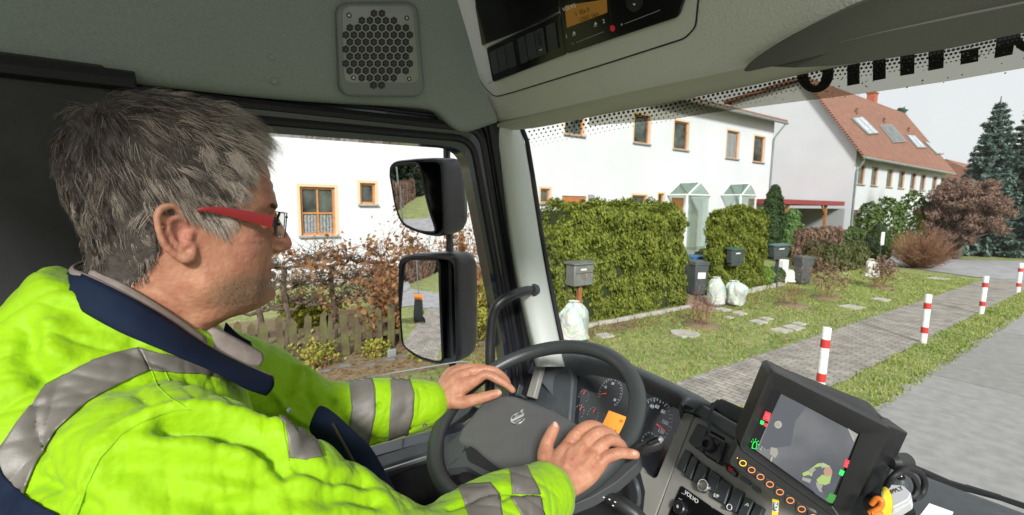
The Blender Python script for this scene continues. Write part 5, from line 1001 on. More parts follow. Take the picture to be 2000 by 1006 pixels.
jk = [(690, 690), (712, 674), (750, 670), (790, 690), (806, 730), (790, 800), (760, 812), (715, 800), (700, 770), (655, 745), (620, 755), (614, 735), (650, 720)]
bit('figure_jacket', jk, slim, h=.0005); bit('figure_trousers', ((690, 700), (735, 690), (745, 740), (710, 770), (690, 790), (672, 770)), sdk, h=.0008); bit('figure_stripe', ((655, 718), (690, 700), (700, 712), (668, 740)), s2_, h=.0009); bit('figure_stripe', ((735, 672), (765, 676), (750, 700)), sg, h=.0009)
bit('figure_face', [(777+28*math.cos(a), 724+30*math.sin(a)) for a in np.arange(14)*.4488], sfc, h=.0010); bit('figure_hair', [(752+16*math.cos(a), 722+24*math.sin(a)) for a in np.arange(14)*.4488], sdk, h=.0009)
bit('figure_leg', ((700, 790), (745, 812), (735, 835), (745, 860), (722, 850), (705, 820)), s2_, h=.0008); bit('figure_tool', ((614, 760), (672, 775), (660, 798), (612, 778)), s2_, h=.0008)
bit('picture_lawn', ((790, 862), (838, 880), (806, 930), (762, 908)), slg, par=mon, h=.0006)
for q, m_ in ((((378, 338), (414, 352), (398, 406), (358, 388)), srd), (((348, 395), (370, 404), (362, 426), (342, 418)), sgr), (((372, 412), (392, 420), (384, 440), (365, 430)), srd), (((892, 646), (936, 662), (916, 712), (876, 690)), srd), (((858, 712), (886, 724), (872, 754), (848, 742)), sgr), (((888, 736), (898, 742), (888, 764), (880, 758)), srd)): bit('status_icon', q, m_, mon, .0006)
def poly(nm, pts, mt, r_=.00035, par=mon): MB().tube([MPL.px(*z5(a))+MPL.n*.0011 for a in pts], r_, 4).build(nm, mt, par)
poly('icon_line', ((378, 362), (396, 362), (398, 372), (382, 382), (394, 390), (402, 372)), s2_); poly('icon_line', ((893, 668), (900, 674), (893, 690), (912, 698), (920, 676), (908, 670)), s2_)
poly('beacon_icon', ((288, 572), (316, 580), (322, 546), (316, 532), (304, 534), (296, 548), (290, 574)), sgr, .0006)
for a, b in (((300, 526), (296, 514)), ((292, 536), (284, 528)), ((324, 534), (334, 526)), ((328, 550), (338, 552)), ((312, 524), (316, 512))): poly('beacon_icon', (a, b), sgr, .0004)
# button strip
ms('button_strip', rnd([z5(a) for a in ((195, 540), (868, 1022), (900, 1130), (800, 1015), (148, 668), (145, 640))], 4), -.012, .0065, mdark, bevel=.003)
ringm = mat('orange_ring', (.80, .28, .08), .4, emis=.25); ringy = mat('bright_ring', (.95, .50, .03), .4, emis=.5)
bc = [(225, 649), (280, 692), (336, 736), (396, 783), (459, 832), (525, 885), (597, 940), (671, 992)]
for i, c_ in enumerate(bc):
    k = 1+i*.05; b_ = ms('button', rnd([z5((c_[0]+a*k, c_[1]+b*k)) for a, b in ((-24, -34), (32, -6), (24, 40), (-32, 12))], 3), .006, .0085, mat('button_face', (.022, .024, .024), .5) if i == 0 else bpy.data.materials['button_face'], bevel=.0012)
    c0 = MPL.px(*z5(c_))+MPL.n*.0088; MB().tube([c0+.0044*k**.2*(MPL.x*math.cos(a)+MPL.y*math.sin(a)) for a in np.linspace(0, 6.2832, 25)[:-1]], .00055, 6, close=True).build('ring', ringy if i == 0 else ringm, b_)
ms('led', [z5(a) for a in ((190, 618), (196, 620), (194, 626), (188, 624))], .0065, .007, ringy)
# deep case behind
MB().grid([lp(o4, -.010), lp(o4, -.026), lp([(p[0]*.96+1600*.04, p[1]*.96+880*.04) for p in o4], -.030)]).build('case', mblk, mon)
hq = [z5(a) for a in ((1168, 432), (1297, 482), (1150, 830), (1060, 1060), (800, 1100), (900, 960))]
MB().prism([MPL.px(*p)-MPL.n*.028 for p in [z5(a) for a in ((560, 190), (1215, 455), (980, 1010), (300, 640))]], MPL.n, -.045, 0).build('rear_case', mblk, mon, bevel=.004)
HP = pl_of(MPL.px(*z5((1168, 432)))-MPL.n*.004, MPL.n*.75+nz(MP[1]-MP[0])*.55, MPL.y)
MB().prism([HP.px(*p) for p in (z5((1165, 430)), z5((1297, 480)), z5((1200, 690)), z5((1050, 1040)), z5((900, 1040)))], HP.n, -.03, 0).build('side_flank', mblk, mon, bevel=.002)
MB().lathe(P(1700, 985, .66), (.3, .6, -.2), [(.012, 0), (.018, .01), (.018, .06), (.01, .07)], 20).build('mount', mblk, mon)
MB().lathe(P(1752, 902, .66), nz([.3, .9, -.1]), [(.006, -.012), (.012, -.006), (.012, .02), (.006, .026)], 20).build('mount_ball', mdark, mon)
# cable loop and the grey supply plug
cab = MB().tube(smooth_path([P(*p) for p in ((1730, 955, .63), (1745, 930, .62), (1768, 916, .62), (1795, 922, .63), (1806, 942, .64), (1800, 965, .64), (1783, 975, .63))], 6), .0042, 10).tube(smooth_path([P(*p) for p in ((1725, 965, .62), (1740, 935, .60), (1762, 922, .60), (1782, 930, .61), (1791, 950, .62), (1786, 968, .62), (1770, 972, .62))], 6), .0038, 10).build('cable', seal)
tag(cab, 'black cable loop lying behind the monitor by the windscreen', 'cable')
plg = pl_of(P(1755, 975, .60), (0, -.6, .8), (1, 0, 0)); sup = empty('supply_plug', tuple(P(1755, 985, .60)), label='light grey plug marked supply beside the yellow strap', cat='plug')
plm = mat('light_grey_plastic', (.42, .44, .45), .4); b_ = slab('body', rnd([(1722, 965), (1737, 953), (1765, 955), (1782, 972), (1775, 985), (1745, 1000), (1722, 998)], 4), plg, -.012, .010, plm, sup, bevel=.003); text('SUPPLY', plg, 1748, 968, .0072, t_dark, b_, ang=20, c=.0108)
slab('clear_tail', rnd([(1760, 985), (1782, 975), (1780, 985), (1750, 1004), (1735, 1010)], 3), plg, -.012, .004, mat('clear_plastic', (.5, .52, .52), .2), sup, bevel=.002)
mb_ = empty('metal_bracket', tuple(P(1755, 945, .66)), label='small grey metal bracket with a bright bolt behind the monitor', cat='bracket'); bp = pl_of(P(1755, 948, .66), (0, -.4, .9), (1, 0, 0)); slab('plate', rnd([(1726, 952), (1745, 936), (1768, 938), (1775, 950), (1750, 960), (1728, 962)], 4), bp, -.004, .002, dashl, mb_, bevel=.001)
MB().lathe(bp.px(1758, 938)+bp.n*.002, bp.n, [(.0065, 0), (.0065, .005), (.0035, .0055), (.003, .003), (.0003, .003)], 12).build('bolt', chrome, mb_)
ylw = mat('yellow_webbing', (.70, .52, .02), .8, (.6, .42, .02), vs=60, bump=.8, bs=900); orr = mat('orange_plastic', (.65, .17, .02), .4)
yb = MB().grid([[P(a, b, d), P(c_, b2_, d+.004)] for a, b, c_, b2_, d in ((1721, 956, 1728, 950, .600), (1722, 962, 1738, 958, .588), (1720, 975, 1742, 972, .582), (1717, 990, 1744, 990, .580), (1712, 1008, 1740, 1010, .580), (1708, 1030, 1735, 1032, .582))]).build('strap', ylw, solid=.003, sub=1); yb.name = 'yellow_strap'; tag(yb, 'yellow webbing strap right of the monitor', 'strap')
cb = MB().tube(smooth_path([P(*p) for p in ((1702, 985, .585), (1712, 974, .580), (1722, 978, .576), (1720, 990, .576), (1708, 998, .578), (1698, 1002, .582))], 5), .0034, 10).tube([P(1700, 1000, .58), P(1722, 1004, .578)], .004, 8).build('carabiner', orr); tag(cb, 'orange plastic hook on the yellow strap', 'hook')
lw = empty('lanyard', tuple(P(1512, 1000, .62)), label='yellow and blue lanyard hanging from under the monitor buttons', cat='lanyard'); lp_ = pl_of(P(1512, 985, .60), MPL.n, (1, 0, 0)); slab('ribbon', [(1508, 974), (1521, 977), (1517, 1020), (1506, 1020)], lp_, 0, .002, ylw, lw); slab('blue_label', [(1509.5, 978), (1519, 980), (1517, 996), (1508, 994)], lp_, .002, .003, mat('blue_label', (.02, .10, .25), .5), lw)
text('NON', lp_, 1514, 987, .006, paper, lw, ang=-80, c=.0035)
pp_ = slab('paper_sheet', [(1815, 984), (1862, 1001), (1850, 1030), (1795, 1010)], pl_of(P(1830, 1000, .62), (0, -.2, 1), (1, 0, 0)), 0, .001, mat('white_sheet', (.8, .8, .78), .8), None, smooth=False); tag(pp_, 'white sheet of paper lying in the dash tray', 'paper')
# clamp with knob on the centre panel and the cable tie over the cap
cl_ = empty('holder_clamp', tuple(PP.px(1408, 882)), label='black clamp with a round socket on the centre panel left of the monitor', cat='clamp')
slab('jaw', rnd([zs(a) for a in ((915, 345), (1000, 390), (1060, 430), (1030, 560), (1000, 620), (905, 560), (838, 500), (860, 430))], 5, 3), PP, .020, .042, blk, cl_, bevel=.005, seg=3)
q = PP.px(*zs((930, 465)))+PP.n*.042; MB().lathe(q, PP.n, [(.0125, 0), (.012, .010), (.009, .012), (.0075, .012), (.0065, .004), (.001, .004)], 24).build('socket', mdark, cl_)
for a in ((880, 410), (960, 385), (1000, 440), (870, 500)): slab('jaw_rib', rnd([zs((a[0]-18, a[1]-10)), zs((a[0]+20, a[1]+6)), zs((a[0]+14, a[1]+30)), zs((a[0]-22, a[1]+16))], 2), PP, .042, .046, mdark, cl_, bevel=.001)
slab('arm', rnd([zs(a) for a in ((1000, 400), (1080, 420), (1180, 560), (1080, 620), (985, 600))], 4), PP, .010, .034, blk, cl_, bevel=.004)
tie = MB().grid([[PP.px(*zs(a))+PP.n*h, PP.px(*zs(b))+PP.n*h] for a, b, h in (((865, 420), (900, 430), .022), ((868, 300), (898, 310), .024), ((872, 215), (900, 225), .028), ((905, 165), (935, 180), .038), ((960, 105), (990, 120), .042), ((1000, 62), (1024, 74), .046))]).build('cable_tie', dash, solid=.002, sub=1); tag(tie, 'dark cable tie looped over the dashboard cap left of the monitor', 'cable tie')
# ================================================================== DRIVER
for o in (mon, sup, mb_, lw, cl_): rebase(o)
from mathutils.bvhtree import BVHTree
XH_ = -.70
def yz(px, py, x=XH_): p = onX(px, py, x); return p[1], p[2]
# ---- head and neck as one loft
fr_ = [(392, 690), (400, 662), (414, 640), (434, 624), (459, 611), (485, 604), (507, 597), (520, 590), (527, 582), (530, 573), (530, 563), (529, 552), (528, 545), (529, 530), (529, 515), (530, 500), (531, 485), (531, 470), (530, 455), (529, 440), (528, 428), (531, 418), (536, 408), (538, 396), (537, 380), (533, 362), (528, 345), (520, 318), (508, 290), (488, 262), (455, 236), (410, 216), (360, 204), (310, 200)]
bk_ = [(120, 640), (140, 600), (158, 560), (176, 525), (178, 490), (168, 450), (150, 400), (136, 350), (134, 300), (150, 260), (180, 230), (220, 210), (262, 201), (310, 200)]
fz = np.array([yz(*p) for p in fr_]); bz = np.array([yz(*p) for p in bk_])
zt_ = max(fz[-1, 1], bz[-1, 1]); fz = fz[np.argsort(fz[:, 1])]; bz = bz[np.argsort(bz[:, 1])]
zc_ = lambda py: yz(345, py)[1]
Wt = [(zc_(700), .078), (zc_(650), .066), (zc_(620), .063), (zc_(590), .063), (zc_(560), .066), (zc_(530), .069), (zc_(490), .0725), (zc_(450), .0745), (zc_(400), .0765), (zc_(350), .078), (zc_(300), .074), (zc_(270), .066), (zc_(245), .054), (zc_(225), .038), (zc_(210), .021), (zt_, .002)]
yct = [(zc_(700), -.055), (zc_(640), -.05), (zc_(600), -.035), (zc_(540), -.03), (zc_(450), -.03), (zc_(350), -.035), (zc_(250), -.04), (zt_, yz(330, 200)[0])]
nr_, nc_ = 150, 150; HV = []
z_lo = yz(392, 700)[1]
for z in z_lo+(zt_-z_lo)*(1-(1-np.linspace(0, 1, nr_))**1.35):
    Fz = np.interp(z, fz[:, 1], fz[:, 0]); Bz = np.interp(z, bz[:, 1], bz[:, 0]); Wz = np.interp(z, [a[0] for a in sorted(Wt)], [a[1] for a in sorted(Wt)]); yc = np.interp(z, [a[0] for a in sorted(yct)], [a[1] for a in sorted(yct)])
    yc = min(max(yc, Bz+.002), Fz-.002)
    zj = (z-zc_(590))/(zc_(480)-zc_(590)); nexp = .92 if zj > 1.1 else 1.02
    for a in np.linspace(0, 2*math.pi, nc_+1)[:-1]:
        ca, sa = math.cos(a), math.sin(a); e = .86 if ca < 0 else nexp
        HV.append((XH_+Wz*math.copysign(abs(sa)**(.88 if z > zc_(600) else .95), sa), yc+((Fz-yc) if ca > 0 else (yc-Bz))*math.copysign(abs(ca)**e, ca), z))
HV = np.array(HV)
def brush(V, c, r, d, both=True):
    for s in ((1, -1) if both else (1,)):
        cc = np.array([XH_+s*c[0], c[1], c[2]]); w = np.exp(-((V-cc)**2).sum(1)/(2*(np.array(r)**2 if np.isscalar(r) else 1))) if np.isscalar(r) else np.exp(-(((V-cc)/np.array(r))**2).sum(1)/2)
        V += w[:, None]*np.array([s*d[0], d[1], d[2]])
    return V
def B(px, py, xo, r, d):
    p = onX(px, py, XH_+xo); global HV; HV = brush(HV, (xo, p[1], p[2]), r, d)
B(520, 432, .030, (.014, .014, .009), (0, -.011, 0)); B(530, 404, .026, (.018, .012, .006), (0, .004, 0)); B(487, 478, .055, .022, (.006, .003, 0)); B(455, 378, .072, .022, (-.005, 0, 0))
B(440, 570, .055, .024, (.006, 0, -.001)); B(400, 560, .062, .016, (.004, 0, 0)); B(500, 560, .042, .016, (.005, 0, 0)); B(450, 628, .045, .012, (-.006, 0, 0)); B(385, 620, .06, .014, (-.004, 0, 0))
for p, xo in (((540, 488), .019), ((533, 500), .025), ((526, 512), .029), ((522, 524), .032), ((520, 536), .034)): B(*p, xo, .0038, (-.001, -.0022, 0))
B(529, 527, .0, (.022, .010, .0016), (0, -.0035, 0)); B(532, 519, 0, (.018, .006, .0035), (0, .0035, 0)); B(531, 535, 0, (.018, .006, .004), (0, .0040, 0)); B(528, 575, 0, (.018, .010, .009), (0, .003, 0)); B(527, 549, 0, (.02, .01, .003), (0, -.002, 0))
B(498, 452, .046, (.012, .012, .004), (.002, -.001, 0)); B(505, 462, .044, (.012, .01, .002), (-.001, -.0015, 0)); B(516, 370, 0, (.05, .02, .0016), (0, -.0012, 0)); B(520, 352, 0, (.05, .02, .0016), (0, -.0012, 0))
def crease(V, pts, w, d, dirv=None):
    pts = np.array(pts); best = np.full(len(V), 1e9)
    for a, b in zip(pts, pts[1:]):
        ab = b-a; t = np.clip(((V-a)@ab)/(ab@ab+1e-12), 0, 1); best = np.minimum(best, np.linalg.norm(V-(a+t[:, None]*ab), axis=1))
    return np.exp(-(best/w)**2/2)*d
def Hc(pxs, xo, w, d):
    global HV; k = crease(HV, [onX(px, py, XH_+xo) for px, py in pxs], w, 1.0); c = np.array([XH_, -.04, 0]); n = HV*[1, 1, 0]-c*[1, 1, 0]; n /= np.linalg.norm(n, axis=1)[:, None]; HV = HV+n*(k*d)[:, None]
Hc([(300, 560), (345, 590), (385, 625), (410, 650)], .066, .0022, -.0022); Hc([(340, 545), (375, 585), (400, 615)], .066, .002, -.0015); Hc([(318, 575), (360, 605), (398, 640)], .066, .005, .0012); Hc([(430, 640), (400, 655), (380, 665)], .055, .002, -.0015)
Hc([(512, 478), (500, 470), (490, 462)], .05, .0015, -.0008); Hc([(500, 440), (485, 436), (476, 438)], .062, .0014, -.0008); Hc([(498, 446), (482, 446), (472, 452)], .062, .0014, -.0008)
body = MB(); nfc = [(i*nc_+j, i*nc_+(j+1) % nc_, (i+1)*nc_+(j+1) % nc_, (i+1)*nc_+j) for i in range(nr_-1) for j in range(nc_)]+[tuple(range(nc_))[::-1], tuple((nr_-1)*nc_+j for j in range(nc_))]
body.add(HV, nfc)
def chain(m, pts, rad, sides=14, k=6):
    pts = np.array(pts, float); rad = np.array(rad, float); q = smooth_path(pts, k); t = np.linspace(0, len(pts)-1, len(q)); r = np.interp(t, np.arange(len(pts)), rad)
    d0 = nz(q[0]-q[1]); d1_ = nz(q[-1]-q[-2]); P0 = []; R0 = []
    for a in (80, 55, 30): P0.append(q[0]+d0*r[0]*math.sin(math.radians(a))); R0.append(r[0]*math.cos(math.radians(a)))
    P1 = [q[-1]+d1_*r[-1]*math.sin(math.radians(a)) for a in (30, 55, 80)]; R1 = [r[-1]*math.cos(math.radians(a)) for a in (30, 55, 80)]
    m.tube(np.vstack([P0, q, P1]), np.array(R0+list(r)+R1), sides); return m
# nose
chain(body, [onX(531, 420, XH_), onX(538, 440, XH_), onX(549, 462, XH_), onX(555, 476, XH_)], [.0070, .0082, .0095, .0105], 16)
for s in (-1, 1):
    chain(body, [onX(553, 479, XH_+s*.004), onX(545, 482, XH_+s*.011), onX(536, 481, XH_+s*.015)], [.0070, .0075, .0060], 12); chain(body, [onX(552, 486, XH_), onX(534, 489, XH_+s*.004)], [.0045, .006], 10)
    chain(body, [onX(534, 468, XH_+s*.010), onX(548, 470, XH_+s*.005)], [.008, .008], 10)
    p = onX(515, 434, XH_+s*.031); body.lathe(p-[0, 0, .011], (0, 0, 1), [(.001, 0), (.008, .003), (.0105, .011), (.008, .019), (.001, .022)], 16)
    chain(body, [onX(500, 428, XH_+s*.046), onX(514, 424, XH_+s*.040), onX(524, 425, XH_+s*.028), onX(527, 429, XH_+s*.018)], [.0035, .0042, .004, .003], 8)
# ears (near one traced in its own plane, far one mirrored)
def ear(s):
    E_ = lambda px, py, o=0: (lambda p: np.array([XH_+s*(.0735+o), p[1], p[2]]))(onX(px, py, XH_+.0735))
    pth = [(366, 446, .000), (360, 428, .004), (352, 412, .008), (342, 404, .011), (328, 403, .014), (315, 410, .017), (310, 424, .019), (312, 442, .019), (317, 460, .018), (326, 477, .016), (337, 490, .013), (348, 499, .010)]
    chain(body, [E_(*p) for p in pth], [.0028, .0032, .0036, .0038, .0040, .0040, .0038, .0036, .0034, .0036, .0042, .0050], 10, 5)
    chain(body, [E_(348, 498, .009), E_(360, 503, .007), E_(370, 502, .004), E_(374, 490, .002), E_(375, 478, .0)], [.0055, .0072, .0068, .006, .005], 12, 4)
    chain(body, [E_(*p) for p in ((350, 426, .006), (338, 426, .008), (330, 438, .010), (332, 455, .010), (341, 472, .009), (354, 481, .007), (364, 478, .005))], [.0028, .0032, .0034, .0032, .0034, .0036, .004], 10, 4)
    chain(body, [E_(374, 452, .000), E_(369, 462, .004), E_(370, 472, .002)], [.004, .0046, .004], 10, 4)
    for px, py, o, r in ((340, 440, -.003, .0085), (348, 458, -.004, .0085), (352, 478, -.001, .008), (335, 425, -.001, .0075), (330, 445, .001, .0065), (322, 430, .004, .005), (325, 455, .004, .005), (335, 475, .004, .006), (360, 490, -.001, .007), (345, 415, -.002, .006)): chain(body, [E_(px, py, o), E_(px+1, py+1, o)], [r, r], 12, 2)
    for px, py in ((318, 428), (324, 455)): chain(body, [E_(px+14, py, -.008), E_(px, py, .010)], [.010, .006], 12, 2)
ear(1); ear(-1)
# torso core, arms, legs
def loft(m, rings, n=40, ex=.85):
    V = []
    for z, xc, yc, w, d, tl in rings:
        for a in np.linspace(0, 2*math.pi, n+1)[:-1]: ca, sa = math.cos(a), math.sin(a); V.append((xc+w*math.copysign(abs(sa)**ex, sa), yc+d*math.copysign(abs(ca)**ex, ca), z+tl*ca))
    k = len(rings); m.add(V, [(i*n+j, i*n+(j+1) % n, (i+1)*n+(j+1) % n, (i+1)*n+j) for i in range(k-1) for j in range(n)]+[tuple(range(n))[::-1], tuple((k-1)*n+j for j in range(n))])
tors = [(1.46, -.70, -.12, .19, .15, 0), (1.62, -.70, -.10, .225, .18, 0), (1.80, -.70, -.085, .232, .185, 0), (1.98, -.70, -.10, .232, .17, -.01), (2.10, -.70, -.105, .225, .155, -.02), (2.18, -.70, -.105, .212, .14, -.03), (2.235, -.70, -.10, .175, .125, -.035), (2.27, -.70, -.095, .135, .11, -.04), (2.30, -.70, -.085, .10, .095, -.045), (2.325, -.70, -.075, .08, .085, -.05)]
loft(body, [(z, x, y, w-.03, d-.03, t) for z, x, y, w, d, t in tors[:-2]])
chain(body, [(-.70, -.09, 2.15), (-.70, -.06, 2.32)], [.07, .06], 20, 4)
shR, elR, wrR = np.array([-.515, -.055, 2.175]), np.array([-.425, .165, 2.045]), P(1092, 948, .695); shL, elL, wrL = np.array([-.895, -.055, 2.155]), np.array([-.985, .165, 1.985]), P(862, 785, 1.045)
chain(body, [shR, elR, wrR], [.05, .042, .030], 16); chain(body, [shL, elL, wrL], [.05, .042, .029], 16)
hipR, knR, hipL, knL = (-.60, -.05, 1.55), (-.60, .38, 1.66), (-.80, -.05, 1.55), (-.83, .36, 1.72)
for a, b in ((hipR, knR), (hipL, knL)): chain(body, [a, b, (b[0], b[1]+.05, 1.25), (b[0], b[1]+.16, .98)], [.075, .055, .05, .04], 16)
def hand(wr, pts, palm, fist=None):
    for k in palm: chain(body, k[0], k[1], 14, 4)
    for f_ in pts: chain(body, [P(*p[:3]) for p in f_], [p[3] for p in f_], 14, 5)
# right hand on the lower right of the rim
hand(wrR, [[(1112, 868, .742, .0125), (1126, 848, .752, .0112), (1150, 832, .765, .0100), (1172, 836, .775, .0092), (1188, 852, .785, .0084)],
           [(1138, 872, .734, .0125), (1152, 856, .742, .0112), (1176, 843, .752, .0100), (1198, 852, .760, .0092), (1210, 868, .77, .0084)],
           [(1160, 884, .726, .0120), (1172, 872, .730, .0106), (1192, 860, .738, .0095), (1212, 868, .745, .0088), (1219, 882, .755, .0080)],
           [(1172, 906, .716, .0115), (1184, 894, .716, .0104), (1208, 885, .716, .0092), (1228, 886, .718, .0085), (1241, 888, .720, .0076)],
           [(1078, 920, .712, .0150), (1066, 895, .730, .0150), (1067, 872, .745, .0122), (1076, 850, .755, .0108), (1083, 836, .762, .0094)]],
     [([wrR, P(1095, 905, .722), P(1112, 868, .742)], [.026, .021, .0125]), ([wrR, P(1115, 905, .718), P(1138, 872, .734)], [.026, .021, .0128]), ([wrR, P(1132, 915, .712), P(1160, 884, .726)], [.026, .020, .0125]),
      ([wrR, P(1142, 928, .706), P(1172, 906, .716)], [.026, .019, .012]), ([wrR, P(1085, 918, .715), P(1072, 896, .730)], [.024, .020, .013])])
# left hand laid over the top left of the rim
hand(wrL, [[(932, 742, 1.055, .0120), (950, 732, 1.055, .0108), (972, 742, 1.05, .0096), (990, 752, 1.05, .0088), (1001, 762, 1.05, .0078)],
           [(920, 727, 1.075, .0120), (942, 722, 1.075, .0106), (966, 724, 1.075, .0096), (985, 738, 1.085, .0088), (992, 748, 1.09, .0078)],
           [(908, 720, 1.095, .0118), (930, 718, 1.10, .0104), (950, 720, 1.11, .0094), (962, 730, 1.125, .0086)],
           [(896, 720, 1.115, .0112), (918, 717, 1.125, .0096), (938, 716, 1.135, .0086), (950, 724, 1.15, .0078)],
           [(885, 785, 1.03, .0160), (905, 786, 1.025, .0150), (930, 780, 1.022, .0128), (952, 774, 1.022, .0118), (972, 768, 1.022, .0102)]],
     [([wrL, P(898, 758, 1.045), P(932, 742, 1.055)], [.026, .022, .0125]), ([wrL, P(892, 745, 1.06), P(920, 727, 1.075)], [.026, .021, .0125]), ([wrL, P(885, 738, 1.075), P(908, 720, 1.095)], [.026, .020, .012]),
      ([wrL, P(878, 735, 1.09), P(896, 720, 1.115)], [.026, .019, .0115]), ([wrL, P(885, 780, 1.035)], [.026, .019])])
def skinmat():
    m = mat('skin', (.47, .24, .145), .5, (.33, .125, .075), vs=48, bump=.45, bs=900, sss=.15, spec=.4, bump2=.4, bs2=170, detail=6, lo=.3, hi=.75); N = m.node_tree.nodes; L = m.node_tree.links; b = N['Principled BSDF']
    geo = N.new('ShaderNodeTexCoord').outputs['Object']
    def zone(c, r, col, amt, src):
        d = N.new('ShaderNodeVectorMath'); d.operation = 'SUBTRACT'; L.new(geo, d.inputs[0]); d.inputs[1].default_value = c
        s = N.new('ShaderNodeVectorMath'); s.operation = 'DIVIDE'; L.new(d.outputs[0], s.inputs[0]); s.inputs[1].default_value = r
        l = N.new('ShaderNodeVectorMath'); l.operation = 'LENGTH'; L.new(s.outputs[0], l.inputs[0])
        q = N.new('ShaderNodeMapRange'); q.inputs[1].default_value = 1.15; q.inputs[2].default_value = .35; q.inputs[3].default_value = 0; q.inputs[4].default_value = amt; q.interpolation_type = 'SMOOTHSTEP'; L.new(l.outputs['Value'], q.inputs[0])
        nn = N.new('ShaderNodeTexNoise'); nn.inputs['Scale'].default_value = 420; L.new(geo, nn.inputs[0]); mm = N.new('ShaderNodeMath'); mm.operation = 'MULTIPLY'; L.new(q.outputs[0], mm.inputs[0])
        m2 = N.new('ShaderNodeMapRange'); m2.inputs[1].default_value = .3; m2.inputs[2].default_value = .6; m2.inputs[3].default_value = .55; m2.inputs[4].default_value = 1; L.new(nn.outputs[0], m2.inputs[0]); L.new(m2.outputs[0], mm.inputs[1])
        x = N.new('ShaderNodeMixRGB'); L.new(mm.outputs[0], x.inputs[0]); L.new(src, x.inputs[1]); x.inputs[2].default_value = (*col, 1); return x.outputs[0]
    src = b.inputs[0].links[0].from_socket; j = onX(475, 570, XH_+.05); src = zone(tuple(j), (.06, .050, .032), (.10, .075, .045), .88, src)       # stubble
    j = onX(533, 545, XH_); src = zone(tuple(j), (.035, .03, .03), (.16, .12, .08), .6, src); j = onX(530, 527, XH_); src = zone(tuple(j), (.02, .02, .004), (.33, .10, .09), .8, src)
    j = onX(555, 478, XH_); src = zone(tuple(j), (.02, .016, .016), (.48, .15, .12), .7, src); j = onX(480, 478, XH_+.05); src = zone(tuple(j), (.03, .028, .022), (.47, .19, .15), .6, src); j = onX(340, 455, XH_+.08); src = zone(tuple(j), (.02, .03, .035), (.48, .17, .13), .55, src)
    L.new(src, b.inputs[0]); return m
skin = skinmat()
person = body.build('person', skin, ang=180); tag(person, 'grey haired man in bright yellow reflective jacket and red glasses holding the steering wheel', 'person')
rm = person.modifiers.new('r', 'REMESH'); rm.mode = 'VOXEL'; rm.voxel_size = .0021; rm.use_smooth_shade = True; sm = person.modifiers.new('s', 'SMOOTH'); sm.factor = .5; sm.iterations = 3
def bake(o):
    dg = bpy.context.evaluated_depsgraph_get(); me = bpy.data.meshes.new_from_object(o.evaluated_get(dg)); o.modifiers.clear(); o.data = me; me.polygons.foreach_set('use_smooth', [True]*len(me.polygons)); return o
def getV(o): a = np.empty(len(o.data.vertices)*3); o.data.vertices.foreach_get('co', a); return a.reshape(-1, 3)
def getN(o): a = np.empty(len(o.data.vertices)*3); o.data.vertices.foreach_get('normal', a); return a.reshape(-1, 3)
def setV(o, V): o.data.vertices.foreach_set('co', np.ascontiguousarray(V).ravel()); o.data.update()
bake(person)
def bvh(o): return BVHTree.FromPolygons([tuple(v) for v in getV(o)], [tuple(p.vertices) for p in o.data.polygons])
tP = bvh(person)
def hit(t, px, py, far=None):
    v = nz(ray(px, py)); h = t.ray_cast(Vector(CP), Vector(v)); return (np.array(h[0]), np.array(h[1])) if h[0] is not None else (None, None)
# hand creases and nails
V = getV(person); Nn = getN(person)
def pc(t, pxs): out = [hit(t, *p)[0] for p in pxs]; return [p for p in out if p is not None]
for pxs, w, d in (([(1128, 846), (1134, 858)], .0012, -.0012), ([(1160, 838), (1166, 848)], .0010, -.001), ([(1186, 848), (1190, 858)], .001, -.001), ([(1215, 880), (1217, 891)], .0012, -.0010), ([(1230, 882), (1231, 892)], .001, -.0008), ([(1070, 868), (1082, 868)], .001, -.001),
                  ([(1120, 900), (1140, 870)], .003, .0020), ([(1105, 905), (1114, 872)], .003, .0020), ([(1140, 912), (1162, 886)], .003, .0020), ([(1098, 930), (1118, 912), (1128, 890)], .0012, .0011), ([(1118, 945), (1135, 925), (1150, 898)], .0012, .0011), ([(1134, 866), (1146, 872)], .0012, -.0010), ([(1108, 862), (1120, 866)], .0012, -.001), ([(1158, 880), (1168, 888)], .0012, -.001), ([(1150, 832), (1153, 846)], .0010, -.0009), ([(1176, 844), (1180, 854)], .0010, -.0009), ([(1192, 862), (1196, 872)], .001, -.0009), ([(1204, 884), (1206, 894)], .001, -.0009), ([(900, 772), (925, 770)], .003, .001), ([(1100, 940), (1112, 975)], .0015, -.0012), ([(945, 770), (944, 784)], .001, -.001), ([(955, 728), (957, 740)], .001, -.001), ([(905, 750), (930, 740)], .003, .0012), ([(890, 745), (915, 728)], .003, .0012)):
    q = pc(tP, pxs)
    if len(q) > 1: V += Nn*crease(V, q, w, d)[:, None]
setV(person, V)
nailm = mat('nail', (.55, .34, .28), .3, spec=.6)
for (px, py), ang, s in (((976, 767), 0, 1.0), ((1086, 829), 80, .9), ((1240, 885), 0, .75)):
    h, n = hit(tP, px, py)
    if h is None: continue
    pl = Plane(h, n, cr*math.cos(math.radians(ang))+cu*math.sin(math.radians(ang))); g = []
    for u in np.linspace(-1, 1, 7):
        row = []
        for v in np.linspace(-1, 1, 7): r_ = (1-.25*max(0, u))*.0052*s; row.append(pl.w(u*.0055*s, v*r_, .0010-.0022*v*v-.0008*u*u))
        g.append(row)
    MB().grid(g).build('fingernail', nailm, person, ang=180)
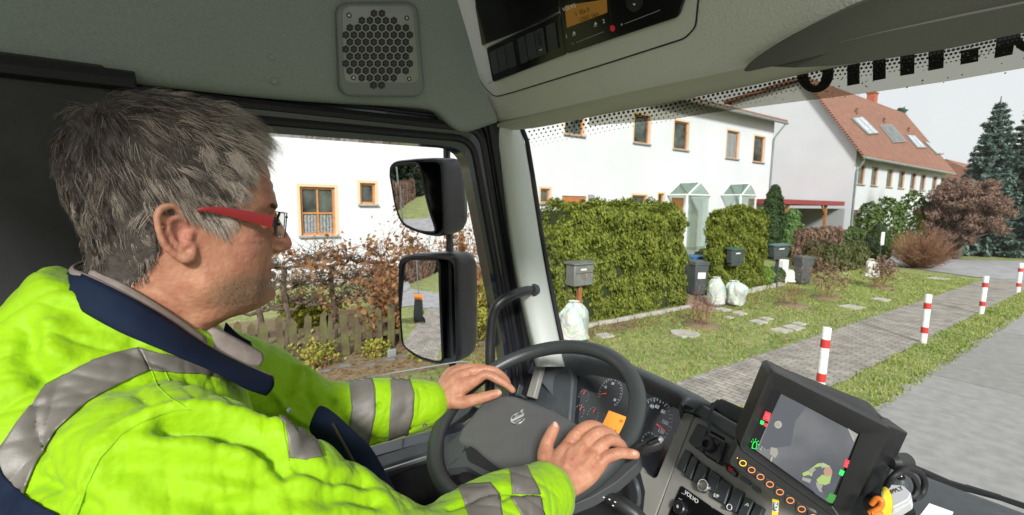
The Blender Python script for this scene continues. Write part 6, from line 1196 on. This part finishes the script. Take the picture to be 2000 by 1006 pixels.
# ---- jacket
jk_ = MB(); loft(jk_, tors); 
chain(jk_, [(-.60, -.075, 2.16), shR+[.0, 0, .012], (elR+shR)/2+[.012, .0, .020], elR, (elR+wrR)/2+[0, 0, .004], wrR*.86+elR*.14], [.085, .086, .076, .070, .060, .049], 28)
chain(jk_, [(-.80, -.075, 2.15), shL+[0, 0, .010], (elL+shL)/2+[-.01, 0, .035], elL+[0, 0, .015], (elL+wrL)/2+[0, 0, .008], wrL*.86+elL*.14], [.080, .084, .078, .076, .070, .056], 28)
def hivis():
    m = mat('hivis_cloth', (.27, .50, .003), .62, (.23, .44, .002), vs=9, bump=.25, bs=1800, sheen=.08, spec=.2, bump2=.35, bs2=30, lo=.2, hi=.8); return m
hv = hivis()
jacket = jk_.build('jacket', hv, person, ang=180); rm = jacket.modifiers.new('r', 'REMESH'); rm.mode = 'VOXEL'; rm.voxel_size = .0055; rm.use_smooth_shade = True; sm = jacket.modifiers.new('s', 'SMOOTH'); sm.factor = .6; sm.iterations = 8; ss = jacket.modifiers.new('u', 'SUBSURF'); ss.levels = 1
bake(jacket); tJ = bvh(jacket); V = getV(jacket); Nn = getN(jacket)
folds = [([(326, 833), (408, 835), (480, 858), (535, 885), (560, 915)], .007, -.012), ([(300, 815), (400, 806), (500, 828), (560, 862)], .010, .008), ([(236, 908), (362, 912), (435, 917), (520, 935)], .011, -.008), ([(200, 875), (340, 880), (470, 895)], .012, .005),
         ([(371, 799), (313, 808), (236, 849), (195, 894), (150, 1003)], .0022, -.003), ([(371, 795), (305, 802), (228, 843), (187, 890), (142, 1003)], .004, .003), ([(60, 650), (58, 700), (85, 740)], .008, -.007), ([(100, 640), (105, 700)], .009, .006), ([(59, 944), (136, 967), (180, 1000)], .006, -.006),
         ([(250, 760), (300, 800)], .010, -.003), ([(560, 900), (640, 930), (720, 935)], .006, -.007), ([(640, 960), (740, 975), (860, 965)], .007, -.008), ([(700, 945), (800, 955), (900, 945)], .008, .006), ([(880, 990), (960, 960), (1010, 955)], .004, -.005), ([(980, 968), (1060, 966)], .003, -.005), ([(430, 1000), (560, 965), (640, 975)], .008, -.006),
         ([(300, 960), (420, 985), (520, 1005)], .010, -.007), ([(600, 715), (604, 760), (620, 800)], .008, -.010), ([(585, 720), (575, 760)], .008, .008), ([(640, 730), (652, 780), (650, 830)], .006, -.008), ([(662, 735), (668, 790)], .006, .006), ([(745, 735), (742, 790), (725, 860)], .005, -.007), ([(820, 760), (824, 800), (800, 845)], .004, -.005), ([(700, 870), (740, 860), (800, 850)], .006, -.006),
         ([(530, 760), (560, 800), (600, 830)], .006, .006), ([(545, 790), (500, 830), (430, 840)], .010, -.004), ([(120, 600), (180, 640), (260, 665)], .008, -.004), ([(200, 640), (300, 672), (400, 715)], .008, .003)]
for pxs, w, d in folds:
    q = pc(tJ, pxs)
    if len(q) > 1: V += Nn*crease(V, q, w*.8, d*1.35)[:, None]
kk = rng.normal(size=(10, 3)); 
V += Nn*(lump(V, 14, .004)+lump(V, 80, .0006))[:, None]
def ridged(V, n, freq, amp, sharp, seed):   # sharp cloth creases in random directions, each in its own patch
    r = np.random.default_rng(seed); out = np.zeros(len(V))
    for i in range(n):
        k = nz(r.normal(size=3)*[1, 1, .8]); k2 = nz(r.normal(size=3)); w_ = .012*np.sin(V@r.normal(size=3)*14+r.random()*6)+.006*np.sin(V@r.normal(size=3)*35)
        c_ = V[r.integers(len(V))]; msk = np.exp(-(np.linalg.norm(V-c_, axis=1)/r.uniform(.06, .13))**2); d = (V-c_)@k+w_; per = 1/freq
        q = np.abs(((d/per+.5) % 1)-.5)*2; out += msk*r.uniform(.5, 1)*amp*(-(1-q)**sharp+.3)
    return out
V += Nn*(ridged(V, 50, 16, .0068, 5, 3)+ridged(V, 70, 30, .0030, 5, 8))[:, None]
for a, b, c_, n_, am in ((shR, elR, wrR, 11, .0035), (shL, elL, wrL, 9, .006)):   # sleeve rings of cloth
    for i in range(n_):
        t = (i+.5)/n_*2; ctr = a+(b-a)*t if t < 1 else b+(c_-b)*(t-1); ax = nz((b-a) if t < 1 else (c_-b)); ax = nz(ax+rng.normal(size=3)*.28); dist = (V-ctr)@ax; near = np.linalg.norm(V-ctr, axis=1) < .115
        V += Nn*(np.exp(-(dist/.009)**2)*near*am*rng.uniform(-1, .7)*(.5+.5*np.sin((V@rng.normal(size=3)*30))))[:, None]
setV(jacket, V); tJ = bvh(jacket)
refl = mat('reflective_tape', (.15, .14, .12), .5, (.12, .11, .095), vs=25, metal=.1, bump=.5, bs=1200, spec=.6); navy = mat('navy_cloth', (.005, .010, .026), .85, (.008, .015, .035), vs=20, bump=.4, bs=1600, spec=.15); taupe = mat('taupe_knit', (.20, .165, .145), .9, (.25, .21, .185), vs=90, bump=.6, bs=1200)
def resample(pts, n):
    pts = np.array(pts, float); d = np.r_[0, np.cumsum(np.linalg.norm(np.diff(pts, axis=0), axis=1))]; t = np.linspace(0, d[-1], n); return np.stack([np.interp(t, d, pts[:, k]) for k in range(2)], 1)
def decal(name, A, B_, mt, t=None, par=None, off=.0018, n=40, m=12, ext=0, keep=.12):
    t = t or tJ; A = resample(A, n); B_ = resample(B_, n); G_ = np.full((m, n, 3), np.nan)
    for j in range(n):
        for i in range(m):
            p = A[j]+(B_[j]-A[j])*i/(m-1); h, nn = hit(t, *p)
            if h is not None: G_[i, j] = h+nn*off
    V_ = []; ix = -np.ones((m, n), int); F_ = []
    for i in range(m):
        for j in range(n):
            if not np.isnan(G_[i, j, 0]): ix[i, j] = len(V_); V_.append(G_[i, j])
    for i in range(m-1):
        for j in range(n-1):
            q = [ix[i, j], ix[i, j+1], ix[i+1, j+1], ix[i+1, j]]
            if min(q) >= 0 and max(np.linalg.norm(V_[q[a]]-V_[q[(a+1) % 4]]) for a in range(4)) < keep/4: F_.append(q)
    if not F_: print('NO HIT', name); return None
    lab_ = list(range(len(V_)))      # keep only the largest connected patch
    def fd_(i):
        while lab_[i] != i: lab_[i] = lab_[lab_[i]]; i = lab_[i]
        return i
    for q in F_:
        for k in q[1:]: lab_[fd_(k)] = fd_(q[0])
    rt = [fd_(q[0]) for q in F_]; best = max(set(rt), key=rt.count); F_ = [q for q, r_ in zip(F_, rt) if r_ == best]; us = sorted({k for q in F_ for k in q}); re_ = {k: i for i, k in enumerate(us)}; V_ = [V_[k] for k in us]; F_ = [tuple(re_[k] for k in q) for q in F_]
    return MB().add(V_, F_).build(name, mt, par or jacket, solid=.0012, off=0, ang=180)
decal('reflective_strip', [(-60, 980), (0, 878), (36, 822), (91, 754), (181, 704), (240, 686), (272, 680)], [(20, 1060), (54, 953), (72, 908), (113, 840), (172, 786), (236, 749), (290, 724)], refl, n=70, m=18)
decal('reflective_strip', [(272, 680), (299, 686), (340, 697), (408, 722), (458, 746)], [(290, 724), (310, 727), (335, 729), (390, 731), (458, 747)], refl, off=.0022)
decal('reflective_strip', [(530, 800), (556, 829), (563, 858), (565, 893), (596, 898)], [(534, 801), (560, 811), (590, 833), (618, 865), (628, 893)], refl)
decal('reflective_strip', [(674, 722), (683, 754), (687, 797), (679, 860)], [(721, 720), (733, 761), (733, 807), (717, 885)], refl)
decal('reflective_strip', [(760, 722), (764, 772), (760, 822), (758, 880)], [(798, 735), (809, 768), (807, 811), (792, 862)], refl)
decal('reflective_strip', [(994, 915), (996, 925), (1000, 966)], [(1030, 912), (1036, 927), (1055, 964)], refl); decal('reflective_strip', [(995, 970), (1018, 1007), (1025, 1030)], [(1055, 968), (1062, 1006), (1066, 1040)], refl)
decal('reflective_strip', [(895, 950), (900, 965), (913, 1006), (920, 1040)], [(958, 945), (975, 965), (980, 1006), (982, 1040)], refl)
decal('navy_hem', [(-80, 1000), (0, 900), (10, 925), (60, 975), (130, 1010)], [(-80, 1100), (-20, 1010), (10, 1030), (60, 1040), (130, 1050)], navy, off=.003)
sf = [[(622, 790, .80), (638, 796, .79), (660, 812, .78), (700, 852, .74), (726, 872, .71), (752, 925, .69), (785, 975, .67)], [(612, 812, .76), (630, 822, .75), (655, 840, .73), (682, 868, .70), (705, 892, .68), (735, 940, .66), (765, 990, .64)], [(600, 840, .78), (618, 856, .77), (640, 875, .74), (650, 905, .70), (675, 925, .68), (700, 960, .66), (740, 1000, .64)]]
MB().grid([[P(*p) for p in r_] for r_ in sf]).build('shirt_front', navy, jacket, sub=2, solid=.004, ang=180)
MB().tube(smooth_path([P(*p) for p in ((650, 828, .735), (672, 868, .70), (690, 900, .678), (712, 938, .655))], 5), .0022, 6).build('zip', mat('zip_metal', (.10, .08, .06), .4, metal=.6), jacket)
for p in ((563, 801), (829, 829)):
    h, n = hit(tJ, *p)
    if h is not None: MB().lathe(h, n, [(.0045, 0), (.0045, .0025), (.003, .003), (.0026, .0015), (.0004, .0015)], 16).build('snap_button', silver, jacket)
seamm = mat('seam_thread', (.24, .48, .004), .8)
for pxs in (((371, 800), (340, 802), (313, 809), (275, 826), (236, 850), (195, 895), (170, 950), (150, 1003), (140, 1040)), ((296, 725), (308, 755), (335, 780), (368, 798)), ((286, 640), (288, 672)), ((320, 722), (338, 760), (372, 796)), ((548, 815), (560, 870), (565, 905)), ((845, 752), (849, 800), (838, 838)), ((1062, 925), (1075, 960), (1080, 1006))):
    q = []
    for a, b in zip(pxs, pxs[1:]):
        for t_ in np.linspace(0, 1, 8)[:-1]:
            h, n = hit(tJ, a[0]+(b[0]-a[0])*t_, a[1]+(b[1]-a[1])*t_)
            if h is not None and (not q or np.linalg.norm(h-q[-1]) < .03): q.append(h+n*.0004)
    if len(q) > 3: MB().tube(q, .0006, 5).build('seam', seamm, jacket)
# cuffs
for wr, el, r_ in ((wrR, elR, .047), (wrL, elL, .052)):
    ax = nz(wr-el); MB().lathe(wr-ax*.078, ax, [(r_*1.06, 0), (r_*1.04, .012), (r_, .045), (r_*.97, .052), (r_*.86, .053), (r_*.82, .03), (r_*.7, .01)], 40).build('cuff', hv, jacket, sub=1, ang=180)
# collar
def X3(l): return [onX(a, b, c_) for a, b, c_ in l]
def strip(name, A, B_, mt, n=40, m=7, bulge=.003, par=None, th=.0025):
    A = smooth_path(X3(A), 6); B_ = smooth_path(X3(B_), 6); k = min(len(A), len(B_)); A, B_ = A[:k], B_[:k]; rows = []
    for t in np.linspace(0, 1, m): q = A*(1-t)+B_*t; c_ = np.array([XH_, -.05, 0]); o = (q-c_)*[1, 1, 0]; o /= np.linalg.norm(o, axis=1)[:, None]; rows.append(q+o*bulge*math.sin(t*math.pi))
    return MB().grid(rows).build(name, mt, par or jacket, solid=th, ang=180)
cA = [(168, 512, -.80), (150, 520, -.74), (148, 530, -.69), (172, 541, -.645), (240, 575, -.618), (320, 622, -.610), (400, 676, -.618), (470, 712, -.632), (529, 737, -.650)]
cB = [(160, 535, -.82), (140, 555, -.75), (136, 572, -.69), (150, 596, -.632), (240, 650, -.590), (330, 690, -.578), (420, 728, -.592), (480, 760, -.612), (517, 772, -.632)]
strip('collar', cA, cB, navy, bulge=.006); strip('collar', [(a, b-2, x-.004) for a, b, x in cA], [(a, b+7, x-.001) for a, b, x in cA], taupe, bulge=.003)
strip('shirt_collar', [(405, 640, -.66), (425, 644, -.655), (470, 668, -.66), (508, 690, -.668)], [(392, 668, -.648), (420, 690, -.640), (470, 712, -.642), (505, 716, -.652)], taupe, bulge=.004)
strip('shirt_collar', [(180, 528, -.66), (250, 562, -.634), (330, 612, -.628), (400, 662, -.634)], [(178, 545, -.652), (250, 582, -.622), (330, 632, -.614), (400, 684, -.622)], taupe, bulge=.002)
strip('collar', [(440, 630, -.78), (462, 652, -.775), (490, 668, -.765)], [(425, 660, -.76), (455, 690, -.75), (486, 704, -.745)], navy, bulge=.004)
# trousers
tr = MB(); loft(tr, [(1.44, -.70, -.10, .21, .17, 0), (1.56, -.70, -.08, .22, .18, 0), (1.64, -.70, -.09, .215, .175, 0)])
for a, b in ((hipR, knR), (hipL, knL)): chain(tr, [a, b, (b[0], b[1]+.06, 1.25), (b[0], b[1]+.16, 1.02)], [.10, .082, .07, .06], 24)
tro = tr.build('trousers', navy, person, ang=180); rm = tro.modifiers.new('r', 'REMESH'); rm.mode = 'VOXEL'; rm.voxel_size = .008; rm.use_smooth_shade = True; sm = tro.modifiers.new('s', 'SMOOTH'); sm.factor = .6; sm.iterations = 5; bake(tro); V = getV(tro); V += getN(tro)*(lump(V, 12, .006)+lump(V, 40, .002))[:, None]; setV(tro, V)
shm = mat('shoe_leather', (.02, .018, .016), .6)
for b in (knR, knL): chain(MB(), [(b[0], b[1]+.13, .95), (b[0], b[1]+.24, .93), (b[0], b[1]+.36, .92)], [.045, .048, .035], 16).build('shoe', shm, person)
# glasses
redg = mat('red_frame', (.26, .004, .008), .38, (.19, .003, .006), vs=20, coat=.15); gls = empty('glasses', tuple(onX(545, 430, XH_))); gls.parent = person
gls.matrix_parent_inverse = Matrix(); 
GI = Matrix.Translation(-Vector(gls.location))
def gl_part(o): o.parent = gls; o.matrix_parent_inverse = GI; return o
for s in (1, -1):
    X_ = lambda px, py, xo: (lambda p: np.array([XH_+s*xo, p[1], p[2]]))(onX(px, py, XH_+xo))
    up_ = [(385, 408, .082), (405, 404, .0815), (440, 405, .0775), (490, 413, .0735), (535, 422, .070)]; dn_ = [(385, 413, .082), (405, 413, .0815), (440, 421, .0775), (490, 434, .0735), (533, 446, .070)]
    A = smooth_path([X_(*p) for p in up_], 5); B2 = smooth_path([X_(*p) for p in dn_], 5); tp = MB(); o3 = np.array([s*.0028, 0, 0])
    tp.grid(np.array([A-o3*.3, A+o3, (A+B2)/2+o3*1.25, B2+o3, B2-o3*.3, A-o3*.3])); gl_part(tp.build('temple', redg, ang=50))
    hg = MB(); hg.tube([X_(533, 432, .0705), X_(541, 432, .069), X_(543, 424, .067), X_(546, 416, .064)], .0016, 8).tube([X_(539, 424, .070), X_(538, 460, .068)], .0018, 8).tube([X_(531, 436, .072), X_(545, 438, .066)], .0022, 8).tube([X_(534, 430, .0715), X_(534, 443, .0715)], .0026, 8); gl_part(hg.build('hinge', blkg))
    L4 = [X_(545, 416, .064), X_(559, 416, .030), X_(560, 420, .010), X_(556, 462, .012), X_(550, 463, .034), X_(540, 457, .062)]
    L4s = smooth_path(L4+[L4[0]], 3)[:-1]
    gl_part(MB().add(L4s, [tuple(range(len(L4s)))]).build('lens', glassmat('lens', (.92, .95, .93), .12, .0) if s == 1 else bpy.data.materials['lens'], smooth=False)); gl_part(MB().tube(L4s, .0008, 6, close=True).build('lens_rim', blkg if s == 1 else blkg))
br = MB().tube([np.array([XH_+k, onX(559, 428, XH_)[1]+.001-abs(k)*.1, onX(559, 424, XH_)[2]]) for k in (-.011, 0, .011)], .0014, 6); gl_part(br.build('bridge', blkg))
# ---- hair
hl = [(492, 262), (500, 292), (486, 318), (474, 345), (466, 372), (452, 392), (440, 402), (436, 428), (424, 446), (404, 440), (384, 418), (366, 402), (340, 392), (315, 398), (303, 425), (303, 460), (306, 492), (286, 530), (262, 552), (225, 560), (190, 560), (160, 560), (60, 600), (60, 100), (520, 100), (500, 235)]
hlyz = np.array([yz(*p, XH_+.065) for p in hl])
def inside(y, z):
    c_ = np.zeros(len(y), bool); n = len(hlyz)
    for i in range(n):
        a, b = hlyz[i], hlyz[(i+1) % n]; m = ((a[1] > z) != (b[1] > z)) & (y < (b[0]-a[0])*(z-a[1])/(b[1]-a[1]+1e-12)+a[0]); c_ ^= m
    return c_
HF = np.array(nfc[:-2]); ctr = HV[HF].mean(1); xo_ = np.abs(ctr[:, 0]-XH_)
# hairline in the middle of the forehead sits higher than at the temples
ins = inside(ctr[:, 1], ctr[:, 2]) & (ctr[:, 2] > zc_(560))
nrm = np.cross(HV[HF[:, 2]]-HV[HF[:, 0]], HV[HF[:, 3]]-HV[HF[:, 1]]); ar_ = np.linalg.norm(nrm, axis=1); nrm /= ar_[:, None]+1e-12; hc = np.array([XH_, -.035, zc_(380)]); sgn = np.sign(((ctr-hc)*nrm).sum(1)); nrm *= sgn[:, None]
crown = onX(215, 225, XH_)+np.array([0, 0, .01])
def capthick(c_): # how thick the hair lies
    top = np.clip((c_[:, 2]-zc_(420))/(zc_(230)-zc_(420)), 0, 1); return .003+.007*top
# under layer
vs_used = np.unique(HF[ins]); mp = -np.ones(len(HV), int); mp[vs_used] = np.arange(len(vs_used)); vn = np.zeros_like(HV); 
for k in range(4): np.add.at(vn, HF[:, k], nrm)
vn /= np.linalg.norm(vn, axis=1)[:, None]+1e-9; cv = HV[vs_used]+vn[vs_used]*(capthick(HV[vs_used])+lump(HV[vs_used], 60, .0015))[:, None]
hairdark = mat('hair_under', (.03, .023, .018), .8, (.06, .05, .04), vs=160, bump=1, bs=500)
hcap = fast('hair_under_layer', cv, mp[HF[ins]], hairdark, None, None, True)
ids = np.where(ins)[0]; pr_ = ar_[ids]/ar_[ids].sum(); NS = 42000; pick = rng.choice(ids, NS, p=pr_); w4 = rng.dirichlet([1, 1, 1, 1], NS)[:, :, None]; root = (HV[HF[pick]]*w4).sum(1); nn_ = nrm[pick]
clump = rng.integers(0, 1100, NS); croot = root[rng.integers(0, NS, 1100)]
from_c = root-crown; flow = from_c-nn_*(from_c*nn_).sum(1)[:, None]; flow /= np.linalg.norm(flow, axis=1)[:, None]+1e-9
topk = np.clip((root[:, 2]-zc_(300))/(zc_(215)-zc_(300)), 0, 1)[:, None]; fwd = np.array([0, 1., .12]); flow = flow*(1-.45*topk)+fwd*.45*topk; side = np.clip((zc_(330)-root[:, 2])/(zc_(330)-zc_(520)), 0, 1)[:, None]; flow += np.array([0, -.15, -.8])*side
frontk = np.clip((root[:, 1]-yz(400, 300)[0])/(yz(500, 300)[0]-yz(400, 300)[0]), 0, 1)[:, None]*np.clip((root[:, 2]-zc_(370))/(zc_(270)-zc_(370)), 0, 1)[:, None]
flow += np.array([0, .5, .15])*frontk
# clumping: nearest clump centre gives a shared jitter
ci = np.empty(NS, int)
for a in range(0, NS, 1300): ci[a:a+1300] = ((root[a:a+1300, None]-croot[None])**2).sum(2).argmin(1)
cj = rng.normal(size=(1100, 3))*.32; cl_len = rng.uniform(.75, 1.3, 1100); flow += cj[ci]+rng.normal(size=(NS, 3))*.10; flow -= nn_*(flow*nn_).sum(1)[:, None]*.9; flow /= np.linalg.norm(flow, axis=1)[:, None]
Lh = (.012+.0175*np.clip((root[:, 2]-zc_(500))/(zc_(260)-zc_(500)), 0, 1))*cl_len[ci]*rng.uniform(.7, 1.15, NS); lift = (.20+.16*topk[:, 0]+.12*frontk[:, 0])*rng.uniform(.5, 1.5, NS); lift *= np.clip((root[:, 2]-zc_(600))/(zc_(400)-zc_(600)), .35, 1)
K = 6; ts = np.linspace(0, 1, K); pts = root[:, None]+nn_[:, None]*(Lh[:, None]*lift[:, None]*(np.sin(ts*1.9)*.9)[None])[..., None]+flow[:, None]*(Lh[:, None]*(ts**1.15)[None])[..., None]
pts += (croot[ci]-root)[:, None]*(ts**1.5*.2)[None, :, None]*1.0; pts[..., 2] -= (Lh[:, None]*.16*ts**2)
curl = rng.normal(size=(1100, 3))*.0022; pts += curl[ci][:, None]*np.sin(ts*3)[None, :, None]
hw = rng.uniform(.00013, .00027, NS); dirs = np.gradient(pts, axis=1); dirs /= np.linalg.norm(dirs, axis=2)[..., None]+1e-9; a1 = np.cross(dirs, nn_[:, None]+.01); a1 /= np.linalg.norm(a1, axis=2)[..., None]+1e-9; a2 = np.cross(dirs, a1); taper = np.array([1, 1, 1, .9, .7, .25])
tri = [a1*math.cos(q)+a2*math.sin(q) for q in (0, 2.094, 4.189)]; HVt = np.stack([pts+t_*(hw[:, None]*taper[None])[..., None] for t_ in tri], 2).reshape(-1, 3)
base = (np.arange(NS)*K*3)[:, None, None, None]; i_ = np.arange(K-1)[None, :, None, None]*3; j_ = np.arange(3)[None, None, :, None]; j2_ = (j_+1) % 3
HFt = np.concatenate([base+i_+j_, base+i_+j2_, base+i_+3+j2_, base+i_+3+j_], 3).reshape(-1, 4)
greyk = np.clip(-.02+.70*np.clip((root[:, 1]-yz(150, 300)[0])/(yz(420, 300)[0]-yz(150, 300)[0]), 0, 1)+.15*np.clip((zc_(330)-root[:, 2])/.05, 0, 1)+rng.normal(0, .20, 1100)[ci]+rng.normal(0, .28, NS), 0, 1)
hm = mat('hair', (.026, .015, .010), .42, (.62, .53, .445), vs=5, attr='shade', spec=.5); x_ = [n for n in hm.node_tree.nodes if n.type == 'MIX_RGB'][0]; at_ = [n for n in hm.node_tree.nodes if n.type == 'ATTRIBUTE'][0]; hm.node_tree.links.new(at_.outputs['Fac'], x_.inputs[0])
hair = fast('hair', HVt, HFt, hm, person, np.repeat(greyk, (K-1)*3), True); hcap.parent = hair
# eyebrow strands
eb = MB()
for s in (1, -1):
    for i in range(60):
        t = i/60; p = onX(528+8*t, 402+3*math.sin(t*3), XH_+.045-.03*t)*[0, 1, 1]+[XH_+s*(.046-.032*t), 0, 0]+rng.normal(size=3)*.001; eb.tube([p, p+[s*.003*(1-t), .003, .002]+rng.normal(size=3)*.001, p+[s*.006*(1-t), .003, -.001]], [.0003, .0003, .0001], 3, cap=False)
eb.build('eyebrow', hm, person)
